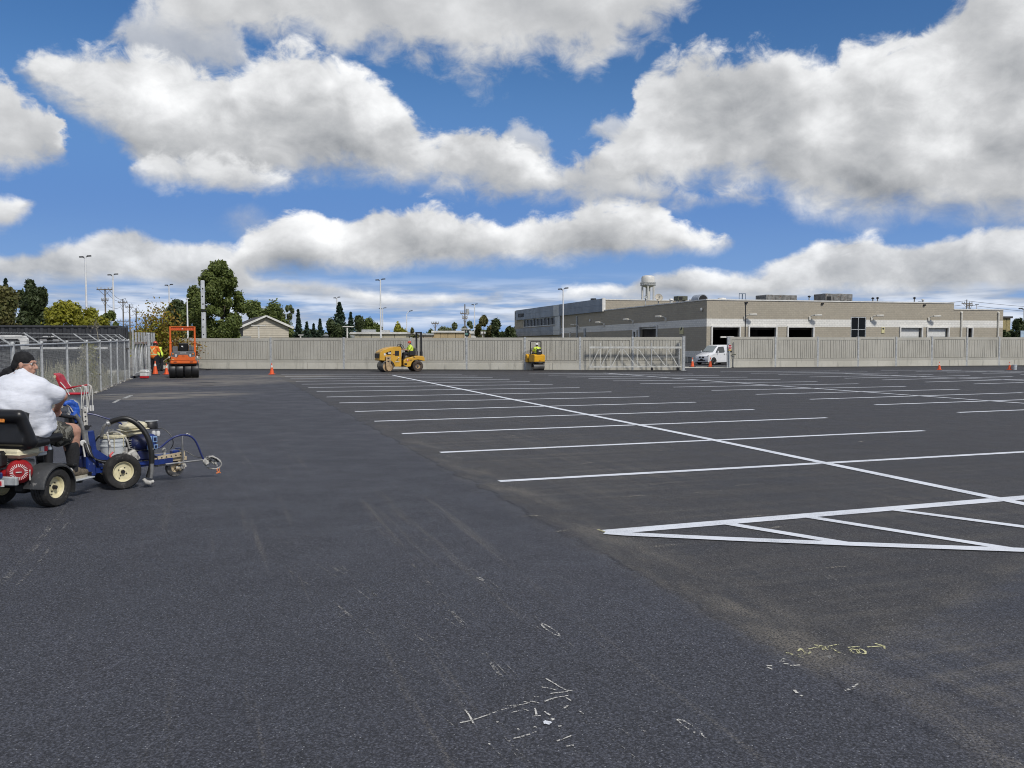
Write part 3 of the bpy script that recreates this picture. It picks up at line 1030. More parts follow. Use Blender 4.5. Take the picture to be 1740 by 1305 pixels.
def wall(label, A, B, posts_px, group=None, hA=WH, hB=WH, extra=None):
    """precast panels between steel posts standing on a concrete footing"""
    A, B = Vector((*A, 0)), Vector((*B, 0))
    d = (B - A).normalized()
    nrm = Vector((d.y, -d.x, 0))            # towards the lot
    L = (B - A).length
    t = thing('concrete_wall', label, 'wall', A, 0.0)
    ss = [0.0]
    for px in posts_px:
        p = on_plane(px, 600, A, d)
        s = (Vector((p.x, p.y, 0)) - A).dot(d)
        if 0.05 < s < L - 0.3:
            ss.append(s)
    ss.append(L)
    rng_ = random.Random(len(label))
    for i in range(len(ss) - 1):
        s0, s1 = ss[i] + 0.05, ss[i + 1] - 0.05
        h = hA + (hB - hA) * (s0 / L) + rng_.uniform(-0.02, 0.02)
        w = s1 - s0
        c = lambda s, n, z: d * s + nrm * n + Vector((0, 0, z))
        rot = Matrix((d, nrm, Vector((0, 0, 1)))).transposed()
        b = MB()
        zb = 0.40
        bx = lambda sa, sb, na, nb, za, zz: b.box(c((sa + sb) / 2, (na + nb) / 2, (za + zz) / 2), (sb - sa, nb - na, zz - za), rot)
        bx(s0, s1, -0.12, 0.0, zb, h)                      # slab
        bx(s0, s1, 0.0, 0.035, h - 0.17, h)                # top rail
        bx(s0, s0 + 0.13, 0.0, 0.035, zb + 0.16, h - 0.17)
        bx(s1 - 0.13, s1, 0.0, 0.035, zb + 0.16, h - 0.17)
        bx(s0, s1, 0.0, 0.06, zb, zb + 0.16)
        x = s0 + 0.15
        while x < s1 - 0.2:
            sw = rng_.choice((0.13, 0.17, 0.21, 0.15))
            e = min(x + sw, s1 - 0.15)
            bx(x, e - 0.022, 0.0, rng_.uniform(0.024, 0.033), zb + 0.185, h - 0.195)
            x = e
        b.build('wall_panel', M_WALL, t)
        nb = 2 if rng_.random() < 0.5 else 1
        for k in range(nb):
            a0 = s0 + w * k / nb + (0.006 if k else 0)
            a1 = s0 + w * (k + 1) / nb - (0.006 if k < nb - 1 else 0)
            f = MB()
            f.box(c((a0 + a1) / 2, -0.04, 0.197), (a1 - a0, 0.20 + rng_.uniform(0, 0.02), 0.394), rot, 0.012)
            f.build('footing_block', M_BASE, t)
    for s in ss:
        b = MB()
        h = hA + (hB - hA) * (s / L) + 0.03
        for nn in (-0.10, 0.055):
            b.box(d * s + nrm * nn + Vector((0, 0, h / 2)), (0.12, 0.014, h), Matrix((d, nrm, Vector((0, 0, 1)))).transposed())
        b.box(d * s + nrm * -0.022 + Vector((0, 0, h / 2 - .001)), (0.012, 0.14, h - .004), Matrix((d, nrm, Vector((0, 0, 1)))).transposed())
        b.build('wall_post', M_GALV, t)
    return t, d, nrm


WL_A, WL_B = (-22.8, 55.35), (10.22, 52.45)
WR_A, WR_B = (14.02, 57.1), (47.0, 63.9)
wall_l, wl_d, wl_n = wall('long grey precast concrete wall behind the three road rollers and the sliding gate', WL_A, WL_B, [325, 460.6, 584.6, 698.8, 793, 891.9, 985.6, 1075], hA=1.9, hB=1.97)
wall_r, wr_d, wr_n = wall('grey precast concrete wall right of the white van, running out of view', WR_A, WR_B, [1317, 1389, 1457.7, 1522, 1582.8, 1642, 1697, 1749, 1799, 1846], hA=1.97, hB=1.97)

# fresh black strip along the foot of the walls
def strip(A, B, n, w0, w1):
    A, B = Vector((*A, 0)), Vector((*B, 0))
    K = 24
    near = [A.lerp(B, i / K) + n * (w1 + random.uniform(-0.12, 0.12)) for i in range(K + 1)]
    return [A + n * w0, B + n * w0] + near[::-1]


sheet('fresh_asphalt_strip', strip(WL_A, WL_B, wl_n, 0.07, 2.3), 0.004, M_FRESH, lot)
sheet('fresh_asphalt_strip', strip(WR_A, WR_B, wr_n, 0.07, 1.5), 0.004, M_FRESH, lot)
sheet('gate_sill', [G(1163, 625.2), G(1238, 625.2), G(1238, 623.2), G(1163, 623.2)], 0.004, M_BASE, lot)

# ------------------------------------------------------------------ sliding gate along the left wall
def truss_gate():
    off = wl_n * 0.42
    P0 = Vector((*WL_A, 0)) + off
    gp = lambda px, py: on_plane(px, py, P0, wl_d)
    base = gp(1002.5, 600)
    t = thing('sliding_gate', 'white tubular sliding gate standing open against the concrete wall', 'gate', (base.x, base.y, 0))
    xs = [1002.5, 1020, 1038, 1057, 1082.7, 1107, 1133, 1154]
    zt, zb = 1.36, 0.20
    b = MB()
    a, c = gp(1001.5, 600), gp(1158, 600)
    b.bar((a.x, a.y, zt), (c.x, c.y, zt), 0.08, 0.115)
    b.build('top_rail', M_WHITE, t, world=True)
    b = MB()
    b.bar((a.x, a.y, zb), (c.x, c.y, zb + 0.04), 0.07, 0.08)
    b.build('bottom_rail', M_WHITE, t, world=True)
    for i, px in enumerate(xs):
        p = gp(px, 600)
        b = MB()
        b.bar((p.x, p.y, zb + 0.055), (p.x, p.y, zt - 0.07), 0.045, 0.045)
        b.bar((p.x, p.y, zt + 0.07), (p.x, p.y, zt + 0.27), 0.04, 0.04)
        b.build('upright', M_GALV if i in (5, 7) else M_WHITE, t, world=True)
    for x0, x1, up in ((1002.5, 1020, 1), (1020, 1038, 1), (1038, 1057, 1), (1057, 1082.7, 0), (1082.7, 1107, 0), (1107, 1133, 0), (1133, 1154, 0)):
        p, q = gp(x0 + 1.5, 600), gp(x1 - 1.5, 600)
        b = MB()
        z0, z1 = (zb + 0.05, zt - 0.06) if up else (zt - 0.06, zb + 0.05)
        b.bar((p.x, p.y, z0), (q.x, q.y, z1), 0.038, 0.042)
        b.build('brace', M_WHITE, t, world=True)
    b = MB()
    p, q = gp(1108, 600), gp(1153, 600)
    b.bar((p.x, p.y, 0.80), (q.x, q.y, 0.80), 0.03, 0.03)
    b.build('lock_bar', M_GALV, t, world=True)
    for px in (1108, 1152):
        p = gp(px, 600)
        b = MB()
        b.cyl(Vector((p.x, p.y, 0.085)) - wl_n * 0.05, Vector((p.x, p.y, 0.085)) + wl_n * 0.05, 0.08, n=14)
        b.box((p.x, p.y, 0.145), (0.06, 0.12, 0.10))
        b.build('gate_roller', M_BLACK, t, world=True)
    return t


truss_gate()


def steel_post(px, P, d, label, w=0.14, h=2.05, m=M_GALV, cap=True):
    p = on_plane(px, 600, P, d)
    t = thing('gate_post', label, 'post', (p.x, p.y, 0))
    b = MB()
    b.box((0, 0, h / 2), (w, w, h), None, 0.012)
    b.build('shaft', m, t)
    b = MB()
    b.box((0, 0, h + 0.012), (w * 1.15, w * 1.15, 0.02), None, 0.006)
    b.build('cap', m, t)
    b = MB()
    b.box((0, 0, 0.012), (w * 1.9, w * 1.9, 0.02), None, 0.004)
    b.build('base_plate', m, t)
    return t


steel_post(1161.5, Vector((*WL_A, 0)) + wl_n * 0.42, wl_d, 'square galvanised gate post at the right end of the sliding gate', 0.16, 2.02)
steel_post(1237.5, Vector((*WR_A, 0)) + wr_n * 0.25, wr_d, 'square galvanised gate post carrying the stop sign beside the van', 0.17, 1.98)

# ------------------------------------------------------------------ the long service building
M_BRICK = None


def block_material(name, col, col2, mortar, sx=0.30, sz=0.15, mode='right'):
    m = bpy.data.materials.new(name)
    m.use_nodes = True
    t = m.node_tree
    t.nodes.clear()
    w = NT(t)
    pos = w.n('ShaderNodeNewGeometry').outputs['Position']
    sp = w.n('ShaderNodeSeparateXYZ', {0: pos}).outputs
    if mode == 'right':
        s = w.m('ADD', w.m('MULTIPLY', sp[0], 0.954), w.m('MULTIPLY', sp[1], 0.299))
    else:
        s = w.m('ADD', w.m('MULTIPLY', sp[0], -0.2987), w.m('MULTIPLY', sp[1], 0.9543))
    uv = w.comb(s, sp[2], 0.0)
    br = w.n('ShaderNodeTexBrick', {'Vector': uv, 'Color1': (*col, 1), 'Color2': (*col2, 1), 'Mortar': (*mortar, 1), 'Scale': 1.0, 'Mortar Size': 0.012, 'Mortar Smooth': 0.2, 'Bias': 0.0, 'Brick Width': sx, 'Row Height': sz})
    n1 = w.noise(pos, 1.1, 5.0, 0.62).outputs[0]
    n2 = w.noise(pos, 24.0, 4.0, 0.6).outputs[0]
    c = w.mix(w.step(n1, 0.35, 0.72, 0.0, 0.3), br.outputs[0], tuple(x * 0.72 for x in col))
    c = w.mix(w.step(n2, 0.3, 0.75, 0.0, 0.3), c, tuple(x * 0.65 for x in col))
    h = w.m('ADD', w.m('MULTIPLY', br.outputs['Fac'], -1.0), w.m('MULTIPLY', n2, 0.8))
    b = w.n('ShaderNodeBump', {'Height': h, 'Strength': 0.4, 'Distance': 0.015})
    p = w.n('ShaderNodeBsdfPrincipled', {'Base Color': c, 'Roughness': 0.88, 'Specular IOR Level': 0.25, 'Normal': b.outputs[0]})
    w.n('ShaderNodeOutputMaterial', {'Surface': p.outputs[0]})
    return m


TAN, TAN2, MORT = (0.405, 0.365, 0.29), (0.36, 0.325, 0.26), (0.315, 0.29, 0.235)
PAINTW, PAINTW2, PMORT = (0.78, 0.765, 0.71), (0.69, 0.68, 0.63), (0.52, 0.51, 0.48)
M_BLK_R = block_material('tan_block_front', TAN, TAN2, MORT)
M_BLK_L = block_material('tan_block_side', TAN, TAN2, MORT, mode='left')
M_BND_R = block_material('white_block_front', PAINTW, PAINTW2, PMORT)
M_BND_L = block_material('white_block_side', PAINTW, PAINTW2, PMORT, mode='left')
M_TRIM = mat('white_metal_trim', (0.68, 0.67, 0.63), 0.45, var=0.12, vscale=3)
M_CLAD = mat('blue_grey_cladding', (0.155, 0.185, 0.225), 0.38, metal=0.2, var=0.10, vscale=0.8)
M_CLADW = mat('pale_cladding', (0.46, 0.48, 0.48), 0.4, metal=0.1, var=0.10, vscale=0.8)
M_GLASS = glass('dark_window_glass', (.006, .007, .008), .25)
M_GLASS.node_tree.nodes['Principled BSDF'].inputs['Specular IOR Level'].default_value = .25
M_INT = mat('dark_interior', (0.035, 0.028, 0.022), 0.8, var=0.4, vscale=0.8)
M_ROOF = mat('roof_membrane', (0.16, 0.155, 0.15), 0.9, var=0.3, vscale=0.7)
M_DOORW = mat('white_door_panel', (0.66, 0.66, 0.63), 0.5, var=0.08)
M_LAMPW = mat('lamp_housing', (0.62, 0.60, 0.53), 0.5, var=0.1)
M_HVAC = mat('hvac_sheet', (0.23, 0.225, 0.21), 0.6, metal=0.2, var=0.3, vscale=4, spots=(5, 0.62, (0.14, 0.08, 0.045)))
M_OLIVE = mat('olive_sheet', (0.10, 0.105, 0.07), 0.6, var=0.25)

BC = Vector((14.52, 66.0, 0))
RD, RN = Vector((0.954, 0.299, 0)), Vector((0.299, -0.954, 0))
LD, LN = Vector((-0.2987, 0.9543, 0)), Vector((-0.9543, -0.2987, 0))
RD.normalize(); RN.normalize(); LD.normalize(); LN.normalize()
SLOPE = -0.0135


def face_cells(b, P, d, n, s0, s1, z0, z1, holes=(), depth=0.28, slope=0.0):
    """skin of a wall with openings and their reveals"""
    S = sorted({s0, s1, *[max(s0, min(s1, h[k])) for h in holes for k in (0, 1)]})
    Z = sorted({z0, z1, *[max(z0, min(z1, h[k])) for h in holes for k in (2, 3)]})
    pt = lambda s, z, q=0.0: P + d * s - n * q + Vector((0, 0, z + slope * s))
    for i in range(len(S) - 1):
        for j in range(len(Z) - 1):
            cs, cz = (S[i] + S[i + 1]) / 2, (Z[j] + Z[j + 1]) / 2
            if any(h[0] < cs < h[1] and h[2] < cz < h[3] for h in holes):
                continue
            b.quad(pt(S[i], Z[j]), pt(S[i + 1], Z[j]), pt(S[i + 1], Z[j + 1]), pt(S[i], Z[j + 1]))
    for h in holes:
        a, c, e, f = max(h[0], s0), min(h[1], s1), max(h[2], z0), min(h[3], z1)
        if a >= c or e >= f:
            continue
        for (p, q) in (((a, e), (a, f)), ((c, f), (c, e))):
            b.quad(pt(*p), pt(*q), pt(q[0], q[1], depth), pt(p[0], p[1], depth))
        if abs(f - h[3]) < 1e-6:
            b.quad(pt(a, f), pt(c, f), pt(c, f, depth), pt(a, f, depth))


def s_of(px, P, d):
    p = on_plane(px, 560, P, d)
    return (Vector((p.x, p.y, 0)) - Vector((P.x, P.y, 0))).dot(d)


def building():
    t = thing('service_building', 'long low tan block building with white band, open garage doors and blue grey office end', 'building', BC)
    sr = lambda px: s_of(px, BC, RD)
    sl = lambda px: s_of(px, BC, LD)
    rot_r = Matrix((RD, -RN, Vector((0, 0, 1)))).transposed()
    rot_l = Matrix((LD, -LN, Vector((0, 0, 1)))).transposed()
    LR, LOWS = sr(1704), sr(1620)
    LL = 47.5
    zb0, zb1, zt = 2.76, 3.34, 4.73
    # openings of the front
    gar = [(sr(1209), sr(1257)), (sr(1272), sr(1319)), (sr(1338), sr(1382))]
    wd = [(sr(1529), sr(1566.5)), (sr(1575), sr(1611.5))]
    win = (sr(1445.7), sr(1471.5))
    door = (sr(1643.4), sr(1651.5))
    holes = [(a, b, 0.0, 2.76) for a, b in gar + wd] + [(win[0], win[1], 1.2, 3.57)] + [(door[0], door[1], 0.0, 2.76)]
    lg = (sl(1116.7), sl(1086.7))
    ls = (sl(1081.5), sl(1077))
    SPL = sl(1023)
    lholes = [(lg[0], lg[1], 0.0, 3.02), (ls[0], ls[1], 0.0, 2.66)]
    ow0, ow1 = sl(942.8), sl(890)
    lholes2 = [(ow0, ow1, 3.76, 4.62)]
    for nm, m, za, zz in (('lower_wall', M_BLK_R, -0.02, zb0), ('white_band', M_BND_R, zb0, zb1), ('upper_wall', M_BLK_R, zb1, zt)):
        b = MB()
        hs = [h for h in holes if h[3] > za and h[2] < zz]
        face_cells(b, BC, RD, RN, 0, LOWS, za, zz, hs)
        face_cells(b, BC, RD, RN, LOWS, LR, za, min(zz, 4.21), hs)
        b.build(nm, m, t, world=True)
    for nm, m, za, zz in (('side_white_base', M_BND_L, -0.02, 0.93), ('side_lower_wall', M_BLK_L, 0.93, zb0), ('side_white_band', M_BND_L, zb0, zb1), ('side_upper_wall', M_BLK_L, zb1, zt)):
        b = MB()
        hs = [h for h in lholes if h[3] > za and h[2] < zz]
        face_cells(b, BC, LD, LN, 0, SPL, za, zz, hs, slope=SLOPE)
        face_cells(b, BC, LD, LN, SPL, LL, za, zz, lholes2 if za > 3 else (), slope=SLOPE)
        b.build(nm, m, t, world=True)
    # body behind the skins: tall rear block, roofs, far walls
    b = MB()
    P = BC + LD * SPL
    face_cells(b, P, RD, RN, 0, 26, 4.3, 5.52)
    b.build('rear_block_wall', M_BLK_R, t, world=True)
    b = MB()
    P2 = BC + LD * SPL
    b.quad(P2 + Vector((0, 0, 5.5)), P2 + RD * 26 + Vector((0, 0, 5.5)), P2 + RD * 26 + LD * 27.8 + Vector((0, 0, 5.15)), P2 + LD * 27.8 + Vector((0, 0, 5.15)))
    q = lambda s, l, z: BC + RD * s + LD * l + Vector((0, 0, z + SLOPE * l))
    b.quad(q(0.02, 0.02, zt - .1), q(LOWS, 0.02, zt - .1), q(LOWS, SPL, zt - .1), q(0.02, SPL, zt - .1))
    b.quad(q(LOWS, 0.02, 4.1), q(LR, 0.02, 4.1), q(LR, SPL, 4.1), q(LOWS, SPL, 4.1))
    b.build('roof', M_ROOF, t, world=True)
    b = MB()
    b.quad(q(LR, 0, -.02), q(LR, SPL, -.02), q(LR, SPL, 4.2), q(LR, 0, 4.2))
    b.quad(q(LOWS, 0, 4.1), q(LOWS, SPL, 4.1), q(LOWS, SPL, 4.73), q(LOWS, 0, 4.73))
    e = BC + LD * LL
    b.quad(e + Vector((0, 0, -.7)), e + RD * 24 + Vector((0, 0, -.7)), e + RD * 24 + Vector((0, 0, 5.2)), e + Vector((0, 0, 5.2)))
    b.quad(q(26, SPL, 0), q(26, LL, 0), q(26, LL, 5.6), q(26, SPL, 5.6))
    b.build('far_wall', M_BLK_L, t, world=True)
    b = MB()
    # service hall seen through the doors
    b.quad(q(0.3, 9, 0.0), q(LR - .3, 9, 0.0), q(LR - .3, 9, 4), q(0.3, 9, 4))
    b.quad(q(10.2, 0.3, 0.0), q(10.2, 9, 0.0), q(10.2, 9, 4), q(10.2, 0.3, 4))
    b.quad(q(0.3, 0.3, 4.0), q(LR - .3, 0.3, 4.0), q(LR - .3, 9, 4.0), q(0.3, 9, 4.0))
    b.quad(q(0.3, 0.3, 0.006), q(LR - .3, 0.3, 0.006), q(LR - .3, 9, 0.006), q(0.3, 9, 0.006))
    b.quad(q(0.3, 9, 0), q(0.3, 18, 0), q(0.3, 18, 4), q(0.3, 9, 4))
    b.quad(q(4.6, 0.35, 0), q(4.6, 9, 0), q(4.6, 9, 4), q(4.6, 0.35, 4))
    b.build('interior_wall', M_INT, t, world=True)
    for x0, x1 in ((1209.5, 1213.5), (1230, 1240), (1241.5, 1253.5)):
        b = MB()
        b.bar(BC + RD * sr(x0) - RN * .5 + Vector((0, 0, 1.97)), BC + RD * sr(x1) - RN * .5 + Vector((0, 0, 1.97)), .10, .12)
        b.build('white_rail', M_TRIM, t, world=True)
    # copings
    for nm, P0, P1, z0, z1, nn in (('coping', BC, BC + RD * LOWS, zt, zt, RN), ('coping', BC + RD * LOWS, BC + RD * LR, 4.21, 4.21, RN), ('coping', BC, BC + LD * SPL, zt, zt + SLOPE * SPL, LN), ('coping', BC + LD * SPL + RD * .1, BC + LD * SPL + RD * 26, 5.52, 5.52, RN)):
        b = MB()
        b.bar(P0 + nn * -0.10 + Vector((0, 0, z0 + 0.033)), P1 + nn * -0.10 + Vector((0, 0, z1 + 0.033)), 0.30, 0.085)
        b.build(nm, M_TRIM, t, world=True)
    # white frames round the doors
    def frame(P, d, n, a, c, z0, z1, slope=0.0, wdt=0.11, m=M_TRIM, right=0.0):
        b = MB()
        o = n * 0.03
        pz = lambda s, z: P + d * s + o + Vector((0, 0, z + slope * s))
        b.bar(pz(a - wdt / 2, z0), pz(a - wdt / 2, z1 + wdt), wdt, 0.14, up=n)
        b.bar(pz(c + wdt / 2, z0), pz(c + wdt / 2, z1 + wdt), wdt, 0.14, up=n)
        b.bar(pz(a, z1 + wdt / 2), pz(c, z1 + wdt / 2), 0.14, wdt - .004)
        return b.build('door_frame', m, t, world=True)
    for a, c in gar:
        f = frame(BC, RD, RN, a + .06, c - .06, 0, 2.70)
        b = MB()   # raised sectional door under the lintel
        ctr = BC + RD * ((a + c) / 2) - RN * 0.35 + Vector((0, 0, 2.62))
        b.box(ctr, (c - a - .1, 0.08, 0.20), rot_r)
        b.build('raised_door', M_INT, t, world=True)
    for a, c in wd:
        frame(BC, RD, RN, a + .06, c - .06, 0, 2.70)
        for k in range(4):
            z0, z1 = 0.02 + k * 0.67, 0.02 + (k + 1) * 0.67 - 0.015
            b = MB()
            ctr = BC + RD * ((a + c) / 2) - RN * 0.22 + Vector((0, 0, (z0 + z1) / 2))
            b.box(ctr, (c - a - .14, 0.06, z1 - z0), rot_r, 0.01)
            pan = b.build('door_panel', M_DOORW, t, world=True)
            if k == 2:
                g = MB()
                for i in range(4):
                    wv = (c - a - .3) / 4
                    g.box(BC + RD * (a + .15 + wv * (i + .5)) - RN * 0.187 + Vector((0, 0, (z0 + z1) / 2)), (wv - .06, 0.012, (z1 - z0) * .84), rot_r)
                mm = glass('frosted_pane', (0.42, 0.46, 0.45), 0.2)
                g.v = [tuple(XF[t.name].inverted() @ Vector(p)) for p in g.v]
                g.build('pane', mm, pan)
    # two by two dark window
    b = MB()
    a, c, z0, z1 = win[0], win[1], 1.2, 3.57
    fr = MB()
    pz = lambda s, z, o=0.0: BC + RD * s + RN * o + Vector((0, 0, z))
    for s_ in (a + .04, (a + c) / 2, c - .04):
        fr.bar(pz(s_, z0, -.06), pz(s_, z1, -.06), 0.055, 0.10, up=RN)
    for z_ in (z0 + .05, 2.56, z1 - .05):
        fr.bar(pz(a + .04, z_, -.06), pz(c - .04, z_, -.06), 0.096, 0.06)
    wf = fr.build('window_frame', M_GALVD, t, world=True)
    for i in (0, 1):
        for j in (0, 1):
            g = MB()
            sa = a + .085 if i == 0 else (a + c) / 2 + .045
            sb = (a + c) / 2 - .045 if i == 0 else c - .085
            za, zz = (z0 + .1, 2.515) if j == 0 else (2.605, z1 - .1)
            g.box(pz((sa + sb) / 2, (za + zz) / 2, -.08), (sb - sa, 0.02, zz - za), rot_r)
            g.v = [tuple(XF[t.name].inverted() @ Vector(p)) for p in g.v]
            g.build('pane', M_GLASS, wf)
    # personnel door and roof drain pipes
    b = MB()
    b.box(pz((door[0] + door[1]) / 2, 1.37, -.15), (door[1] - door[0] - .02, 0.05, 2.72), rot_r)
    b.build('steel_door', M_GLASS, t, world=True)
    frame(BC, RD, RN, door[0] + .03, door[1] - .03, 0, 2.70, wdt=.10)
    for px in (1632.4, 1695):
        b = MB()
        s_ = sr(px)
        b.cyl(pz(s_, 0, .07), pz(s_, 3.95, .07), 0.075, n=10)
        b.tube([pz(s_, 3.93, .07), pz(s_, 4.02, .05), pz(s_, 4.04, -.05)], 0.09, 10)
        b.build('drain_pipe', M_LAMPW, t, world=True)
    # side door and its frame
    a, c = lg
    frame(BC, LD, LN, a + .05, c - .05, 0, 2.95, SLOPE, 0.16)
    b = MB()
    b.box(BC + LD * ((a + c) / 2) - LN * 0.2 + Vector((0, 0, 2.86 + SLOPE * a)), (c - a - .12, 0.08, 0.22), rot_l)
    b.build('raised_door', M_TRIM, t, world=True)
    b = MB()
    b.quad(q(0.35, lg[0] - 1, 0), q(0.35 + 8, lg[0] - 1, 0), q(8, lg[0] - 1, 4), q(0.35, lg[0] - 1, 4))
    b.quad(q(0.35, lg[1] + 3, 0), q(0.35 + 8, lg[1] + 3, 0), q(8, lg[1] + 3, 4), q(0.35, lg[1] + 3, 4))
    b.quad(q(8, lg[0] - 1, 0), q(8, lg[1] + 3, 0), q(8, lg[1] + 3, 4), q(8, lg[0] - 1, 4))
    b.quad(q(0.35, lg[0] - 1, 4), q(8, lg[0] - 1, 4), q(8, lg[1] + 3, 4), q(0.35, lg[1] + 3, 4))
    b.build('side_room_wall', M_INT, t, world=True)
    a, c = ls
    frame(BC, LD, LN, a + .03, c - .03, 0, 2.60, SLOPE, 0.16)
    b = MB()
    b.box(BC + LD * ((a + c) / 2) - LN * 0.15 + Vector((0, 0, 1.2)), (c - a - .02, 0.05, 2.7), rot_l)
    b.build('steel_door', M_GLASS, t, world=True)
    # office end: windows and cladding bands
    pl = lambda s, z, o=0.0: BC + LD * s + LN * o + Vector((0, 0, z + SLOPE * s))
    nW = 9
    fr = MB()
    for i in range(nW + 1):
        s_ = ow0 + (ow1 - ow0) * i / nW
        fr.bar(pl(s_, 3.76, -.05), pl(s_, 4.62, -.05), 0.05, 0.12, up=LN)
    fr.bar(pl(ow0, 3.74, -.03), pl(ow1, 3.74, -.03), 0.15, 0.10)
    fr.bar(pl(ow0, 4.60, -.03), pl(ow1, 4.60, -.03), 0.15, 0.06)
    wf = fr.build('ribbon_window_frame', M_CLADW, t, world=True)
    inv = XF[t.name].inverted()
    for i in range(nW):
        sa, sb = ow0 + (ow1 - ow0) * i / nW + .055, ow0 + (ow1 - ow0) * (i + 1) / nW - .055
        g = MB()
        g.box(pl((sa + sb) / 2, 4.17, -.09), (sb - sa, 0.02, 0.84), rot_l)
        g.v = [tuple(inv @ Vector(p)) for p in g.v]
        g.build('pane', M_GLASS, wf)
    PO = BC + LN * 0.2
    so = lambda px: s_of(px, PO, LD)
    cols_u = [so(1022.9), so(985), so(949.4), so(939.9), so(905), so(875.9)]
    for i in range(len(cols_u) - 1):
        for (z0, z1) in ((4.66, 5.29), (5.30, 5.88)):
            s0, s1 = cols_u[i] + .012, cols_u[i + 1] - .012
            b = MB()
            vs = []
            for o in (0.2, -0.10):
                for (s_, z_) in ((s0, z0), (s1, z0), (s1, z1), (s0, z1)):
                    vs.append(pl(s_, z_, o))
            b.add(vs, [(0, 1, 2, 3), (7, 6, 5, 4), (0, 4, 5, 1), (3, 2, 6, 7), (0, 3, 7, 4), (1, 5, 6, 2)])
            b.build('cladding_panel', M_CLADW if i == 2 else M_CLAD, t, world=True)
    b = MB()
    b.bar(pl(cols_u[0] - .06, 4.66, .06), pl(cols_u[0] - .06, 5.92, .06), 0.10, 0.32, up=LN)
    b.build('end_trim', M_TRIM, t, world=True)
    cols_l = [so(951), so(939.9), so(905), so(875.9)]
    for i in range(len(cols_l) - 1):
        for (z0, z1) in ((2.63, 3.09), (3.10, 3.57)):
            s0, s1 = cols_l[i] + .012, cols_l[i + 1] - .012
            b = MB()
            vs = []
            for o in (0.2, 0.004):
                for (s_, z_) in ((s0, z0), (s1, z0), (s1, z1), (s0, z1)):
                    vs.append(pl(s_, z_, o))
            b.add(vs, [(0, 1, 2, 3), (7, 6, 5, 4), (0, 4, 5, 1), (3, 2, 6, 7), (0, 3, 7, 4), (1, 5, 6, 2)])
            b.build('cladding_panel', M_CLADW if i == 0 else M_CLAD, t, world=True)
    b = MB()
    b.box(pl(so(946), 3.98, .1), (1.6, 0.1, 1.3), rot_l)
    b.build('white_wall_panel', M_CLADW, t, world=True)
    # dark lettering on the office fascia
    inv3 = XF[t.name].inverted()
    sA, sB = so(879), so(891.5)
    ctr = inv3 @ pl((sA + sB) / 2, 5.17, 0.21)
    rotm = Matrix((-LD, Vector((0, 0, 1)), LN)).transposed().to_euler()
    text_part('lettering', 'FMLLS', 0.62, ctr, rotm, mat('black_letter', (0.01, 0.01, 0.011), 0.5), t, 0.03, 0.012, sx=(sB - sA) / 2.1 * .92)
    # conduits on the side wall
    for px, z0, z1, wd_ in ((981, 1.5, 4.45, 0.26), (994.5, 1.5, 3.15, 0.38), (969.5, 1.5, 2.85, 0.2)):
        b = MB()
        s_ = sl(px)
        b.bar(pl(s_, z0, .06), pl(s_, z1, .06), wd_, 0.1, up=LN)
        b.build('duct_cover', M_GALVD if px != 969.5 else M_LAMPW, t, world=True)
    # wall lamps
    def lamp(P, d, n, s, z, side=1):
        b = MB()
        p = P + d * s + Vector((0, 0, z))
        b.box(p + n * 0.05, (0.16, 0.16, 0.30), None, 0.02)
        e = p + n * 0.42 + d * 0.25 * side + Vector((0, 0, 0.24))
        b.tube(spline([p + n * .06 + Vector((0, 0, .05)), p + n * 0.2 + d * .08 * side + Vector((0, 0, 0.2)), e], 4), 0.045, 8)
        b.bar(e - (n * .5 + d * side).normalized() * 0.1, e + (n * .5 + d * side).normalized() * 0.46, 0.26, 0.15, ch=0.03)
        b.build('wall_lamp', M_LAMPW, t, world=True)
    for px in (1265, 1375, 1480, 1577):
        lamp(BC, RD, RN, sr(px), 3.42)
    for px, z in ((984, 3.28), (1027, 3.33), (1076, 3.40), (1132, 3.44)):
        s_ = sl(px)
        lamp(BC, LD, LN, s_, z + SLOPE * s_ + .05, 1)
    # notices, scuppers, cameras
    for (P, d, n, px, z0, z1, wv, mm) in ((BC, RD, RN, 1500, 2.27, 2.74, 0.30, None), (BC, LD, LN, 1158.5, 2.2, 2.72, 0.62, None)):
        b = MB()
        s_ = s_of(px, P, d)
        rr = rot_r if d is RD else rot_l
        b.box(P + d * s_ + n * 0.025 + Vector((0, 0, (z0 + z1) / 2)), (wv, 0.04, z1 - z0), rr, 0.008)
        sg = b.build('notice_board', mat('cream_notice', (0.60, 0.55, 0.30), 0.5, var=0.1), t, world=True)
        g = MB()
        g.box(P + d * s_ + n * 0.05 + Vector((0, 0, z1 - (z1 - z0) * .22)), (wv * .5, 0.01, (z1 - z0) * .28), rr @ Matrix.Rotation(.6, 3, 'Y'))
        g.v = [tuple(inv @ Vector(p)) for p in g.v]
        g.build('notice_emblem', M_BLACK, sg)
    for px in (1267, 1396, 1569):
        b = MB()
        b.box(pz(sr(px), 4.56, .07), (0.20, 0.14, 0.12), rot_r, 0.02)
        b.build('scupper', M_BLACK, t, world=True)
    for (px, z, dd) in ((1193.5, 4.05, 'l'), (1004, 3.9, 'l')):
        b = MB()
        s_ = sl(px)
        b.ell(pl(s_, z, .1), (.1, .1, .14), 10, 8)
        b.build('security_camera', M_TRIM, t, world=True)
    return t


building()

# things on its roof
ROOFZ = 4.63


def on_roof(name, label, cat, px, Y, z=ROOFZ):
    p = at(px, 560, Y)
    return thing(name, label, cat, (p.x, p.y, z), math.atan2(RD.y, RD.x)), Y / F


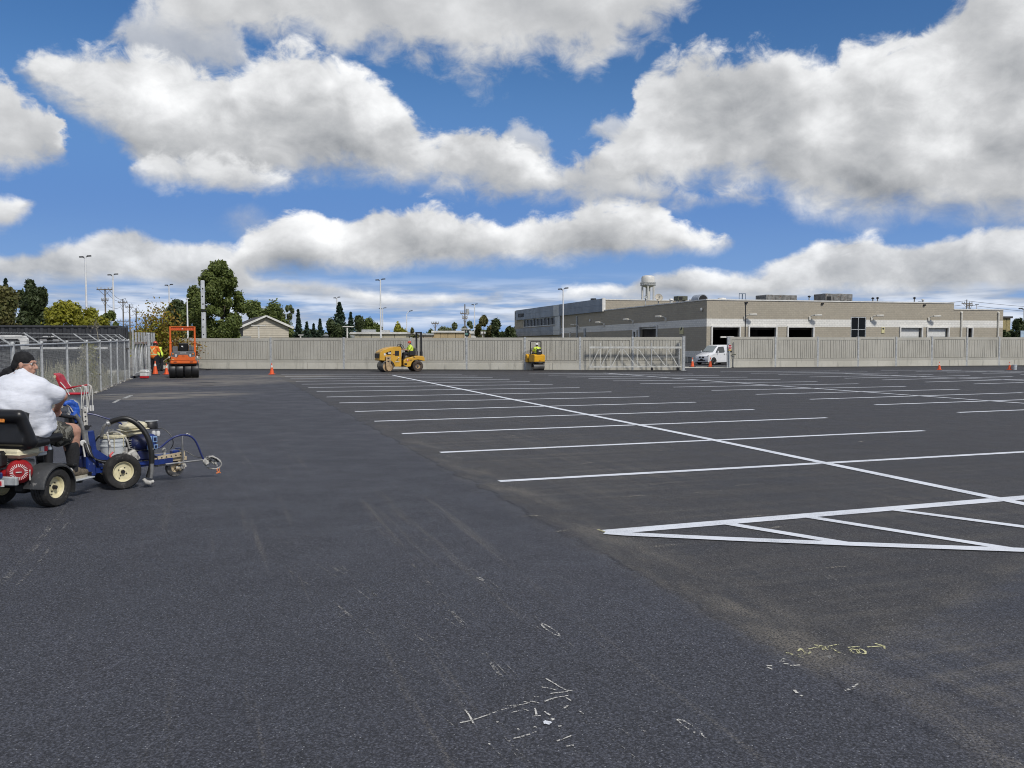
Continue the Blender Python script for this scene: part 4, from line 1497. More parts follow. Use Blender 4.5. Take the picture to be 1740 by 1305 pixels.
def roof_things():
    t, k = on_roof('rooftop_unit', 'olive green rooftop air unit on white legs between dish and half-round duct', 'air unit', 1156, 73)
    zt = at(0, 503, 73).z - ROOFZ
    for sx in (-.3, .3):
        b = MB(); b.box((sx, 0, zt * .25), (.07, .4, zt * .5)); b.build('leg', M_TRIM, t)
    b = MB(); b.box((0, 0, zt * .72), (18 * k, .8, zt * .5), None, .02); b.build('cabinet', M_OLIVE, t)
    b = MB(); b.box((-.2, -.41, zt * .72), (.30, .03, zt * .3)); b.build('intake_grille', M_BLACK, t)
    t, k = on_roof('roof_duct', 'half-round grey roof duct at the building corner', 'duct', 1194, 70)
    r = 9.5 * k
    zc = at(0, 510.5, 70).z - ROOFZ
    pr = [(r * math.cos(a), zc + r * 1.05 * math.sin(a)) for a in np.linspace(0, math.pi, 15)]
    b = MB(); b.prism(pr + [(-r, 0), (r, 0)], (-.28, -.5, 0), (1, 0, 0), (0, 0, 1), (0, 1.1, 0)); b.build('duct_shell', mat('duct_grey', (0.33, 0.37, 0.42), .5, var=.1), t)
    pr2 = [(r * .86 * math.cos(a), zc + r * .9 * math.sin(a)) for a in np.linspace(0, math.pi, 15)]
    b = MB(); b.prism(pr2 + [(-r * .86, 0.02), (r * .86, 0.02)], (-.28, -.53, 0), (1, 0, 0), (0, 0, 1), (0, .04, 0)); b.build('mouth_grille', M_BLACK, t)
    for px, y0, w_, lab in ((1318, 502, 60, 'grey rooftop cooling unit with vents, left of the rusty one'), (1414.5, 500, 54, 'rust-streaked rooftop cooling unit with a dark open end')):
        t, k = on_roof('rooftop_unit', lab, 'air unit', px, 75.5)
        h = at(0, y0, 75.5).z - ROOFZ
        ww = w_ * k
        b = MB(); b.box((0, 0, h / 2 + .04), (ww, 1.6, h - .08), None, .03); b.build('cabinet', M_HVAC, t)
        for i in range(4):
            b = MB(); b.box((-ww * .38 + ww * .25 * i, -.815, h * .6), (ww * .16, .04, h * .34), None, .008)
            b.build('louvre', M_BLACK if (px > 1400 and i == 0) else M_HVAC, t)
        b = MB(); b.box((0, 0, .03), (ww * 1.05, 1.66, .05)); b.build('curb', M_ROOF, t)
        for sx in (-.25, .2):
            b = MB(); b.cyl((ww * sx, 0, h), (ww * sx, 0, h + .05), .34, n=18); b.build('fan_ring', M_GALVD, t)
    for px, y0, y1, r, lab in ((1140, 507, 512, 4.2, 'small white roof vent beside the olive unit'), (1176, 507.5, 512, 6, 'low white roof vent left of the half-round duct'), (1226, 505.5, 511, 8, 'wide low white roof vent right of the half-round duct')):
        t, k = on_roof('roof_vent', lab, 'vent', px, 74)
        z1 = at(0, y0, 74).z - ROOFZ
        b = MB(); b.cyl((0, 0, 0), (0, 0, z1 * .75), r * k * .6, n=16); b.build('stack', M_TRIM, t)
        b = MB(); b.lathe([(0.001, z1), (r * k * .8, z1 * .93), (r * k, z1 * .72), (r * k * .5, z1 * .7)], n=18); b.build('hood', M_TRIM, t)
    for px, y0, lab in ((1374, 504, 'thin pipe vent between the two rooftop cooling units'), (1482, 507, 'squat dark roof pipe right of the rusty cooling unit'), (1490, 506.5, 'dark roof pipe with a cowl right of the squat one'), (1552.5, 506.5, 'lone dark pipe vent towards the right roof end'), (1567, 509.5, 'small pale vent at the step of the roofline')):
        t, k = on_roof('roof_vent', lab, 'vent', px, 75)
        z1 = at(0, y0, 75).z - ROOFZ
        b = MB(); b.cyl((0, 0, 0), (0, 0, z1), .05, n=10); b.build('pipe', M_GALVD if px < 1400 else M_HVAC, t)
        b = MB(); b.lathe([(.001, z1 + .1), (.12, z1 + .04), (.12, z1 - .04), (.05, z1 - .06)], n=12); b.build('cowl', M_BLACK if px < 1560 else M_TRIM, t)
    t, k = on_roof('roof_ladder', 'blue hooped roof ladder rails above the first garage door', 'ladder', 1260.5, 69.5)
    z1 = at(0, 499, 69.5).z - ROOFZ
    mb = mat('blue_rail', (0.10, 0.15, 0.22), .5)
    for sx in (-.27, .03):
        b = MB(); b.tube(spline([(sx, 0, -.3), (sx, 0, z1 - .06), (sx + .06, 0, z1), (sx + .2, 0, z1), (sx + .25, 0, z1 - .06), (sx + .25, 0, -.3)], 4), .022, 8); b.build('handrail', mb, t)
    for z in (-.25, .05):
        b = MB(); b.cyl((-.27, 0, z), (.28, 0, z), .018, n=8); b.build('rung', mb, t)
    for px, yc, r, Y, lab in ((1119, 505.5, 6.8, 84, 'large cream satellite dish on the roof by the water tower'), (1097, 505.5, 3.4, 82, 'small grey satellite dish left of the large cream one')):
        t, k = on_roof('satellite_dish', lab, 'satellite dish', px, Y, 4.45)
        zc = at(0, yc, Y).z - 4.45
        ax = Vector((-.15, -.9, .35)).normalized()
        b = MB(); b.lathe([(.001, -.16 * r * k * 2), (r * k * .5, -.10 * r * k * 2), (r * k * .85, -.03), (r * k, .03), (r * k * .97, .05), (r * k * .8, 0), (.001, -.12 * r * k * 2)], (0, 0, zc), ax, 22)
        b.build('reflector', mat('dish_cream', (.50, .46, .38), .6, var=.15) if r > 5 else M_GALVD, t)
        b = MB(); b.cyl((0, .1, 0), (0, .08, zc), .05, n=8); b.build('mast', M_GALVD, t)
        b = MB(); b.cyl((0, 0, zc - r * k * .8), Vector((0, 0, zc)) + ax * r * k * .9, .02, n=6); b.ell(Vector((0, 0, zc)) + ax * r * k * .9, (.06, .06, .06), 8, 6); b.build('feed_arm', M_GALVD, t)
    t, k = on_roof('roof_unit_cluster', 'dark low equipment box on the roof behind the blue grey fascia', 'air unit', 1008, 92, 5.1)
    h = at(0, 507, 92).z - 5.1
    b = MB(); b.box((0, 0, h / 2), (.45, .5, h), None, .02); b.build('cabinet', M_BLACK, t)
    b = MB(); b.box((1.0, 0, h / 2 - .02), (1.2, .3, h * .8), None, .02); b.build('side_cabinet', M_HVAC, t)


roof_things()


def water_tower():
    Y = 190.0
    k = Y / F
    p = at(1100.5, 560, Y)
    t = thing('water_tower', 'white cylindrical water tower on legs rising behind the tan building', 'water tower', (p.x, p.y, 0))
    z = lambda y: at(0, y, Y).z
    m = mat('tower_paint', (0.60, 0.59, 0.55), .5, var=.12, vscale=.5, spots=(1.2, .66, (.45, .42, .38)))
    r = 11.3 * k
    b = MB(); b.lathe([(.001, z(467.6)), (r * .5, z(468)), (r * .86, z(469.4)), (r, z(472)), (r, z(484))], n=32); b.build('tank', m, t)
    b = MB(); b.lathe([(r, z(484)), (r * .72, z(487)), (r * .3, z(489)), (.001, z(489.4))], n=32); b.build('tank_bowl', m, t)
    b = MB(); b.lathe([(r * .98, z(484.6)), (r * 1.17, z(484.6)), (r * 1.17, z(485.3)), (r * .98, z(485.4))], n=32); b.build('catwalk', M_GALVD, t)
    b = MB()
    for i in range(20):
        a = i * 2 * math.pi / 20
        b.cyl((r * 1.15 * math.cos(a), r * 1.15 * math.sin(a), z(485)), (r * 1.15 * math.cos(a), r * 1.15 * math.sin(a), z(480.6)), .05, n=5)
    b.tube([(r * 1.15 * math.cos(a), r * 1.15 * math.sin(a), z(480.6)) for a in np.linspace(0, 2 * math.pi, 33)[:-1]], .06, 5, closed=True)
    b.build('handrail', M_GALVD, t)
    for i in range(6):
        a = i * math.pi / 3 + .35
        b = MB(); b.cyl((r * 1.0 * math.cos(a), r * 1.0 * math.sin(a), 0), (r * .96 * math.cos(a), r * .96 * math.sin(a), z(485)), .20, n=10); b.build('leg', m, t)
    b = MB(); b.cyl((0, 0, 0), (0, 0, z(489)), .5, n=14); b.build('riser_pipe', m, t)


water_tower()

# ------------------------------------------------------------------ house and low buildings beyond the wall
M_SIDING = mat('beige_siding', (0.47, 0.43, 0.35), .7, var=.06, vscale=2)
M_ROOFD = mat('dark_shingle', (0.06, 0.057, 0.055), .9, var=.3, vscale=3, bump=.5)
M_CREAM = mat('cream_wall', (0.50, 0.46, 0.35), .8, var=.1, vscale=.5)
M_TANW = mat('sandy_wall', (0.46, 0.36, 0.21), .85, var=.12, vscale=.4)


def house():
    Y = 96.0
    k = Y / F
    p = at(452, 560, Y)
    t = thing('house', 'beige sided gable house with white eaves beyond the concrete wall', 'house', (p.x, p.y, 0), R(22))
    hw = 37.5 * k
    ze, zr = at(0, 553.6, Y).z, at(0, 539.5, Y).z
    D = 14.0
    n = 12
    b = MB()
    b.prism([(-hw, 0), (hw, 0), (hw, ze), (0, zr), (-hw, ze)], (0, 0.05, 0), (1, 0, 0), (0, 0, 1), (0, D, 0))
    b.build('wall_core', mat('shaded_house_side', (0.16, 0.15, 0.13), .8), t)  # shade of the side wall put into a darker base colour
    rows = 17
    for i in range(rows):           # lap boards of the gable
        z0, z1 = zr * i / rows, zr * (i + 1) / rows - .012
        f = lambda z: hw if z <= ze else hw * (zr - z) / (zr - ze)
        w0, w1 = f(z0), max(f(z1), .02)
        b = MB()
        b.add([(-w0, -.045, z0), (w0, -.045, z0), (w1, -.012, z1), (-w1, -.012, z1), (-w0, .05, z0), (w0, .05, z0), (w1, .05, z1), (-w1, .05, z1)], [(0, 1, 2, 3), (4, 7, 6, 5), (0, 4, 5, 1), (1, 5, 6, 2), (2, 6, 7, 3), (3, 7, 4, 0)])
        b.build('siding_board', M_SIDING, t)
    for s in (-1, 1):
        b = MB()
        b.prism([(s * (hw + .45), ze - .28), (0, zr + .10), (0, zr + .24), (s * (hw + .50), ze - .14)], (0, -.4, 0), (1, 0, 0), (0, 0, 1), (0, D + .8, 0))
        rf = b.build('roof', M_ROOFD, t)
        b = MB()
        b.prism([(s * (hw + .45), ze - .34), (s * .01, zr + .06), (s * .01, zr + .26), (s * (hw + .52), ze - .12)], (0, -.46, 0), (1, 0, 0), (0, 0, 1), (0, .055, 0))
        b.build('fascia_board', M_TRIM, rf)
    return t


house()


def low_building(name, label, px0, px1, ytop, Y, m, roofm, D=10.0, parts=True, splits=4, rz=0.0):
    a, c = at(px0, 560, Y), at(px1, 560, Y)
    w_ = c.x - a.x
    h = at(0, ytop, Y).z
    t = thing(name, label, 'building', ((a.x + c.x) / 2, Y, 0), rz)
    for i in range(splits):
        b = MB()
        b.box((-w_ / 2 + w_ * (i + .5) / splits, D / 2 + (i % 2) * .004, (h - .25) / 2), (w_ / splits - .05, D, h - .25))
        b.build('wall_bay', m, t)
    b = MB(); b.box((0, D / 2, h - .12), (w_ + .3, D + .4, .24)); b.build('roof', roofm, t)
    return t, w_, h


t_, w_, h_ = low_building('low_building', 'long cream flat roofed building behind the yellow combination roller', 592, 690, 564.2, 105, M_CREAM, M_TRIM, splits=5)
b = MB(); b.box((-w_ / 2 + .35, 4.8, h_ * .45), (.8, 10.2, h_ * .8)); b.build('grey_annex', M_GALVD, t_)
b = MB(); b.box((-w_ * .17, 1, h_ + .15), (1.6, 1, .3), None, .03); b.build('roof_unit', M_GALV, t_)
b = MB(); b.box((w_ * .12, 1, h_ + .12), (1.0, 1, .25), None, .03); b.build('roof_unit', M_GALV, t_)
t_, w_, h_ = low_building('low_building', 'sandy brick flat roofed building left of the dark bushes', 735, 800, 562.0, 118, M_TANW, M_TRIM, splits=5)
t_, w_, h_ = low_building('low_building', 'low pinkish shed roof just left of the sandy brick building', 704, 735, 566.5, 117, mat('pink_wall', (.42, .36, .29), .8), M_GALVD, splits=2)
t_, w_, h_ = low_building('low_building', 'plain white box trailer half hidden beneath the dark bushes', 800.5, 822, 563.5, 108, M_TRIM, M_TRIM, D=3, splits=2)
t_, w_, h_ = low_building('low_building', 'small grey roofed shed among the far conifers', 513, 545, 567.5, 122, mat('far_shed', (.22, .22, .21), .8), M_GALVD, splits=2)
t_, w_, h_ = low_building('low_building', 'pale shed roof peeking over the wall left of the gable house', 381, 408, 571.2, 92, M_GALV, M_GALV, splits=2)
t_, w_, h_ = low_building('low_building', 'mustard block house behind the right end of the long building', 1702, 1717, 537.5, 110, mat('mustard_wall', (.36, .30, .14), .8), M_ROOFD, splits=2)

# blue and white sign at the right edge
def edge_sign():
    Y = 78.0
    p = at(1742, 560, Y)
    t = thing('roadside_sign', 'pale blue sign panel with dark script cut off by the right edge', 'sign', (p.x, p.y, 0))
    z0, z1 = 1.4, at(0, 562, Y).z
    wv = 16 / F * Y
    b = MB(); b.box((0, 0, (z0 + z1) / 2), (wv, .12, z1 - z0), None, .02); b.build('panel', mat('sign_blue', (.42, .55, .66), .5, var=.15, vscale=2), t)
    b = MB(); b.box((0, -.066, z0 + (z1 - z0) * .22), (wv * .8, .01, (z1 - z0) * .35)); b.build('blue_field', mat('sign_blue_deep', (.22, .34, .52), .5), t)
    text_part('lettering', 'fa', .46, (.02, -.07, z1 - .32), (R(90), 0, 0), mat('sign_script', (.03, .06, .12), .5), t, .004, .006)
    for s in (-.3, .3):
        b = MB(); b.box((s, .1, .8), (.08, .08, 1.6)); b.build('post', M_GALV, t)


edge_sign()

# ------------------------------------------------------------------ trees
def leaf_mesh(name, P, Nrm, size, m):
    """P: leaf centres, Nrm: rough facing; one small four-cornered blade each"""
    n = len(P)
    a = rng.normal(size=(n, 3)) * 0.8 + Nrm
    a /= np.linalg.norm(a, axis=1, keepdims=True) + 1e-9
    r = rng.normal(size=(n, 3))
    u = np.cross(a, r)
    u /= np.linalg.norm(u, axis=1, keepdims=True) + 1e-9
    v = np.cross(a, u)
    s = size * rng.uniform(0.55, 1.25, size=(n, 1))
    V = np.empty((n, 4, 3))
    V[:, 0] = P + u * s
    V[:, 1] = P + v * s * 0.55 + a * s * 0.12
    V[:, 2] = P - u * s
    V[:, 3] = P - v * s * 0.55 + a * s * 0.12
    me = bpy.data.meshes.new(name)
    me.vertices.add(n * 4)
    me.loops.add(n * 4)
    me.polygons.add(n)
    me.vertices.foreach_set('co', V.reshape(-1).astype(np.float32))
    me.loops.foreach_set('vertex_index', np.arange(n * 4, dtype=np.int32))
    me.polygons.foreach_set('loop_start', np.arange(0, n * 4, 4, dtype=np.int32))
    me.update(calc_edges=True)
    me.materials.append(m)
    return me


def clumps(rx, ry, rz, zc, k, frac=0.34, flat=1.0, seed=0, lower=1.1):
    """uneven set of leaf masses filling an ellipsoid"""
    q = np.random.default_rng(seed)
    out = []
    while len(out) < k:
        z = q.uniform(-1, 1)
        pr = math.sqrt(max(0.0, 1 - z ** 2.6)) if z > 0 else 1 - 0.30 * z * z
        pr *= 1 + 0.10 * math.sin(5 * z + seed)
        a = q.uniform(0, 2 * math.pi)
        f = q.uniform(0, 1) ** 0.5 * 0.80 * pr
        r = frac * q.uniform(0.55, 1.15)
        out.append((math.cos(a) * rx * f, math.sin(a) * ry * f, zc + z * rz * 0.86, r * rx, r * ry, r * min(rz, rx * 1.6) * flat))
    return np.array(out)


def crown_points(bl, n, q):
    w = (bl[:, 3] * bl[:, 5]) ** 1.0
    idx = q.choice(len(bl), size=n, p=w / w.sum())
    d = q.normal(size=(n, 3))
    d /= np.linalg.norm(d, axis=1, keepdims=True)
    rad = 1.0 - 0.55 * q.random((n, 1)) ** 1.6
    rad *= 1 + 0.17 * q.normal(size=(n, 1))
    P = bl[idx, :3] + d * bl[idx, 3:] * rad
    return P, d


M_BARK = mat('bark', (0.075, 0.06, 0.045), .95, var=.35, vscale=5, bump=.8, bscale=18)
GREENS = {
    'mid': leaf_mat('leaf_mid_green', (0.070, 0.102, 0.025), (0.175, 0.210, 0.058)),
    'dark': leaf_mat('leaf_dark_green', (0.032, 0.048, 0.019), (0.086, 0.112, 0.042)),
    'olive': leaf_mat('leaf_olive', (0.0697, 0.0853, 0.0248), (0.186, 0.1628, 0.062)),
    'yellow': leaf_mat('leaf_yellow_green', (0.150, 0.165, 0.018), (0.330, 0.310, 0.035)),
    'spruce': leaf_mat('leaf_spruce', (0.0186, 0.0403, 0.0248), (0.0558, 0.0868, 0.0527), .1),
    'pale': leaf_mat('leaf_pale_green', (0.093, 0.1318, 0.062), (0.217, 0.2402, 0.124)),
    'amber': leaf_mat('leaf_amber', (0.170, 0.130, 0.022), (0.330, 0.205, 0.035)),
    'rust': leaf_mat('leaf_rust', (0.190, 0.060, 0.025), (0.260, 0.120, 0.045)),
}


def tree(name, label, px, ytop, wpx, Y, kind, n=5000, k=16, leaf=0.30, zbase=0.25, group=None, depth=1.0, frac=0.36, seed=1, trunk_r=None, flat=1.0, cat='tree', rot=0.0):
    s = Y / F
    p = at(px, 560, Y)
    H = at(px, ytop, Y).z
    rx = wpx * s / 2
    t = thing(name, label, cat, (p.x, Y, 0), rot, group)
    q = np.random.default_rng(seed * 17 + 3)
    z0 = H * zbase
    rz = (H - z0) / 2
    bl = clumps(rx, rx * depth, rz, z0 + rz, k, frac, flat, seed)
    # keep the outline: scale masses so the crown meets its height and width
    ex = np.max(np.abs(bl[:, 0]) + bl[:, 3] * .9)
    bl[:, 0] *= rx / ex; bl[:, 3] *= rx / ex
    bl[:, 1] *= rx / ex; bl[:, 4] *= rx / ex
    tz = np.max(bl[:, 2] + bl[:, 5] * .92)
    bl[:, 2] += (H - tz)
    P, d = crown_points(bl, n, q)
    P[:, 2] = np.maximum(P[:, 2], 0.05)
    mesh_obj('crown', leaf_mesh('crown', P, d, leaf, GREENS[kind]), t)
    b = MB()
    r = trunk_r or max(0.10, rx * 0.07)
    top = z0 + rz * 0.9
    b.tube(spline([(0, 0, -.05), (r * .4, 0, z0 * .6 + .2), (-r * .3, r * .3, z0 + rz * .4), (0, 0, top)], 3), list(np.linspace(r * 1.25, r * .35, 10)), 8)
    for i in range(min(7, len(bl))):
        c = Vector(bl[i, :3])
        st = Vector((0, 0, z0 + (c.z - z0) * .35))
        b.tube(spline([st, st.lerp(c, .5) + Vector((0, 0, -.1 * rz * .3)), c], 3), list(np.linspace(r * .45, r * .12, 7)), 6)
    b.build('trunk', M_BARK, t)
    return t


def conifer(name, label, px, ytop, wpx, Y, n=4200, group=None, seed=1, kind='spruce', leaf=0.15, taper=1.0):
    s = Y / F
    p = at(px, 560, Y)
    H = at(px, ytop, Y).z
    rx = wpx * s / 2 * H / max(H - 1.7, .5)
    t = thing(name, label, 'tree', (p.x, Y, 0), 0, group)
    q = np.random.default_rng(seed * 31 + 5)
    nb = 70
    P, D = [], []
    per = n // nb
    for i in range(nb):
        h = (i + .5) / nb
        z = 0.06 * H + 0.94 * H * h
        L = rx * (1 - h) ** taper * q.uniform(0.6, 1.12) * (1 if i % 3 else .75) + 0.03
        for a in q.uniform(0, 2 * math.pi, 4):
            m_ = max(2, per // 4)
            tt = q.random(m_) ** 0.7
            droop = -0.22 * L * tt ** 1.5 + 0.10 * L * np.maximum(tt - .8, 0) * 5 * .4
            x, y = np.cos(a) * L * tt, np.sin(a) * L * tt
            pts = np.stack([x, y, z + droop], 1) + q.normal(size=(m_, 3)) * (0.04 * rx * (1.1 - h) + .02)
            P.append(pts)
            D.append(np.tile([np.cos(a) * .4, np.sin(a) * .4, .8], (m_, 1)))
    P, D = np.concatenate(P), np.concatenate(D)
    P[:, 2] = np.clip(P[:, 2], .05, H)
    mesh_obj('crown', leaf_mesh('crown', P, D, leaf, GREENS[kind]), t)
    b = MB()
    b.cyl((0, 0, -.05), (0, 0, H * .96), max(.08, rx * .09), .02, 8)
    b.build('trunk', M_BARK, t)
    return t


tree('olive_tree', 'olive and brown leafed tree at the left picture edge', 8, 491, 96, 68, 'olive', 15300, 20, .178, .1, seed=2)
tree('dark_tree', 'dark green spreading tree above the black container', 56, 477, 66, 76, 'dark', 16150, 26, .192, .12, seed=5, frac=.30)
conifer('spruce_tree', 'dark spruce tip poking above the olive tree at far left', 12, 474, 44, 82, seed=2, n=3600)
tree('yellow_bush', 'wide yellow green bush crown spreading behind the black container', 132, 514, 118, 62, 'yellow', 20400, 30, .126, .1, seed=3, frac=.28)
tree('green_tree', 'small mid green tree right of the yellow bush by the utility pole', 189, 529, 30, 84, 'mid', 3740, 8, .163, .1, seed=4)
conifer('spruce_tree', 'tiny dark spruce tip rising above the yellow bush', 118, 512, 22, 88, seed=4, n=1500)
tree('dark_tree', 'very dark tree behind the orange roller frame', 303, 511, 62, 96, 'dark', 11900, 16, .207, .05, seed=6)
tree('green_tree', 'mid green tree left of the tall one behind the silver mast', 332, 489, 50, 90, 'mid', 11050, 14, .185, .06, seed=7, frac=.33)
tree('tall_tree', 'tallest tree, dense green with two knobbly tops, right of the silver mast', 378, 443, 80, 86, 'mid', 44200, 80, .148, .02, seed=8, frac=.23, flat=.8)
tree('green_tree', 'rounded green tree filling the gap right of the tallest tree', 427, 512, 44, 112, 'mid', 8500, 12, .207, .05, seed=9)
tree('green_tree', 'broad dome shaped green tree behind the beige gable house', 466, 514, 66, 118, 'mid', 13600, 20, .207, .05, seed=10)
tree('pale_tree', 'thin wispy pale tree at the right shoulder of the dome shaped tree', 492, 519, 26, 119, 'pale', 1870, 9, .192, .3, seed=11, frac=.26)
conifer('spruce_tree', 'slim dark spruce just right of the beige gable house', 507, 526, 19, 112, seed=5)
conifer('spruce_tree', 'short spruce second to the right of the gable house', 521.5, 547, 16, 114, seed=6, n=2600)
conifer('spruce_tree', 'shortest spruce midway between the gable house and light pole', 533, 550.5, 15, 115, seed=7, n=2500)
conifer('spruce_tree', 'ragged spruce last before the dark thicket at the light pole', 544, 542, 18, 116, seed=8, n=3000)
conifer('spruce_tree', 'largest spruce, wide and dark, right behind a light pole', 577, 514.5, 46, 102, seed=9, n=11000, leaf=.17)
tree('dark_tree', 'dark rounded thicket tree at the foot of the largest spruce', 561, 544, 42, 100, 'dark', 6460, 10, .192, .03, seed=12)
conifer('spruce_tree', 'dark spruce directly right of the largest spruce', 596, 531, 26, 106, seed=10, n=2600)
tree('dark_tree', 'dark tree between spruces and the grey green tree', 607, 537, 30, 108, 'dark', 4760, 9, .192, .03, seed=13)
tree('pale_tree', 'grey green round tree left of the tallest grey light pole', 628, 540.5, 44, 122, 'mid', 7140, 14, .192, .03, seed=14)
tree('yellow_bush', 'bright green bushy tree behind the cream building', 675, 550, 36, 112, 'yellow', 4420, 10, .163, .03, seed=15)
tree('brown_bush', 'low brownish bush at the right end of the cream building', 701, 558, 20, 108, 'olive', 1530, 6, .148, .03, seed=16, cat='bush')
tree('green_tree', 'low dark green treetops above the pinkish shed', 728, 560, 24, 135, 'mid', 2040, 6, .207, .03, seed=17)
tree('pale_tree', 'low pale treetop row left above the sandy brick building', 757, 556, 34, 140, 'pale', 3740, 10, .207, .03, seed=18)
tree('pale_tree', 'pointed pale tree above the middle of the sandy building', 777, 549, 18, 138, 'pale', 2550, 7, .192, .03, seed=19)
tree('pale_tree', 'loose pale tree behind the utility pole and small dark sign', 796, 546, 22, 142, 'pale', 2210, 8, .192, .03, seed=20)
tree('olive_tree', 'olive bush with a peaked top right of the thin light pole', 822, 537, 34, 100, 'olive', 7140, 13, .163, .03, seed=21, frac=.3)
tree('dark_tree', 'dark bush touching the blue grey office end of the building', 853, 543, 48, 97, 'dark', 9350, 16, .163, .03, seed=22, frac=.28)
tree('olive_tree', 'paler olive bush peeping behind the dark one at the office end', 873, 549, 26, 118, 'olive', 3230, 8, .178, .03, seed=23)
tree('dark_tree', 'dark tree at the right edge beyond the long building', 1722, 543, 52, 88, 'dark', 8840, 14, .185, .03, seed=24)

# far line of woods
P = []
for px in np.arange(-300, 2100, 5.0):
    yt = 566 + 3 * math.sin(px * .021) + 2.2 * math.sin(px * .09 + 1)
    Y = 420 + 30 * math.sin(px * .013)
    a = at(px, yt, Y)
    m_ = 26
    P.append(np.stack([a.x + rng.normal(size=m_) * 2.2, np.full(m_, Y) + rng.normal(size=m_) * 3, a.z * rng.random(m_) ** .6], 1))
P = np.concatenate(P)
D = np.tile([0, -.6, .6], (len(P), 1))
mesh_obj('distant_treeline', leaf_mesh('distant_treeline', P, D, 1.1, GREENS['dark']), None, 'stuff')

# the yellowing young tree by the gate, with bare shoots
def young_tree():
    Y = 53.6
    s = Y / F
    p = at(262, 560, Y)
    t = thing('young_tree', 'straggly young tree with yellow and amber leaves behind the two workers', 'tree', (p.x, Y, 0))
    q = np.random.default_rng(5)
    b = MB()
    tips = []
    for (dx, y1, bend) in ((-14, 552, -.2), (-6, 536, .1), (2, 545, 0), (12, 528, .15), (22, 545, .3), (34, 552, .5), (40, 578, .6), (-24, 560, -.4), (52, 585, .9), (76, 590, 1.3)):
        e = at(262 + dx, y1, Y + q.uniform(-.8, .6)) - Vector((p.x, Y, 0))
        mid = Vector((e.x * .35 + q.normal() * .1, e.y * .4, e.z * .5))
        pts = spline([(q.normal() * .12, q.normal() * .12, -.03), mid, e], 5)
        b.tube(pts, list(np.linspace(.045, .010, len(pts))), 6)
        tips.append(pts)
    b.build('trunk', M_BARK, t)
    P, D = [], []
    for i, pts in enumerate(tips):
        for j, c in enumerate(pts):
            f = j / len(pts)
            if f < .35:
                continue
            n_ = int(60 * (1 - abs(f - .75)))
            P.append(np.array(c) + q.normal(size=(n_, 3)) * (.42 if i < 7 else .22))
    P = np.concatenate(P)
    P = P[P[:, 2] > .5]
    mesh_obj('crown', leaf_mesh('crown', P, q.normal(size=P.shape), .085, GREENS['amber']), t)
    P2 = np.concatenate([np.array(pts[len(pts) // 3 + q.integers(0, 7)]) + q.normal(size=(120, 3)) * .42 for pts in tips[:9] for _ in range(2)])
    mesh_obj('green_foliage', leaf_mesh('green_foliage', P2, q.normal(size=P2.shape), .085, GREENS['yellow']), t)
    P3 = np.concatenate([np.array(tips[8][-3]) + q.normal(size=(130, 3)) * np.array([.16, .2, .32]), np.array(tips[9][-2]) + q.normal(size=(170, 3)) * np.array([.2, .2, .36])])
    mesh_obj('rusty_foliage', leaf_mesh('rusty_foliage', P3, q.normal(size=P3.shape), .085, GREENS['rust']), t)


young_tree()

# ------------------------------------------------------------------ lamp posts, utility poles, masts
M_POLE = mat('pale_pole_paint', (0.72, 0.73, 0.74), .5, metal=.0, var=.1, vscale=.6)
M_HEAD = mat('lamp_head_grey', (0.05, 0.052, 0.055), .5)
M_WOOD = mat('weathered_pole_wood', (0.17, 0.145, 0.115), .9, var=.3, vscale=1.5)


def light_pole(label, px, ytop, Y, heads=2, span=8.5, m=M_POLE, r=None, turn=0.0, wpx=3.2):
    s = Y / F
    p = at(px, 560, Y)
    H = at(px, ytop, Y).z
    t = thing('light_pole', label, 'light pole', (p.x, Y, 0), turn)
    r = r or wpx * s / 2
    b = MB()
    b.cyl((0, 0, 0), (0, 0, H), r * 1.05, r * .72, 12)
    b.build('shaft', m, t)
    b = MB(); b.cyl((0, 0, -.02), (0, 0, .35), r * 2.6, n=14); b.build('footing', M_BASE, t)
    L = span * s
    for k, sx in enumerate((-1, 1)[:heads]):
        b = MB()
        z = H - .10 + (.10 if sx > 0 else 0.0)
        b.bar((sx * r * .5, 0, z - .02), (sx * L * .4, 0, z + .05), .07, .07)
        b.build('arm', M_HEAD, t)
        b = MB()
        c = Vector((sx * L * .66, 0, z + .09))
        rot = Matrix.Rotation(-.07, 3, 'Y')
        b.box(c, (L * .80, L * .34, .12), rot, .03)
        b.build('lamp_head', M_HEAD, t)
    return t


light_pole('tallest left twin-head light pole above the yellow bush', 148, 436.5, 77, span=9, wpx=3.8, turn=.35)
light_pole('twin-head light pole right of the wooden utility pole, above the container end', 194, 467, 92, span=8, wpx=3.4, turn=.5)
light_pole('light pole rising out of the amber leaves, left of the orange roller frame', 288.5, 484.5, 102, span=6.5, wpx=2.6, turn=.6)
light_pole('twin-head light pole directly in front of the largest spruce', 573, 506, 118, span=5.5, wpx=2.8)
light_pole('tall twin-head light pole left above the yellow combination roller', 647, 475.5, 100, span=8, wpx=3.0)
light_pole('distant thin light pole just right of the tall one', 650.5, 524, 150, span=6, wpx=2.2)
light_pole('thin twin-head light pole left of the olive bush', 806.5, 517.5, 130, span=5, wpx=2.2)
light_pole('twin-head light pole before the office end of the long building', 956.8, 491, 88, span=8.5, wpx=2.8)
light_pole('pale light pole cut by the right picture edge', 1738.5, 524, 92, span=8, wpx=1.6)


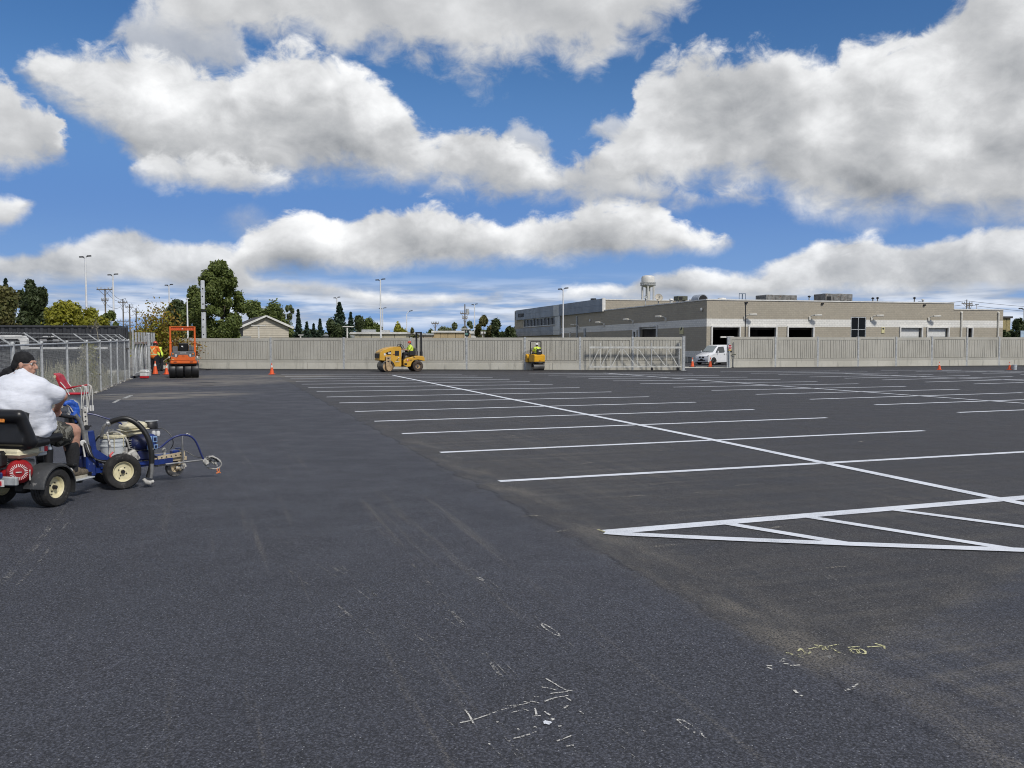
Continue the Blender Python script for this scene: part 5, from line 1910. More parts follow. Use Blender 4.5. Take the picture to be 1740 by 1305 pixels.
def arm_pole(label, px, ytop, Y, kind, wpx=2.6, m=M_POLE):
    s = Y / F
    p = at(px, 560, Y)
    H = at(px, ytop, Y).z
    t = thing('light_pole', label, 'light pole', (p.x, Y, 0))
    r = wpx * s / 2
    b = MB(); b.cyl((0, 0, 0), (0, 0, H), r * 1.1, r * .8, 12); b.build('shaft', m, t)
    if kind == 'curve':
        b = MB(); b.tube(spline([(0, 0, H - .1), (.05, 0, H + .25), (.35, 0, H + .55)], 5), .045, 8); b.build('arm', m, t)
        b = MB(); b.bar((.3, 0, H + .53), (.75, 0, H + .62), .2, .1, ch=.03); b.build('lamp_head', M_HEAD, t)
    else:
        b = MB(); b.bar((-2.6 * s, 0, H), (3.2 * s, 0, H), .16, .09, ch=.02); b.build('lamp_head', M_HEAD if kind == 'dark' else m, t)
    return t


arm_pole('plain grey pole standing behind the orange roller frame', 319, 507.5, 82, 'flat', 2.8)
arm_pole('slim grey pole in front of the tallest tree', 375.5, 517.5, 92, 'flat', 2.2)
arm_pole('hooked grey street light at the right end of the cream building', 691.2, 536, 112, 'curve', 2.0)

for px, y, hw, Y, lab in ((439.5, 554, 12, 93, 'white tee-shaped post before the beige gable house'), (590, 556, 11, 100, 'white tee-shaped post at the left end of the cream building'), (790.5, 560, 8.5, 104, 'white tee-shaped post before the sandy brick building'), (510.5, 570.3, 4, 100, 'low white floodlight post right of the gable house')):
    s = Y / F
    p = at(px, 560, Y)
    H = at(px, y, Y).z
    t = thing('tee_post', lab, 'post', (p.x, Y, 0))
    b = MB(); b.box((0, 0, H / 2), (2.4 * s, .12, H), None, .02); b.build('shaft', M_TRIM, t)
    b = MB(); b.box((0, 0, H + .05), (hw * 2 * s, .3, .11), None, .03); b.build('crossbar', M_TRIM, t)

# black pole with lamp in front of the first garage door
p = at(1266.3, 560, 63.5)
t = thing('black_pole', 'slender black pole between the two left front garage doors', 'pole', (p.x, 63.5, 0))
H = at(0, 515.5, 63.5).z
b = MB(); b.cyl((0, 0, 0), (0, 0, H), .045, .035, 10); b.build('shaft', M_BLACK, t)
b = MB(); b.cyl((0, 0, -.01), (0, 0, .12), .12, n=12); b.build('footing', M_BASE, t)
b = MB(); b.box((0, 0, H + .05), (.16, .16, .1), None, .02); b.build('cap', M_BLACK, t)


def utility_pole(label, px, ytop, Y, arms=((1.2, .93),), wpx=2.4, m=M_WOOD, trans=False, lean=0.0):
    s = Y / F
    p = at(px, 560, Y)
    H = at(px, ytop, Y).z
    t = thing('utility_pole', label, 'utility pole', (p.x, Y, 0))
    r = max(.10, wpx * s / 2)
    b = MB(); b.cyl((0, 0, -.05), (lean, 0, H), r * 1.2, r * .75, 10); b.build('shaft', m, t)
    for L, f in arms:
        b = MB(); b.bar((-L, -r, H * f), (L, -r, H * f), .10, .12); b.build('crossarm', m, t)
        b = MB()
        for sx in (-.92, -.45, .45, .92):
            b.lathe([(.001, .26), (.05, .24), (.07, .12), (.03, .0)], (L * sx, -r, H * f + .06), n=8)
        b.build('insulator', M_GALV, t)
        b = MB()
        for sx in (-1, 1):
            b.bar((L * .75 * sx, -r, H * f - .04), (0, -r, H * f - .75), .04, .04)
        b.build('arm_brace', m, t)
    if trans:
        b = MB(); b.cyl((r + .25, 0, H * .78), (r + .25, 0, H * .78 + .8), .22, n=12); b.build('transformer', M_GALV, t)
    return t, Vector((p.x, Y, H))


tops = []
for lab, px, yt, Y, arms in (('nearest wooden utility pole with crossarm, between the two left light poles', 180, 490.5, 112, ((1.0, .985), (.45, .82), (1.0, .50))),
                             ('second wooden utility pole in the left row', 210, 508, 150, ((.8, .93), (1.0, .55))),
                             ('third wooden utility pole in the left row', 221, 517, 178, ((.8, .93), (.9, .5))),
                             ('fourth wooden utility pole in the left row', 232, 523.5, 205, ((.8, .9),)),
                             ('fifth and farthest wooden utility pole in the left row', 247, 534, 250, ((.8, .9),))):
    t, e = utility_pole(lab, px, yt, Y, arms)
    tops.append(e)
utility_pole('dark utility pole with crossarm and transformer before the pale treetops', 790, 517, 122, ((.62, .80), (.36, .70)), 2.2, trans=True)
utility_pole('thin utility pole with crossarm above the sandy brick building', 739.5, 546.5, 135, ((.55, .93),), 1.6)
utility_pole('utility pole standing beyond the right roof step', 1641.5, 509, 150, ((.9, .92), (.7, .8)), 2.0)
utility_pole('shorter utility pole close right of the one beyond the roof step', 1646, 514.5, 158, ((.6, .94),), 1.8)
arm_pole('small grey lamp post between the far right utility poles and the light pole', 1658.5, 517.5, 140, 'dark', 1.6)
for k, dz in enumerate((0.12, -.15, -1.3)):
    b = MB()
    for i in range(len(tops) - 1):
        a, c = tops[i] + Vector((.4 - .4 * k, 0, dz)), tops[i + 1] + Vector((.4 - .4 * k, 0, dz))
        pts = [a.lerp(c, f) - Vector((0, 0, 1.4 * 4 * f * (1 - f) * .5)) for f in np.linspace(0, 1, 9)]
        b.tube(pts, .028, 4)
    o = b.build('overhead_wire', M_HEAD)
    tag(o, ('topmost', 'middle', 'lowest')[k] + ' sagging wire strung along the left row of utility poles', 'wire')
for k, (y0, y1) in enumerate(((511, 514), (517.5, 524))):
    b = MB()
    a, c = at(1641, y0, 150), at(1900, y1 + 10, 190)
    e = at(1560, y0 + 1, 160)
    b.tube([e.lerp(a, f) - Vector((0, 0, 1.2 * f * (1 - f))) for f in np.linspace(0, 1, 9)] + [a.lerp(c, f) - Vector((0, 0, 2.4 * f * (1 - f))) for f in np.linspace(0, 1, 9)][1:], .03, 4)
    o = b.build('overhead_wire', M_HEAD)
    tag(o, ('upper', 'lower')[k] + ' wire passing above the right roof step', 'wire')


# the silver mast with a dark joint
def mast():
    Y = 80.0
    s = Y / F
    p = at(346.5, 560, Y)
    t = thing('metal_mast', 'thick bright silver mast with a dark joint before the tallest tree', 'mast', (p.x, Y, 0))
    z1, zj = at(0, 476.5, Y).z, at(0, 528, Y).z
    m = mat('silver_mast', (.66, .67, .68), .35, metal=.3, var=.15, vscale=2, spots=(3.5, .72, (.10, .10, .10)))
    b = MB(); b.box((0, 0, zj / 2 - .06), (6.4 * s, 6.4 * s, zj - .12), None, .04); b.build('lower_section', m, t)
    b = MB(); b.box((-.04, 0, (z1 + zj) / 2 + .06), (5.6 * s, 5.6 * s, z1 - zj - .12), None, .04); b.build('upper_section', m, t)
    b = MB(); b.box((0, 0, zj), (7.6 * s, 7.6 * s, .13), None, .02); b.build('joint_collar', M_BLACK, t)
    for k in range(9):
        b = MB()
        z = .8 + (z1 - 1.2) * k / 8.5
        b.cyl((.02 * (-1) ** k, -3.35 * s, z), (.02 * (-1) ** k, -3.0 * s, z), .065, n=8)
        b.build('bolt_head', M_BLACK, t)


mast()

# small dark direction sign beside the wall post
def dark_sign():
    Y = 56.5
    s = Y / F
    p = at(793.5, 560, Y)
    t = thing('yard_sign', 'small dark green sign box on a steel post above the wall', 'sign', (p.x, Y, 0))
    z0, z1 = at(0, 571.5, Y).z, at(0, 560.5, Y).z
    b = MB(); b.box((0, 0, (z0 + z1) / 2), (7.2 * s, .14, z1 - z0), None, .02); b.build('box', mat('sign_green_black', (.02, .03, .028), .5), t)
    b = MB(); b.box((-.03, -.075, (z0 + z1) / 2 - .06), (4.6 * s, .01, (z1 - z0) * .3)); b.build('teal_field', mat('sign_teal', (.10, .22, .19), .5), t)
    text_part('lettering', 'E', .16, (-.03, -.075, z1 - .11), (R(90), 0, 0), M_TRIM, t, .003)
    b = MB(); b.box((0, .02, z0 / 2), (.12, .10, z0)); b.build('post', M_GALVD, t)


dark_sign()

# ------------------------------------------------------------------ chain link fence on the left, gate, yard things
FX = lambda Y: -4.94 - 0.316 * Y
FD = Vector((-0.316, 1, 0)).normalized()
FN = Vector((-FD.y, FD.x, 0))              # away from the lot


def fence():
    Ys = [13.2, 16.6, 19.8, 22.8, 26.3, 29.9, 32.8, 35.7, 37.7, 40.2, 41.9]
    t = thing('chain_link_fence', 'galvanised chain link fence with slanted barbed wire arms behind the seated rider', 'fence', (FX(20), 20, 0))
    H = 1.80
    for i, Y in enumerate(Ys):
        p = Vector((FX(Y), Y, 0))
        b = MB()
        r = .045 if i in (0, 2, 10) else .034
        b.cyl(p + Vector((0, 0, -.05)), p + Vector((0, 0, H + .03)), r, n=10)
        b.build('fence_post', M_GALV, t, world=True)
        b = MB()
        a = p + Vector((0, 0, H))
        e = a + FN * .40 + Vector((0, 0, .30))
        b.bar(a, e, .05, .03)
        b.ell(a + Vector((0, 0, .04)), (.05, .05, .05), 10, 6)
        b.build('barb_arm', M_GALV, t, world=True)
    a, c = Vector((FX(Ys[0]), Ys[0], H)), Vector((FX(Ys[-1]), Ys[-1], H))
    b = MB(); b.cyl(a, c, .026, n=8); b.build('top_rail', M_GALV, t, world=True)
    b = MB()
    for f in (.28, .62, .96):
        o = FN * .40 * f + Vector((0, 0, .30 * f))
        b.tube([a + o, c + o], .0035, 4)
        L = (c - a).length
        for k in range(int(L / .16)):
            q = a + o + FD * (k * .16)
            b.bar(q - Vector((.02, 0, .02)), q + Vector((.02, 0, .02)), .004, .004)
    o = b.build('barbed_wire', M_GALV, t, world=True); o['kind'] = 'stuff'
    # woven wire: two sets of slanting wires
    b = MB()
    A0_ = Vector((FX(Ys[0]), Ys[0], 0))
    L = (c - a).length
    st, r = .095, .0016
    z0, z1 = .03, H - .02
    hh = z1 - z0
    for sgn in (1, -1):
        s = -hh if sgn > 0 else 0.0
        while s < (L if sgn > 0 else L + hh):
            sa, sb, za, zz = s, s + sgn * hh, z0, z1
            if sgn > 0:
                if sa < 0: za += -sa; sa = 0
                if sb > L: zz -= sb - L; sb = L
            else:
                if sa > L: za += sa - L; sa = L
                if sb < 0: zz -= -sb; sb = 0
            if zz > za + .02:
                p, q = A0_ + FD * sa + Vector((0, 0, za)), A0_ + FD * sb + Vector((0, 0, zz))
                off = FN * (.003 * sgn)
                b.tube([p + off, q + off], r, 3, caps=False)
            s += st
    o = b.build('wire_mesh', M_GALV, t, world=True)
    o['kind'] = 'stuff'


fence()


def left_gate():
    P0, P1 = Vector((-18.45, 42.4, 0)), Vector((-20.35, 49.6, 0))
    d = (P1 - P0).normalized()
    n = Vector((d.y, -d.x, 0))
    P0 += n * .25; P1 += n * .25
    t = thing('rolling_gate', 'galvanised rolling gate with tall pickets at the far end of the fence', 'gate', P0)
    L = (P1 - P0).length
    at_ = lambda s, z: P0 + d * s + Vector((0, 0, z))
    K = 8
    for i in range(K + 1):
        s = L * i / K
        b = MB()
        b.bar(at_(s, .12), at_(s, 2.22 if i else 2.35), .075, .075)
        b.build('picket', M_GALV, t, world=True)
    for i in range(K):
        b = MB()
        s0, s1 = L * i / K, L * (i + 1) / K
        z0, z1 = (.22, 1.62) if i % 2 == 0 else (1.62, .22)
        b.bar(at_(s0 + .05, z0), at_(s1 - .05, z1), .05, .05)
        b.build('brace', M_GALV, t, world=True)
    b = MB(); b.bar(at_(0.04, 1.68), at_(L - .04, 1.68), .09, .10); b.build('top_rail', mat('rusty_galv', (.42, .38, .34), .6, metal=.2, var=.3, vscale=3, spots=(4, .55, (.30, .16, .09))), t, world=True)
    b = MB(); b.bar(at_(0.04, .16), at_(L - .04, .16), .11, .12); b.build('bottom_rail', M_GALVD, t, world=True)
    for s in (.3, L * .6):
        b = MB(); b.cyl(at_(s, .07) - n * .05, at_(s, .07) + n * .05, .07, n=12); b.build('gate_roller', M_BLACK, t, world=True)
    b = MB()
    for i in range(int(L / .09)):
        s = .09 * i
        b.tube([at_(s, .2) - n * .04, at_(min(L, s + 1.4), 1.6 if s + 1.4 < L else .2 + (L - s)) - n * .04], .0016, 3, False)
        b.tube([at_(s, 1.6) - n * .04, at_(min(L, s + 1.4), .2 if s + 1.4 < L else 1.6 - (L - s)) - n * .04], .0016, 3, False)
    o = b.build('wire_mesh', M_GALV, t, world=True); o['kind'] = 'stuff'
    for px, yb, h, lab in ((253.6, 638.8, 2.12, 'tall round gate post in front of the orange-shirted worker'), (249.5, 633, 2.0, 'slimmer round gate post just left of the tall one')):
        g = G(px, yb)
        t2 = thing('gate_post', lab, 'post', g)
        b = MB(); b.cyl((0, 0, 0), (0, 0, h), .075, n=14); b.build('shaft', M_GALV, t2)
        b = MB(); b.ell((0, 0, h), (.085, .085, .05), 14, 6); b.build('cap', M_GALV, t2)
        for z in (.45, 1.5):
            b = MB(); b.cyl((0, 0, z), (0, 0, z + .07), .088, n=14); b.box((-.1, 0, z + .035), (.08, .05, .05)); b.build('hinge_band', M_GALVD, t2)


left_gate()


def container():
    Y = 44.0
    p = at(205, 560, Y)
    a = R(-9)
    t = thing('shipping_container', 'long black corrugated shipping container behind the chain link fence', 'container', (p.x, Y, 0), R(15))
    m = mat('black_container_paint', (0.035, 0.037, 0.042), .55, var=.3, vscale=1.2, bump=.05, spots=(2.6, .68, (.08, .075, .07)))
    z0, z1, L, D = .24, 2.55, 12.2, 2.44
    # local: runs to -x from the corner; front face at y=0
    pts = []
    x = -.12
    while x > -L + .12:
        pts += [(x, .0), (x - .11, .0), (x - .17, .05), (x - .28, .05)]
        x -= .34
    pts = [q for q in pts if q[0] > -L + .1]
    b = MB()
    vs = [(u, v + .02, z0 + .16) for u, v in pts] + [(u, v + .02, z1 - .10) for u, v in pts]
    k = len(pts)
    b.add(vs, [(i, i + 1, k + i + 1, k + i) for i in range(k - 1)])
    b.build('side_panel', m, t)
    for nm, c, s in (('top_rail', (-L / 2, .03, z1 - .05), (L - .2, .09, .10)), ('bottom_rail', (-L / 2, .03, z0 + .08), (L - .2, .09, .16)), ('corner_post', (-.06, .06, (z0 + z1) / 2), (.12, .14, z1 - z0)), ('corner_post', (-L + .06, .06, (z0 + z1) / 2), (.12, .14, z1 - z0)), ('corner_post', (-.06, D - .06, (z0 + z1) / 2), (.12, .12, z1 - z0)), ('roof', (-L / 2, D / 2 + .05, z1 - .02), (L - .26, D - .1, .03)), ('back_panel', (-L / 2, D - .03, (z0 + z1) / 2), (L - .3, .04, z1 - z0 - .1))):
        b = MB(); b.box(c, s, None, .01); b.build(nm, m, t)
    for k in range(2):
        b = MB(); b.box((-.03, .12 + (D - .24) * (k + .5) / 2, (z0 + z1) / 2), (.05, (D - .26) / 2, z1 - z0 - .12), None, .01); d_ = b.build('door', m, t)
        for j in (-.28, .28):
            b = MB(); b.cyl((.01, .12 + (D - .24) * (k + .5) / 2 + j, z0 + .1), (.01, .12 + (D - .24) * (k + .5) / 2 + j, z1 - .1), .02, n=8); b.build('lock_rod', m, d_)
    for x in (-1.0, -6, -11):
        b = MB(); b.box((x, .5, .11), (.5, .8, .25), None, .01); b.build('support_block', M_BASE, t)


container()

# row of pale concrete blocks at the container foot
for i, (px, yb, w_, h_) in enumerate(((197, 650.5, .8, .5), (212, 646, .9, .42))):
    g = G(px, yb)
    t = thing('concrete_block', ('left', 'right')[i] + ' pale rough concrete block behind the far fence posts', 'block', (g.x - .9, g.y + 1.2, -.02), R(12))
    b = MB(); b.box((0, 0, h_ / 2), (w_, .5, h_), None, .03); b.build('block_body', M_BASE, t)
    b = MB(); b.box((0, 0, h_ + .02), (w_ * .4, .12, .04), None, .01); b.build('lifting_rib', M_BASE, t)


def trailer():
    Y = 39.0
    x0, x1 = at(46, 590, Y).x, at(183, 590, Y).x
    t = thing('flatbed_trailer', 'white flatbed trailer with raised gooseneck parked behind the fence', 'trailer', ((x0 + x1) / 2, Y, -.01))
    cx = (x0 + x1) / 2
    L = x1 - x0
    m = mat('white_trailer_paint', (.64, .64, .62), .5, var=.2, vscale=2)
    b = MB(); b.box((0, 0, 1.50), (L, .08, .10), None, .01); b.build('deck_rail', m, t)
    b = MB(); b.box((0, 1.1, 1.45), (L, 2.1, .08)); b.build('deck', mat('deck_wood', (.10, .09, .08), .9, var=.3, vscale=2), t)
    zt = 2.02
    b = MB(); b.prism([(-L / 2 - .25, 1.45), (-L / 2 + .05, 1.45), (-L / 2 + .05, 1.9), (-L / 2 - .1, zt + .03), (-L / 2 - .55, zt + .03), (-L / 2 - .30, 1.85)], (0, -.05, 0), (1, 0, 0), (0, 0, 1), (0, .14, 0)); b.build('gooseneck_leg', m, t)
    b = MB(); b.box((-L / 2 - 1.9, .3, zt), (3.0, .16, .12), None, .01); b.build('gooseneck_beam', m, t)
    b = MB(); b.box((-L / 2 - 2.2, 1.6, zt - .05), (2.6, .16, .12), None, .01); b.build('gooseneck_beam', m, t)
    for x in (-1.6, 1.2):
        b = MB(); b.lathe([(.16, -.12), (.38, -.12), (.44, -.07), (.44, .07), (.38, .12), (.16, .12)], (x, .15, .44), (0, 1, 0), 22); w_ = b.build('wheel', M_RUBBER, t)
        b = MB(); b.lathe([(.001, -.02), (.15, -.03), (.2, -.11)], (x, .15, .44), (0, 1, 0), 16); b.build('rim', m, w_)
    b = MB(); b.box((0, .5, 1.18), (L * .9, .14, .34)); b.build('chassis_beam', M_BLACK, t)
    b = MB(); b.box((0, .5, .62), (2.6, .1, .8)); b.build('axle_hanger', M_BLACK, t)
    for i, (px, w_, lab) in enumerate(((66, .55, 'left black steel rack standing on the flatbed trailer'), (88, .45, 'right black steel rack standing on the flatbed trailer'))):
        xx = at(px, 580, Y).x
        r_ = thing('steel_rack', lab, 'rack', (xx, Y + .6, 1.48))
        for sx in (-1, 1):
            for sy in (-.25, .25):
                b = MB(); b.box((sx * w_ / 2, sy, .29), (.05, .05, .58)); b.build('leg', M_BLACK, r_)
        for z in (.22, .46):
            b = MB(); b.box((0, 0, z), (w_ + .1, .55, .05)); b.build('shelf', M_BLACK, r_)
        b = MB(); b.box((0, -.1, .36), (w_ * .6, .3, .14), None, .02); b.build('tool_box', mat('pale_box', (.30, .30, .30), .5), r_)
    b = MB()
    r0 = at(66, 573, Y).x; r1 = at(85, 573, Y).x
    b.bar((r0, Y + .35, 2.0), (r1, Y + .35, 2.0), .05, .05)
    o = b.build('loose_rail', m)
    tag(o, 'pale rail laid across the two black steel racks', 'rail')


trailer()

# dry weeds along the far side of the fence
def weeds():
    P, Fc = [], []
    q = np.random.default_rng(21)
    n = 9500
    vs = np.zeros((n, 4, 3))
    Y = 15 + 27 * q.random(n) ** .85
    off = .12 + 2.3 * q.random(n) ** 1.4
    h = (.20 + .75 * q.random(n) ** 1.5) * np.where((Y > 23) & (Y < 37), 1.2, .6) * (.75 + .5 * np.sin(Y * 1.9) * np.sin(Y * .8))
    x = FX(Y) + np.array(FN)[0] * off
    y = Y + np.array(FN)[1] * off
    a = q.random(n) * 6.283
    w = .006 + .008 * q.random(n)
    lean = q.normal(size=(n, 2)) * .16
    for k, (sx, f) in enumerate(((-1, 0), (1, 0), (.35, 1), (-.35, 1))):
        vs[:, k, 0] = x + np.cos(a) * w * sx + lean[:, 0] * f * h
        vs[:, k, 1] = y + np.sin(a) * w * sx + lean[:, 1] * f * h
        vs[:, k, 2] = f * h - .03
    me = bpy.data.meshes.new('dry_weeds')
    me.from_pydata(vs.reshape(-1, 3).tolist(), [], [(4 * i, 4 * i + 1, 4 * i + 2, 4 * i + 3) for i in range(n)])
    me.materials.append(leaf_mat('dry_stalk', (.22, .21, .14), (.42, .39, .27), .15))
    mesh_obj('dry_weeds', me, None, 'stuff')
    n = 3600
    P = np.zeros((n, 3))
    Y = 20 + 21 * q.random(n)
    off = .15 + 1.6 * q.random(n)
    P[:, 0] = FX(Y) + FN.x * off
    P[:, 1] = Y + FN.y * off
    P[:, 2] = (q.random(n) ** 1.6) * np.where((Y > 24) & (Y < 36), .95, .4)
    mesh_obj('weed_leaves', leaf_mesh('weed_leaves', P, np.tile([.4, -.5, .6], (n, 1)), .055, leaf_mat('grey_green_leaf', (.085, .095, .05), (.19, .19, .12))), None, 'stuff')
    # rubble along the foot of the fence
    n = 420
    b = MB()
    for i in range(n):
        Yv = 15 + 27 * q.random()
        o = -.16 + .36 * q.random()
        r = .015 + .04 * q.random() ** 2
        c = Vector((FX(Yv), Yv, r * .4)) + FN * o
        b.ell(c, (r * q.uniform(.7, 1.4), r * q.uniform(.7, 1.4), r * .7), 6, 4, Matrix.Rotation(q.uniform(0, 3), 3, 'Z'))
    o = b.build('rubble', mat('pale_rubble', (.36, .345, .31), .9, var=.4, vscale=9, space='World'), None, kind='stuff')


weeds()


def reed_clump(label, px, yb, h, n, mname, a, c, spread):
    g = G(px, yb)
    g = g + FN * .22
    t = thing('tall_weed', label, 'plant', g)
    q = np.random.default_rng(int(px))
    b = MB()
    for i in range(n):
        hh = h * q.uniform(.55, 1.05)
        e = Vector((q.normal() * spread * .6, q.normal() * spread * .4, hh))
        s = Vector((q.normal() * spread, q.normal() * spread * .5, -.02))
        b.tube(spline([s, s.lerp(e, .5) + Vector((q.normal() * .05, 0, .05)), e], 3), [.013] * 6 + [.006], 4)
    b.build('stem', leaf_mat(mname, a, c, .1), t)
    P = np.stack([q.normal(size=n * 26) * spread * 1.0, q.normal(size=n * 26) * spread * .6, h * q.random(n * 26) ** .8], 1)
    mesh_obj('foliage', leaf_mesh('foliage', P, q.normal(size=P.shape), .05, leaf_mat(mname + '_leaf', c, a, .2)), t)


reed_clump('tall yellowing weed clump climbing the fence behind the striping machine', 165.5, 664, 1.75, 26, 'yellow_stem', (.30, .27, .07), (.20, .20, .06), .13)
reed_clump('tall grey dead weed clump left of the yellowing one at the fence', 158, 667, 1.68, 16, 'dead_stem', (.30, .28, .21), (.22, .21, .15), .11)
g = G(172, 662) + FN * .1
t = thing('bare_weed', 'single bare weed stalk with a feathery tip rising above the fence', 'plant', g)
b = MB()
e = at(163, 553, g.y) - g
b.tube(spline([(0, 0, 0), (.1, 0, .9), (.06, 0, 1.7), (e.x * .4 + .02, 0, 2.2), (e.x, 0, e.z)], 5), .012, 5)
b.build('stem', mat('pale_stalk', (.33, .30, .22), .8), t)
P = np.array([[e.x, 0, e.z]]) + rng.normal(size=(90, 3)) * np.array([.09, .06, .09])
mesh_obj('seed_head', leaf_mesh('seed_head', P, rng.normal(size=P.shape), .035, leaf_mat('seed_grey', (.14, .13, .11), (.24, .22, .18))), t)

# ------------------------------------------------------------------ ride-on cart and line striping machine
M_CREAMP = mat('cream_enamel', (.62, .57, .40), .4, var=.12, vscale=8, spots=(16, .66, (.36, .31, .22)))
M_CREAMR = mat('cream_rim', (.66, .60, .38), .45, var=.12, vscale=10, spots=(20, .70, (.30, .25, .16)))
M_BLUE = mat('royal_blue_enamel', (.010, .030, .165), .38, var=.25, vscale=7, spots=(22, .68, (.22, .26, .34)))
M_BLUED = mat('dark_blue_enamel', (.008, .014, .065), .45, var=.3, vscale=6, spots=(20, .66, (.12, .14, .18)))
M_SKYB = mat('pale_blue_trim', (.22, .36, .58), .45, var=.12)
M_STEEL = mat('dull_steel', (.36, .36, .35), .42, metal=.6, var=.3, vscale=9)
M_SPLAT = mat('paint_splashed_metal', (.50, .49, .45), .6, var=.3, vscale=12, spots=(14, .58, (.16, .15, .14)))
M_ENGB = mat('engine_black', (.016, .016, .017), .5, var=.3, vscale=14, spots=(30, .70, (.14, .14, .14)))
M_ENGG = mat('engine_alloy', (.30, .30, .29), .5, metal=.5, var=.35, vscale=14)
M_REDE = mat('engine_red', (.30, .012, .016), .4, var=.2, vscale=9)
M_FEND = mat('scuffed_fender', (.040, .042, .044), .6, var=.3, vscale=6, bump=.2, spots=(9, .66, (.16, .155, .15)))
M_SEATB = mat('black_vinyl', (.007, .007, .008), .42, var=.25, vscale=5)
M_HOSE = mat('black_hose', (.012, .012, .012), .45, var=.3, vscale=12, spots=(16, .68, (.35, .34, .30)))
M_BHOSE = mat('blue_hose', (.018, .028, .13), .4, var=.15)
M_PAIL = mat('pail_plastic', (.52, .55, .56), .45, var=.12, vscale=4, spots=(9, .72, (.62, .62, .58)))
M_DRIED = mat('dried_paint', (.56, .52, .36), .75, var=.3, vscale=12, bump=.6, bscale=30)
M_TANP = mat('tan_enamel', (.50, .41, .27), .5, var=.2, vscale=9)
M_WHITEP = mat('white_plastic', (.68, .68, .66), .4, var=.1)
M_ORANGE_TAG = mat('orange_tag', (.70, .22, .08), .5, var=.2)
M_REFL = mat('red_reflector', (.55, .02, .03), .3, var=.1)


def wheel(t, c, axis, R_, w_, rim_r, tyre_m=M_RUBBER, rim_m=None, grooves=4, hub=True, out=1):
    """tyre (part) with rim and hub (sub-parts); axis points to the outer side"""
    ax = Vector(axis).normalized()
    hw = w_ / 2
    prof = [(rim_r * .98, -hw * .62), (rim_r * 1.12, -hw * .9), (R_ * .80, -hw), (R_ * .93, -hw * .94), (R_ * .985, -hw * .74)]
    for k in range(grooves):
        x0 = -hw * .7 + 1.4 * hw * k / grooves
        x1 = -hw * .7 + 1.4 * hw * (k + 1) / grooves
        g = (x1 - x0) * .12
        prof += [(R_, x0 + g), (R_, x1 - g), (R_ * .965, x1 - g * .8), (R_ * .965, x1 + g * .8)]
    prof = prof[:-2]
    prof += [(R_ * .985, hw * .74), (R_ * .93, hw * .94), (R_ * .80, hw), (rim_r * 1.12, hw * .9), (rim_r * .98, hw * .62)]
    b = MB()
    b.lathe(prof, c, ax, 40)
    w = b.build('wheel', tyre_m, t)
    b = MB()
    b.lathe([(rim_r * 1.02, hw * .66), (rim_r * .99, hw * .72), (rim_r * .90, hw * .60), (rim_r * .84, hw * .30), (rim_r * .40, hw * .22), (rim_r * .30, hw * .34), (.0005, hw * .34)], c, ax, 36)
    b.lathe([(rim_r * 1.02, -hw * .66), (rim_r * .84, -hw * .3), (.0005, -hw * .3)], c, ax, 30)
    b.build('rim', rim_m or M_CREAMR, w)
    if hub:
        b = MB()
        d, u, v = orth(ax)
        c = Vector(c)
        b.cyl(c + ax * hw * .3, c + ax * hw * .72, rim_r * .20, rim_r * .17, 14)
        for k in range(4):
            a = k * math.pi / 2 + .5
            q = c + (u * math.cos(a) + v * math.sin(a)) * rim_r * .42
            b.cyl(q + ax * hw * .2, q + ax * hw * .36, rim_r * .06, n=8)
        q = c + (u * .35 - v * .6) * rim_r
        b.cyl(q + ax * hw * .2, q + ax * hw * .5, rim_r * .05, n=8)
        b.build('hub', M_ENGB, w)
    return w


# --- the cart: local +y is forward
CART_O, CART_H = Vector((-5.80, 10.42, 0)), R(13)
cart = thing('ride_on_cart', 'small powered ride-on cart with black seat, red engine and cream wheels at left edge', 'cart', CART_O, -CART_H)
CFW = Vector((math.sin(CART_H), math.cos(CART_H), 0))
CRT = Vector((math.cos(CART_H), -math.sin(CART_H), 0))


def loc_on(px, py, lat, O, fw, rt):
    P = O + rt * lat
    p = on_plane(px, py, P, fw)
    d = p - O
    return Vector((lat, d.dot(fw), p.z))


def C(px, py, lat=0.0):
    return loc_on(px, py, lat, CART_O, CFW, CRT)


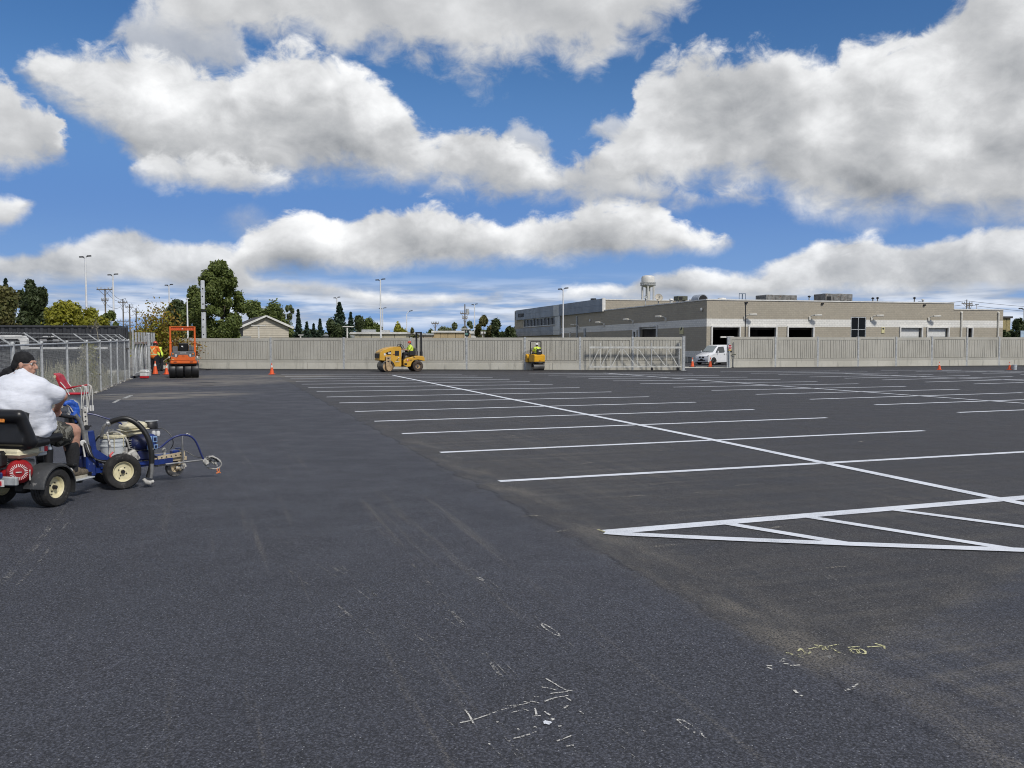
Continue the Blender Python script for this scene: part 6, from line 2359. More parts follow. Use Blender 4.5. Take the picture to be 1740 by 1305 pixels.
def build_cart():
    t = cart
    RW = .228
    for s in (1, -1):
        wheel(t, (s * .37, 0, RW), (s, 0, 0), RW, .21, .128)
    # moulded fenders
    for s in (1, -1):
        b = MB()
        n = 14
        rings = []
        for r0, r1 in ((.268, .285),):
            for k in range(n + 1):
                a = R(-22) + R(198) * k / n
                ca, sa = math.cos(a), math.sin(a)
                x0, x1 = .24, .50
                rings.append([(s * x0, ca * r0, RW + sa * r0), (s * x0, ca * r1, RW + sa * r1), (s * (x1 - .03), ca * r1, RW + sa * r1), (s * x1, ca * (r1 - .02), RW + sa * (r1 - .02)), (s * x1, ca * (r0 - .02), RW + sa * (r0 - .02)), (s * (x1 - .03), ca * r0, RW + sa * r0)])
        b.loft(rings, True, True)
        b.build('fender', M_FEND, t)
    b = MB(); b.cyl((-.3, 0, RW), (.3, 0, RW), .035, n=12); b.box((0, 0, RW), (.16, .18, .16), None, .03); b.build('axle', M_ENGB, t)
    # chassis
    b = MB()
    b.box((0, -.10, .345), (.46, .62, .05), None, .01)
    for s in (-1, 1):
        b.bar((s * .17, -.40, .33), (s * .12, .98, .22), .05, .07)
    b.build('chassis_frame', M_ENGB, t)
    b = MB(); b.box((-.05, -.43, .36), (.70, .05, .10), None, .012); b.build('rear_bumper', M_GALVD, t)
    b = MB(); b.box((-.12, -.46, .335), (.46, .012, .05)); b.build('reflector_strip', M_REFL, t)
    b = MB(); b.box((-.12, -.455, .335), (.52, .008, .075)); b.build('reflector_backing', M_WHITEP, t)
    b = MB(); b.box((-.16, -.455, .425), (.56, .03, .07), None, .01); b.build('blue_name_plate', M_BLUE, t)
    b = MB(); b.box((-.16, -.473, .43), (.36, .006, .03)); b.build('plate_print', M_WHITEP, t)
    # engine
    e = (.10, -.20)
    b = MB(); b.box((e[0] - .02, e[1] + .02, .47), (.30, .28, .20), None, .03); b.box((e[0] - .14, e[1], .58), (.20, .26, .16), None, .03); b.build('engine_block', M_ENGG, t)
    b = MB()
    for k in range(6):
        b.box((e[0] - .15, e[1] - .04, .53 + k * .025), (.26, .24, .008))
    b.build('cooling_fins', M_ENGG, t)
    # fuel tank
    b = MB(); b.box((.10, -.20, .665), (.36, .34, .12), None, .035); tk = b.build('fuel_tank', M_CREAMP, t)
    b = MB(); b.box((.10, -.20, .650), (.39, .37, .018), None, .008); b.build('tank_seam', M_CREAMP, tk)
    b = MB(); b.cyl((.04, -.2, .72), (.04, -.2, .742), .05, n=18); b.build('tank_cap', M_WHITEP, tk)
    # air cleaner box
    b = MB(); b.box((-.02, -.40, .60), (.24, .14, .19), None, .03); b.build('air_cleaner', M_ENGB, t)
    # red recoil cover: faces back and right
    ax = Vector((.62, -.78, .05)).normalized()
    c0 = Vector((.235, -.33, .455))
    b = MB()
    b.lathe([(.001, -.09), (.130, -.09), (.140, -.05), (.136, .0), (.120, .03), (.100, .045), (.097, .055), (.02, .066), (.001, .066)], c0, ax, 30)
    rc = b.build('recoil_cover', M_REDE, t)
    d, u, v = orth(ax)
    b = MB()
    for k in range(26):
        a = k * 2 * math.pi / 26
        r0, r1 = .058, .092
        p0 = c0 + (u * math.cos(a) + v * math.sin(a)) * r0 + ax * .0625
        p1 = c0 + (u * math.cos(a + .12) + v * math.sin(a + .12)) * r1 + ax * .0575
        b.bar(p0, p1, .006, .008, up=ax)
    b.build('recoil_slot', M_WHITEP, rc)
    b = MB(); b.bar(c0 + ax * .078 - u * .03, c0 + ax * .078 + u * .03, .012, .006, up=ax); b.bar(c0 + ax * .05 - v * .10 - u * .11 + ax * 0, c0 + ax * .05 + v * .02 - u * .11, .014, .02, up=ax); b.build('starter_grip', M_SPLAT, rc)
    b = MB(); b.box(c0 + Vector((-.15, .02, -.05)), (.22, .18, .14), None, .04); b.build('red_shroud', M_REDE, t)
    b = MB(); b.cyl((-.22, -.36, .50), (-.10, -.36, .50), .045, n=12); b.tube(spline([(-.2, -.38, .47), (-.1, -.4, .44), (0, -.38, .47)], 4), .012, 6); b.build('carburettor', M_ENGG, t)
    # battery and control boxes right of the engine
    b = MB(); b.box((.20, .02, .665), (.13, .16, .14), None, .012); bt = b.build('switch_box', M_GALVD, t)
    b = MB(); b.box((.268, .02, .68), (.006, .10, .08)); b.build('grey_label', M_WHITEP, bt)
    b = MB(); b.box((.272, .05, .675), (.006, .05, .06)); b.build('red_label', M_REFL, bt)
    b = MB(); b.box((.10, .22, .60), (.12, .16, .20), None, .015); b.build('battery_case', M_ENGB, t)
    # cup holder
    h = C(82, 772, .24)
    b = MB(); b.lathe([(.001, -.10), (.05, -.10), (.058, .06), (.054, .06), (.048, -.09)], h, (0, 0, 1), 18); b.build('bottle_holder', M_BLACK, t)
    # foot boards and front
    for s in (-1, 1):
        b = MB(); b.box((s * .235, .64, .222), (.20, .34, .022), None, .008); b.build('foot_board', M_GALVD, t)
        b = MB(); b.bar((s * .12, .60, .20), (s * .30, .60, .20), .04, .04); b.build('foot_bracket', M_ENGB, t)
    b = MB(); b.box((.20, .50, .42), (.20, .07, .03), None, .008); b.bar((.25, .50, .41), (.22, .50, .24), .035, .035); b.bar((.14, .50, .41), (.14, .50, .24), .03, .03); b.build('pedal_bracket', M_ENGB, t)
    b = MB(); b.box((.27, .40, .33), (.10, .10, .12), None, .02); b.build('hydraulic_motor', M_SPLAT, t)
    b = MB(); b.bar((0, .95, .22), (0, 1.30, .24), .07, .07); b.build('hitch_bar', M_ENGB, t)
    for k, (x0, z0) in enumerate(((.05, .36), (-.04, .34), (.10, .32))):
        b = MB(); b.curve([(x0, .2, z0), (x0 + .05, .5, z0 - .08), (x0, .9, z0 - .06), (x0 * .5, 1.2, .30)], .014, 7); b.build('hydraulic_hose', M_HOSE, t)
    # seat pan and back: one padded shell and a smooth rear shell
    o = organic('seat_cushion', [('b', (0, -.02, .775), (.62, .50, .08)), ('c', (-.28, -.2, .80), (-.30, .22, .80), .05, .06), ('c', (.28, -.2, .80), (.30, .22, .80), .05, .06), ('e', (0, -.02, .80), (.3, .26, .06))], .016, M_SEATB, t, 6)
    tilt = Matrix.Rotation(R(-12), 3, 'X')
    o = organic('seat_back', [('b', (0, -.325, .95), (.68, .07, .38), tilt), ('c', (-.27, -.37, 1.10), (.29, -.37, 1.10), .075, .075), ('c', (-.34, -.30, .80), (-.30, -.36, 1.09), .065, .06), ('c', (.35, -.27, .79), (.31, -.36, 1.09), .075, .06), ('b', (0, -.30, .78), (.66, .10, .16)), ('c', (.33, -.26, .77), (.32, .0, .765), .06, .05), ('c', (-.31, -.26, .77), (-.33, .0, .765), .06, .05)], .016, M_SEATB, t, 7)
    b = MB(); b.box((.06, -.4315, 1.06), (.18, .012, .06), Matrix.Rotation(R(-12), 3, 'X')); sk = b.build('orange_sticker', mat('orange_sticker', (.62, .21, .03), .5, var=.25, vscale=30), o)
    b = MB(); b.box((0, -.15, .745), (.40, .40, .05), None, .012); b.build('seat_base', M_ENGB, t)


build_cart()
g = CART_O + CRT * C(82, 772, .24).x + CFW * C(82, 772, .24).y
zb = C(82, 772, .24).z - .085
t = thing('water_bottle', 'clear plastic water bottle with blue label in the cart bottle holder', 'bottle', (g.x, g.y, zb), -CART_H)
b = MB(); b.lathe([(.001, 0), (.040, 0), (.043, .02), (.043, .15), (.040, .17), (.020, .215), (.017, .235)], (0, 0, 0), (0, 0, 1), 20); b.build('bottle_body', glass('clear_plastic', (.62, .68, .74), .12, .55), t)
b = MB(); b.lathe([(.0445, .09), (.0445, .145)], (0, 0, 0), (0, 0, 1), 20); b.build('bottle_label', mat('blue_label', (.16, .28, .60), .5, var=.4, vscale=40), t)
b = MB(); b.cyl((0, 0, .232), (0, 0, .252), .019, n=16); b.build('bottle_cap', M_WHITEP, t)

# --- the striping machine
ST_O, ST_H = Vector((-5.33, 11.75, 0)), R(48)
SFW = Vector((math.sin(ST_H), math.cos(ST_H), 0))
SRT = Vector((math.cos(ST_H), -math.sin(ST_H), 0))
striper = thing('line_striping_machine', 'blue and cream line striping machine with spray arm, coupled in front of the cart', 'line striper', ST_O, -ST_H)


def S(px, py, lat=0.0):
    return loc_on(px, py, lat, ST_O, SFW, SRT)


def build_striper():
    t = striper
    RW = .232
    for s in (1, -1):
        wheel(t, (s * .31, 0, RW), (s, 0, 0), RW, .15, .132, grooves=3)
    b = MB(); b.cyl((-.25, 0, RW), (.25, 0, RW), .022, n=10); b.build('axle', M_STEEL, t)
    # main deck
    b = MB()
    for s in (-1, 1):
        b.bar((s * .15, -.38, .25), (s * .15, .72, .30), .05, .07)
    b.box((0, .10, .285), (.40, .66, .03), None, .006)
    b.build('deck_frame', M_BLUE, t)
    # handlebar frame leaning back
    for s in (-1, 1):
        b = MB(); b.tube(spline([(s * .13, -.28, .26), (s * .13, -.38, .60), (s * .14, -.44, .88), (s * .16, -.52, 1.0)], 4), .028, 10); b.build('handle_tube', M_STEEL, t)
    p0, p1 = S(152, 790, .02), S(138, 728, .02)
    b = MB(); b.bar(S(158, 800, .05), S(148, 733, .05), .16, .05, up=(1, 0, 0), ch=.01); b.build('blue_upright', M_BLUE, t)
    b = MB(); b.bar(S(143, 800, -.05), S(134, 735, -.05), .18, .05, up=(1, 0, 0), ch=.01); b.build('blue_upright', M_BLUED, t)
    pt, pb = S(142.5, 694, .07), S(145, 727, .07)
    b = MB(); b.bar(pb, pt, .055, .075, up=(1, 0, 0), ch=.005); ps = b.build('perforated_post', M_SPLAT, t)
    for k in range(4):
        c = pb.lerp(pt, (k + .6) / 4.4)
        b = MB(); b.cyl(c + Vector((.036, 0, 0)), c + Vector((.041, 0, 0)), .011, n=8); b.build('hole', M_BLACK, ps)
    b = MB(); b.tube(spline([S(137, 697, .1), S(137, 715, .1), S(139, 735, .1)], 4), .020, 8); b.build('steel_column', M_STEEL, t)
    c = S(146, 726, .10)
    b = MB(); b.cyl(c - Vector((.03, 0, 0)), c + Vector((.05, 0, 0)), .032, n=12); b.bar(c, S(155, 723.5, .10), .018, .018); b.build('clamp_lever', M_BLACK, t)
    c = S(141, 753, .16)
    b = MB(); b.lathe([(.001, -.018), (.034, -.018), (.042, 0), (.034, .018), (.012, .018), (.001, .016)], c, (1, 0, 0), 18); b.bar(c + Vector((0, 0, -.03)), S(144, 776, .16), .020, .03, up=(1, 0, 0)); b.build('brake_lever', M_WHITEP, t)
    b = MB(); b.tube(spline([S(147, 733, .13), S(149, 748, .13), S(152, 765, .14)], 4), .014, 8); b.build('steel_link', M_STEEL, t)
    b = MB(); b.bar((-.30, -.60, .98), (.30, -.56, .98), .036, .036, ch=.008); b.build('handlebar', M_ENGB, t)
    for s in (-1, 1):
        b = MB(); b.cyl((s * .30, -.59, .98), (s * .36, -.76, 1.02), .022, n=10); b.build('hand_grip', M_BLACK, t)
    b = MB(); b.box((.02, -.52, .93), (.22, .12, .12), None, .02); b.build('control_box', M_ENGB, t)
    for k, (x, z) in enumerate(((.10, 1.0), (.06, 1.01), (.12, .97))):
        b = MB(); b.ell((x, -.57, z), (.020, .020, .020), 10, 6); b.build('chrome_knob', M_STEEL, t)
    # blue guard plate at the rear right
    b = MB()
    a, b1, c, d = S(155, 758, .22), S(157, 776, .22), S(184, 792, .22), S(190, 780, .22)
    b.add([a, b1, c, d, *[q - Vector((.04, 0, 0)) for q in (a, b1, c, d)]], [(0, 1, 2, 3), (7, 6, 5, 4), (0, 4, 5, 1), (1, 5, 6, 2), (2, 6, 7, 3), (3, 7, 4, 0)])
    b.build('blue_guard_plate', M_BLUE, t)
    b = MB(); b.box(S(152, 792, .12), (.16, .12, .26), None, .015); b.build('blue_foot_plate', M_BLUE, t)
    b = MB(); b.box(S(140, 790, -.05), (.20, .16, .26), None, .015); b.build('dark_foot_box', M_BLUED, t)
    for k in range(5):
        b = MB(); b.curve([S(143 + 2 * k, 752 + k, .20), S(151 + 2 * k, 771 + 1.5 * k, .25), S(166 + 2 * k, 781 + 1.2 * k, .25), S(188, 783 + k, .20)], .010, 7); b.build('control_hose', M_HOSE if k != 2 else M_STEEL, t)
    c = S(187, 775, .27)
    b = MB(); b.tube(spline([c + Vector((0, .04, .05)), c, c + Vector((0, .06, -.04)), c + Vector((0, .09, -.02))], 4), .012, 8); b.build('red_valve_grip', mat('valve_red', (.62, .10, .10), .4), t)
    # engine at the front: tank, block, air cleaner, starter
    ce = S(226, 728, -.02)
    b = MB(); b.box(ce + Vector((0, 0, .035)), (.30, .30, .10), Matrix.Rotation(.06, 3, 'X'), .035); tk = b.build('fuel_tank', M_CREAMP, t)
    b = MB(); b.box(ce + Vector((0, 0, -.055)), (.27, .27, .08), Matrix.Rotation(.06, 3, 'X'), .03); b.build('tank_lower_half', M_CREAMP, tk)
    b = MB(); b.box(ce + Vector((0, 0, -.010)), (.33, .33, .016), Matrix.Rotation(.06, 3, 'X'), .006); b.build('tank_seam', M_CREAMP, tk)
    b = MB(); b.cyl(ce + Vector((0, -.02, .085)), ce + Vector((0, -.02, .112)), .05, n=18); b.build('tank_cap', M_CREAMP, tk)
    b = MB(); b.box(ce + Vector((-.02, .02, -.22)), (.28, .26, .24), None, .03)
    for k in range(6):
        b.box(ce + Vector((.03, .02, -.14 - k * .028)), (.30, .28, .008))
    b.build('engine_block', M_ENGG, t)
    ca = S(255.5, 722, -.02)
    b = MB(); b.lathe([(.001, -.055), (.07, -.055), (.095, -.04), (.098, .02), (.088, .035), (.085, .05), (.02, .058), (.001, .058)], ca, (0, 0, 1), 22); b.build('air_cleaner', M_ENGB, t)
    b = MB(); b.lathe([(.001, .060), (.07, .058), (.075, .052)], ca, (0, 0, 1), 18); b.bar(ca + Vector((0, .03, .055)), ca + Vector((0, .10, .055)), .05, .008); b.build('cleaner_lid', M_GALVD, t)
    for dx, dy in ((0, 0), (.035, .06)):
        b = MB(); b.lathe([(.001, -.035), (.022, -.035), (.030, .0), (.024, .03), (.001, .036)], ca + Vector((.06, .02 + dy, -.11 - dx * .2)), (0, 0, 1), 12); b.build('white_knob', M_WHITEP, t)
    # blue hydraulic pump with pale blue ports
    cp = S(238, 752, .10)
    b = MB(); b.lathe([(.001, -.12), (.06, -.12), (.095, -.09), (.112, -.03), (.112, .08)], cp + Vector((0, -.02, 0)), (0, 1, 0), 26); b.build('pump_dome', M_BLUED, t)
    b = MB(); b.box(cp + Vector((.01, .115, 0)), (.25, .13, .22), None, .03); pb_ = b.build('pump_cover', M_BLUE, t)
    fx = cp.x + .137
    for (py_, pz_, hw, hh) in ((.075, .045, .036, .046), (.15, .045, .030, .040), (.08, -.062, .033, .030), (.16, -.055, .028, .028)):
        q = Vector((fx, cp.y + py_, cp.z + pz_))
        b = MB(); b.box(q, (.012, hw * 2, hh * 2), None, .003); pr = b.build('port_frame', M_SKYB, pb_)
        b = MB(); b.box(q + Vector((.005, 0, 0)), (.008, hw * 1.3, hh * 1.3), None, .002); b.build('port_recess', M_BLUED, pb_)
    b = MB(); b.box(cp + Vector((0, .05, -.17)), (.18, .22, .13), None, .02); b.build('pump_foot', M_BLUED, t)
    b = MB(); b.box(S(226, 775, .16), (.10, .12, .16), Matrix.Rotation(.5, 3, 'X'), .015); b.build('filter_block', M_SPLAT, t)
    for k, (px, py) in enumerate(((207, 775), (213, 770), (219, 781), (204, 783))):
        b = MB(); c = S(px, py, .19); b.cyl(c - Vector((.05, 0, 0)), c + Vector((.03, 0, 0)), .022, n=10); b.build('pump_fitting', M_SPLAT, t)
    b = MB(); b.bar(S(215, 790, .18), S(214.5, 760, .18), .025, .025); b.build('pail_stay', M_SPLAT, t)
    # suction hose and thin hoses over the pail
    b = MB(); b.curve([S(184, 719, .16), S(196, 714, .20), S(213, 711, .26), S(229, 717, .31), S(243, 730, .36), S(253, 748, .40), S(257.5, 770, .42), S(257, 792, .42), S(252, 812, .42)], .036, 12); b.build('suction_hose', M_HOSE, t)
    b = MB(); b.tube(spline([S(183, 720, .16), S(177, 724, .14), S(174, 732, .12), S(173, 742, .10)], 5), .020, 10); b.cyl(S(181.5, 720.3, .155), S(187, 718.4, .165), .042, n=14); b.build('hose_elbow', M_STEEL, t)
    b = MB(); b.tube(spline([S(258, 788, .45), S(258, 802, .45), S(256, 812, .44)], 4), .026, 10); b.build('return_pipe', M_STEEL, t)
    c = S(252, 817, .43)
    b = MB(); b.tube([c + Vector((.0, -.06, .03)), c + Vector((0, -.03, -.01)), c + Vector((0, .02, -.03)), c + Vector((0, .07, -.01))], [.02, .03, .032, .02], 12); b.build('strainer', M_SPLAT, t)
    b = MB(); b.curve([S(182, 734, .10), S(185, 747, .15), S(187, 760, .18), S(186, 772, .18)], .013, 8); b.build('paint_tube', M_SPLAT, t)
    b = MB(); b.curve([S(180, 736, .06), S(192, 733, .08), S(205, 737, .10), S(215, 747, .13), S(220, 762, .15)], .013, 8); b.build('drain_tube', M_SPLAT, t)
    b = MB(); b.curve([S(176, 737, .05), S(166, 744, .03), S(160, 756, 0), S(159, 772, 0)], .011, 8); b.build('black_tube', M_HOSE, t)
    b = MB(); b.curve([S(140, 702, -.15), S(150, 703, -.15), S(162, 705, -.12), S(178, 710, -.08), S(200, 717, -.05), S(212, 724, -.05)], .010, 8); b.build('long_blue_hose', M_BHOSE, t)
    # front: caster platform
    b = MB()
    b.bar(S(243, 783, .10), S(316, 778, .10), .06, .05); b.bar(S(250, 775, -.12), S(313, 772, -.12), .06, .05)
    b.build('front_beam', M_TANP, t)
    b = MB(); b.box(S(283, 773.5, 0), (.20, .34, .035), None, .006); b.build('blue_front_plate', M_BLUE, t)
    b = MB(); b.box(S(297, 768, 0), (.12, .10, .06), None, .012); b.box(S(302, 761.5, 0), (.03, .07, .012)); b.build('front_latch', M_BLUE, t)
    c = S(279, 765, .06)
    b = MB(); b.ell(c, (.03, .03, .035), 12, 8); b.cyl(c, c - Vector((0, 0, .06)), .02, n=8); b.build('adjuster_knob', M_SPLAT, t)
    b = MB(); b.box(S(276, 786, .10), (.05, .22, .10), None, .01); b.build('steering_bracket', M_SPLAT, t)
    b = MB(); b.bar(S(268, 779, .16), S(314, 770.5, .16), .012, .06, up=(0, 0, 1)); pf = b.build('perforated_rail', M_TANP, t)
    for k in range(5):
        c = S(275 + 8 * k, 777.7 - 1.4 * k, .168)
        b = MB(); b.cyl(c - Vector((.003, 0, 0)), c + Vector((.003, 0, 0)), .010, n=8); b.build('hole', M_BLACK, pf)
    b = MB(); b.bar(S(306, 788, .08), S(304, 777, .08), .08, .07); b.build('caster_neck', M_TANP, t)
    cw = S(296.5, 795, .02)
    w = wheel(t, cw, (1, 0, 0), .122, .08, .055, rim_m=M_TANP, grooves=1, hub=True, tyre_m=mat('dusty_rubber', (.16, .155, .145), .85, var=.3, vscale=12, spots=(20, .6, (.03, .03, .03))))
    b = MB()
    for s in (-1, 1):
        b.bar(cw + Vector((s * .058, 0, 0)), S(311, 792, .02) + Vector((s * .058, 0, .0)), .012, .05); b.bar(S(311, 792, .02) + Vector((s * .058, 0, -.01)), S(306, 782, .02) + Vector((s * .05, 0, 0)), .012, .06)
    b.build('caster_fork', M_SPLAT, t)
    b = MB(); b.tube([cw + Vector((.065, .01, .0)), cw + Vector((.09, .06, -.02))], .022, 10); b.build('caster_lock', M_TANP, t)
    # spray arm
    b = MB(); b.cyl(S(281, 789, .22), S(345, 781.5, .22), .013, n=10); b.build('gun_arm', M_STEEL, t)
    b = MB(); b.cyl(S(311.5, 784, .22), S(309.5, 741, .22), .012, n=10); b.build('hose_mast', M_STEEL, t)
    b = MB(); b.cyl(S(309.5, 741, .22), S(323, 738.5, .22), .008, n=8); b.tube(spline([S(316, 740, .22), S(318, 736.8, .22), S(323, 737.5, .22), S(324.5, 740.5, .22)], 4), .006, 6); b.build('hose_hook', M_STEEL, t)
    b = MB(); b.curve([S(262, 757, .16), S(267, 760.5, .17), S(274, 759, .18), S(288, 747.5, .20), S(302, 740.5, .22), S(318, 739.5, .22), S(329, 745.5, .22), S(336, 757, .22), S(342, 772, .22), S(348, 785, .22)], .013, 10); b.build('blue_paint_hose', M_BHOSE, t)
    b = MB(); b.curve([S(262, 728.5, .0), S(275, 728, .05), S(286, 735, .1), S(293, 745, .15), S(294, 755, .15), S(290, 763, .12)], .006, 6); b.build('trigger_cable', M_BLACK, t)
    b = MB(); b.curve([S(306, 763, .1), S(318, 768, .15), S(330, 775, .2), S(343, 778, .22)], .006, 6); b.build('trigger_cable', M_BLACK, t)
    cg = S(352, 783, .22)
    b = MB(); b.box(cg, (.05, .12, .10), Matrix.Rotation(.5, 3, 'X'), .015); b.cyl(cg, S(359, 778, .26), .018, n=10); b.build('spray_gun', M_SPLAT, t)
    b = MB()
    ring = [S(347, 785, .16), S(352, 794, .16), S(362, 796.5, .2), S(372, 795, .24), S(376, 788, .28), S(370, 780, .30), S(360, 776, .30), S(351, 777, .24)]
    b.tube(spline(ring + [ring[0]], 4), .011, 8); b.build('gun_guard', M_SPLAT, t)
    for k, (p, q) in enumerate(((S(352, 778, .25), S(366, 790, .22)), (S(358, 775.5, .26), S(371, 784, .25)), (S(355, 788, .18), S(370, 781, .26)), (S(364, 777, .26), S(368, 792, .24)))):
        b = MB(); b.bar(p, q, .025, .018); b.build('gun_linkage', M_SPLAT if k != 1 else M_ENGB, t)
    for k, (px, py) in enumerate(((362, 776), (368, 779), (366, 787), (357, 783))):
        b = MB(); c = S(px, py, .26); b.cyl(c - Vector((.03, 0, 0)), c + Vector((.02, 0, 0)), .016, n=8); b.build('gun_knob', M_ENGB if k % 2 else M_SPLAT, t)
    b = MB()
    b.tube(spline([S(372, 795, .24), S(373, 799, .24), S(371, 803, .24), S(367, 804, .24)], 4), .008, 6)
    b.tube(spline([S(370, 796, .24), S(369, 800, .24), S(375, 803.5, .24)], 4), .008, 6)
    b.build('orange_tag', M_ORANGE_TAG, t)


build_striper()

# paint pail standing on the machine
pl = S(193, 786, 0)
g = ST_O + SRT * pl.x + SFW * pl.y
t = thing('paint_pail', 'pale grey paint pail with crusted cream lid riding on the striping machine', 'pail', (g.x, g.y, .302), -ST_H)
hp = S(193, 742, 0).z - .302
b = MB(); b.lathe([(.001, 0), (.142, 0), (.158, hp * .66), (.165, hp * .66), (.165, hp * .72), (.160, hp * .73), (.161, hp * .84), (.168, hp * .84), (.168, hp * .90), (.162, hp * .91), (.163, hp)], n=30); b.build('pail_body', M_PAIL, t)
b = MB(); b.lathe([(.001, hp + .035), (.10, hp + .03), (.165, hp + .028), (.178, hp + .018), (.178, hp - .006), (.166, hp - .010)], n=30); b.build('lid', M_DRIED, t)
b = MB()
for k in range(9):
    a = rng.uniform(0, 6.28)
    b.tube([(.169 * math.cos(a), .169 * math.sin(a), hp), (.166 * math.cos(a), .166 * math.sin(a), hp * rng.uniform(.35, .85))], [.009, .004], 6)
b.build('dried_drip', M_DRIED, t)
b = MB(); b.cyl((-.02, -.03, hp + .03), (-.02, -.03, hp + .075), .035, n=12); b.bar((-.06, -.03, hp + .08), (.04, -.01, hp + .09), .03, .03); b.build('lid_fitting', M_SPLAT, t)

# blue cloth hung over the handlebars
pc = S(121, 698, .0)
gc = ST_O + SFW * -.60
t = thing('blue_cloth', 'bright blue cloth bag hanging over the handlebar of the striping machine', 'cloth bag', (gc.x, gc.y, .93), -ST_H)
q0 = Vector((0, -.60, .93))
prims = []
pts = [S(112, 686, .1), S(120, 683.5, .1), S(128, 688, .1), S(131, 697, .1), S(131, 708, .1), S(128, 715, .1)]
for i in range(len(pts) - 1):
    prims.append(('c', pts[i] - q0, pts[i + 1] - q0, .035, .038))
prims.append(('c', S(120, 690, .1) - q0, S(127, 703, .12) - q0, .03, .035))
prims.append(('c', S(126, 705, .12) - q0, S(130, 714, .12) - q0, .045, .03))
organic('cloth_body', prims, .011, mat('bright_blue_cloth', (.015, .085, .42), .6, var=.35, vscale=14, bump=.4, bscale=30), t, 2, (.03, .05))
b = MB(); b.tube(spline([S(113, 688, .14) - q0, S(119, 692, .15) - q0, S(124, 700, .16) - q0], 5), .008, 6); b.build('cloth_seam', M_SPLAT, t)

# ------------------------------------------------------------------ people
M_SKIN = mat('skin', (.46, .25, .175), .55, var=.12, vscale=18)
M_SKIND = mat('dark_skin', (.13, .07, .045), .55, var=.12, vscale=18)
M_TEE = mat('white_cotton', (.64, .66, .71), .9, var=.05, vscale=6, bump=.55, bscale=2.0, stretch=(2.6, 2.2, 6.5))
M_CLOTHK = mat('black_cotton', (.006, .006, .007), .85, var=.3, vscale=20, bump=.3, bscale=30)
M_SOCK = mat('charcoal_sock', (.018, .018, .020), .9, var=.15, vscale=30, bump=.3, bscale=90)
M_SHOE = mat('khaki_shoe', (.145, .118, .082), .8, var=.3, vscale=30)
M_SOLE = mat('shoe_sole', (.42, .39, .31), .7, var=.2)
M_HIVIS = mat('hivis_yellow', (.62, .78, .08), .7, var=.12, vscale=12, bump=.3, bscale=25)
M_HIORANGE = mat('hivis_orange', (.75, .17, .02), .7, var=.12, vscale=12, bump=.3, bscale=25)
M_TAPE = mat('reflective_tape', (.66, .62, .30), .5, var=.1)
M_NAVY = mat('dark_trousers', (.012, .013, .018), .85, var=.3, vscale=12, bump=.3, bscale=25)
M_HATR = mat('red_hard_hat', (.55, .06, .03), .35, var=.08)
M_HATW = mat('white_hard_hat', (.74, .74, .72), .35, var=.05)
M_HAIR = mat('dark_hair', (.015, .011, .008), .8, var=.3, vscale=40)
M_BOOT = mat('work_boot', (.035, .027, .02), .8, var=.3)


def camo():
    m = bpy.data.materials.new('camo_cotton')
    m.use_nodes = True
    t_ = m.node_tree
    t_.nodes.clear()
    w = NT(t_)
    tc = w.n('ShaderNodeTexCoord').outputs['Object']
    n1 = w.noise(tc, 8.0, 2.0, .5, 1.2).outputs[0]
    n2 = w.noise(tc, 13.0, 2.0, .5, 1.0).outputs[0]
    n3 = w.noise(tc, 22.0, 4.0, .6).outputs[0]
    c = w.mix(w.step(n1, .47, .49), (.085, .080, .062, 1), (.022, .022, .018, 1))
    c = w.mix(w.step(n2, .55, .57), c, (.19, .185, .155, 1))
    c = w.mix(w.step(n2, .36, .34), c, (.006, .006, .006, 1))
    b = w.n('ShaderNodeBump', {'Height': n3, 'Strength': .5, 'Distance': .02})
    p = w.n('ShaderNodeBsdfPrincipled', {'Base Color': c, 'Roughness': .85, 'Normal': b.outputs[0]})
    w.n('ShaderNodeOutputMaterial', {'Surface': p.outputs[0]})
    return m


def hand_prims(w, dirv, side, s=1.0, curl=.9, palm_n=(0, 0, -1)):
    """palm, four unequal bent fingers and a thumb, closing round a bar"""
    w = Vector(w); d = Vector(dirv).normalized()
    pn = Vector(palm_n)
    pn = (pn - d * pn.dot(d)).normalized()
    x = d.cross(pn).normalized() * side
    pr = [('c', w, w + d * .045 * s, .030 * s, .036 * s)]
    lens = (.036, .041, .038, .030)
    for i in range(4):
        o = w + d * .075 * s + x * (.034 - .023 * i) * s
        pr.append(('c', w + d * .02 * s + x * (.020 - .014 * i) * s, o, .020 * s, .0125 * s))
        a = 0.0
        p = o
        for j, f in enumerate((1.0, .75, .6)):
            a += curl * (.55 if j == 0 else .85)
            q = p + (d * math.cos(a) + pn * math.sin(a)) * lens[i] * f * s
            pr.append(('c', p, q, (.0115 - .001 * j) * s, (.0105 - .001 * j) * s))
            p = q
    tb = w + d * .018 * s + x * .030 * s
    t1 = tb + (d * .6 + x * .65 + pn * .35).normalized() * .042 * s
    t2 = t1 + (d * .75 + pn * .65).normalized() * .034 * s
    pr += [('c', tb, t1, .016 * s, .013 * s), ('c', t1, t2, .012 * s, .010 * s)]
    return pr


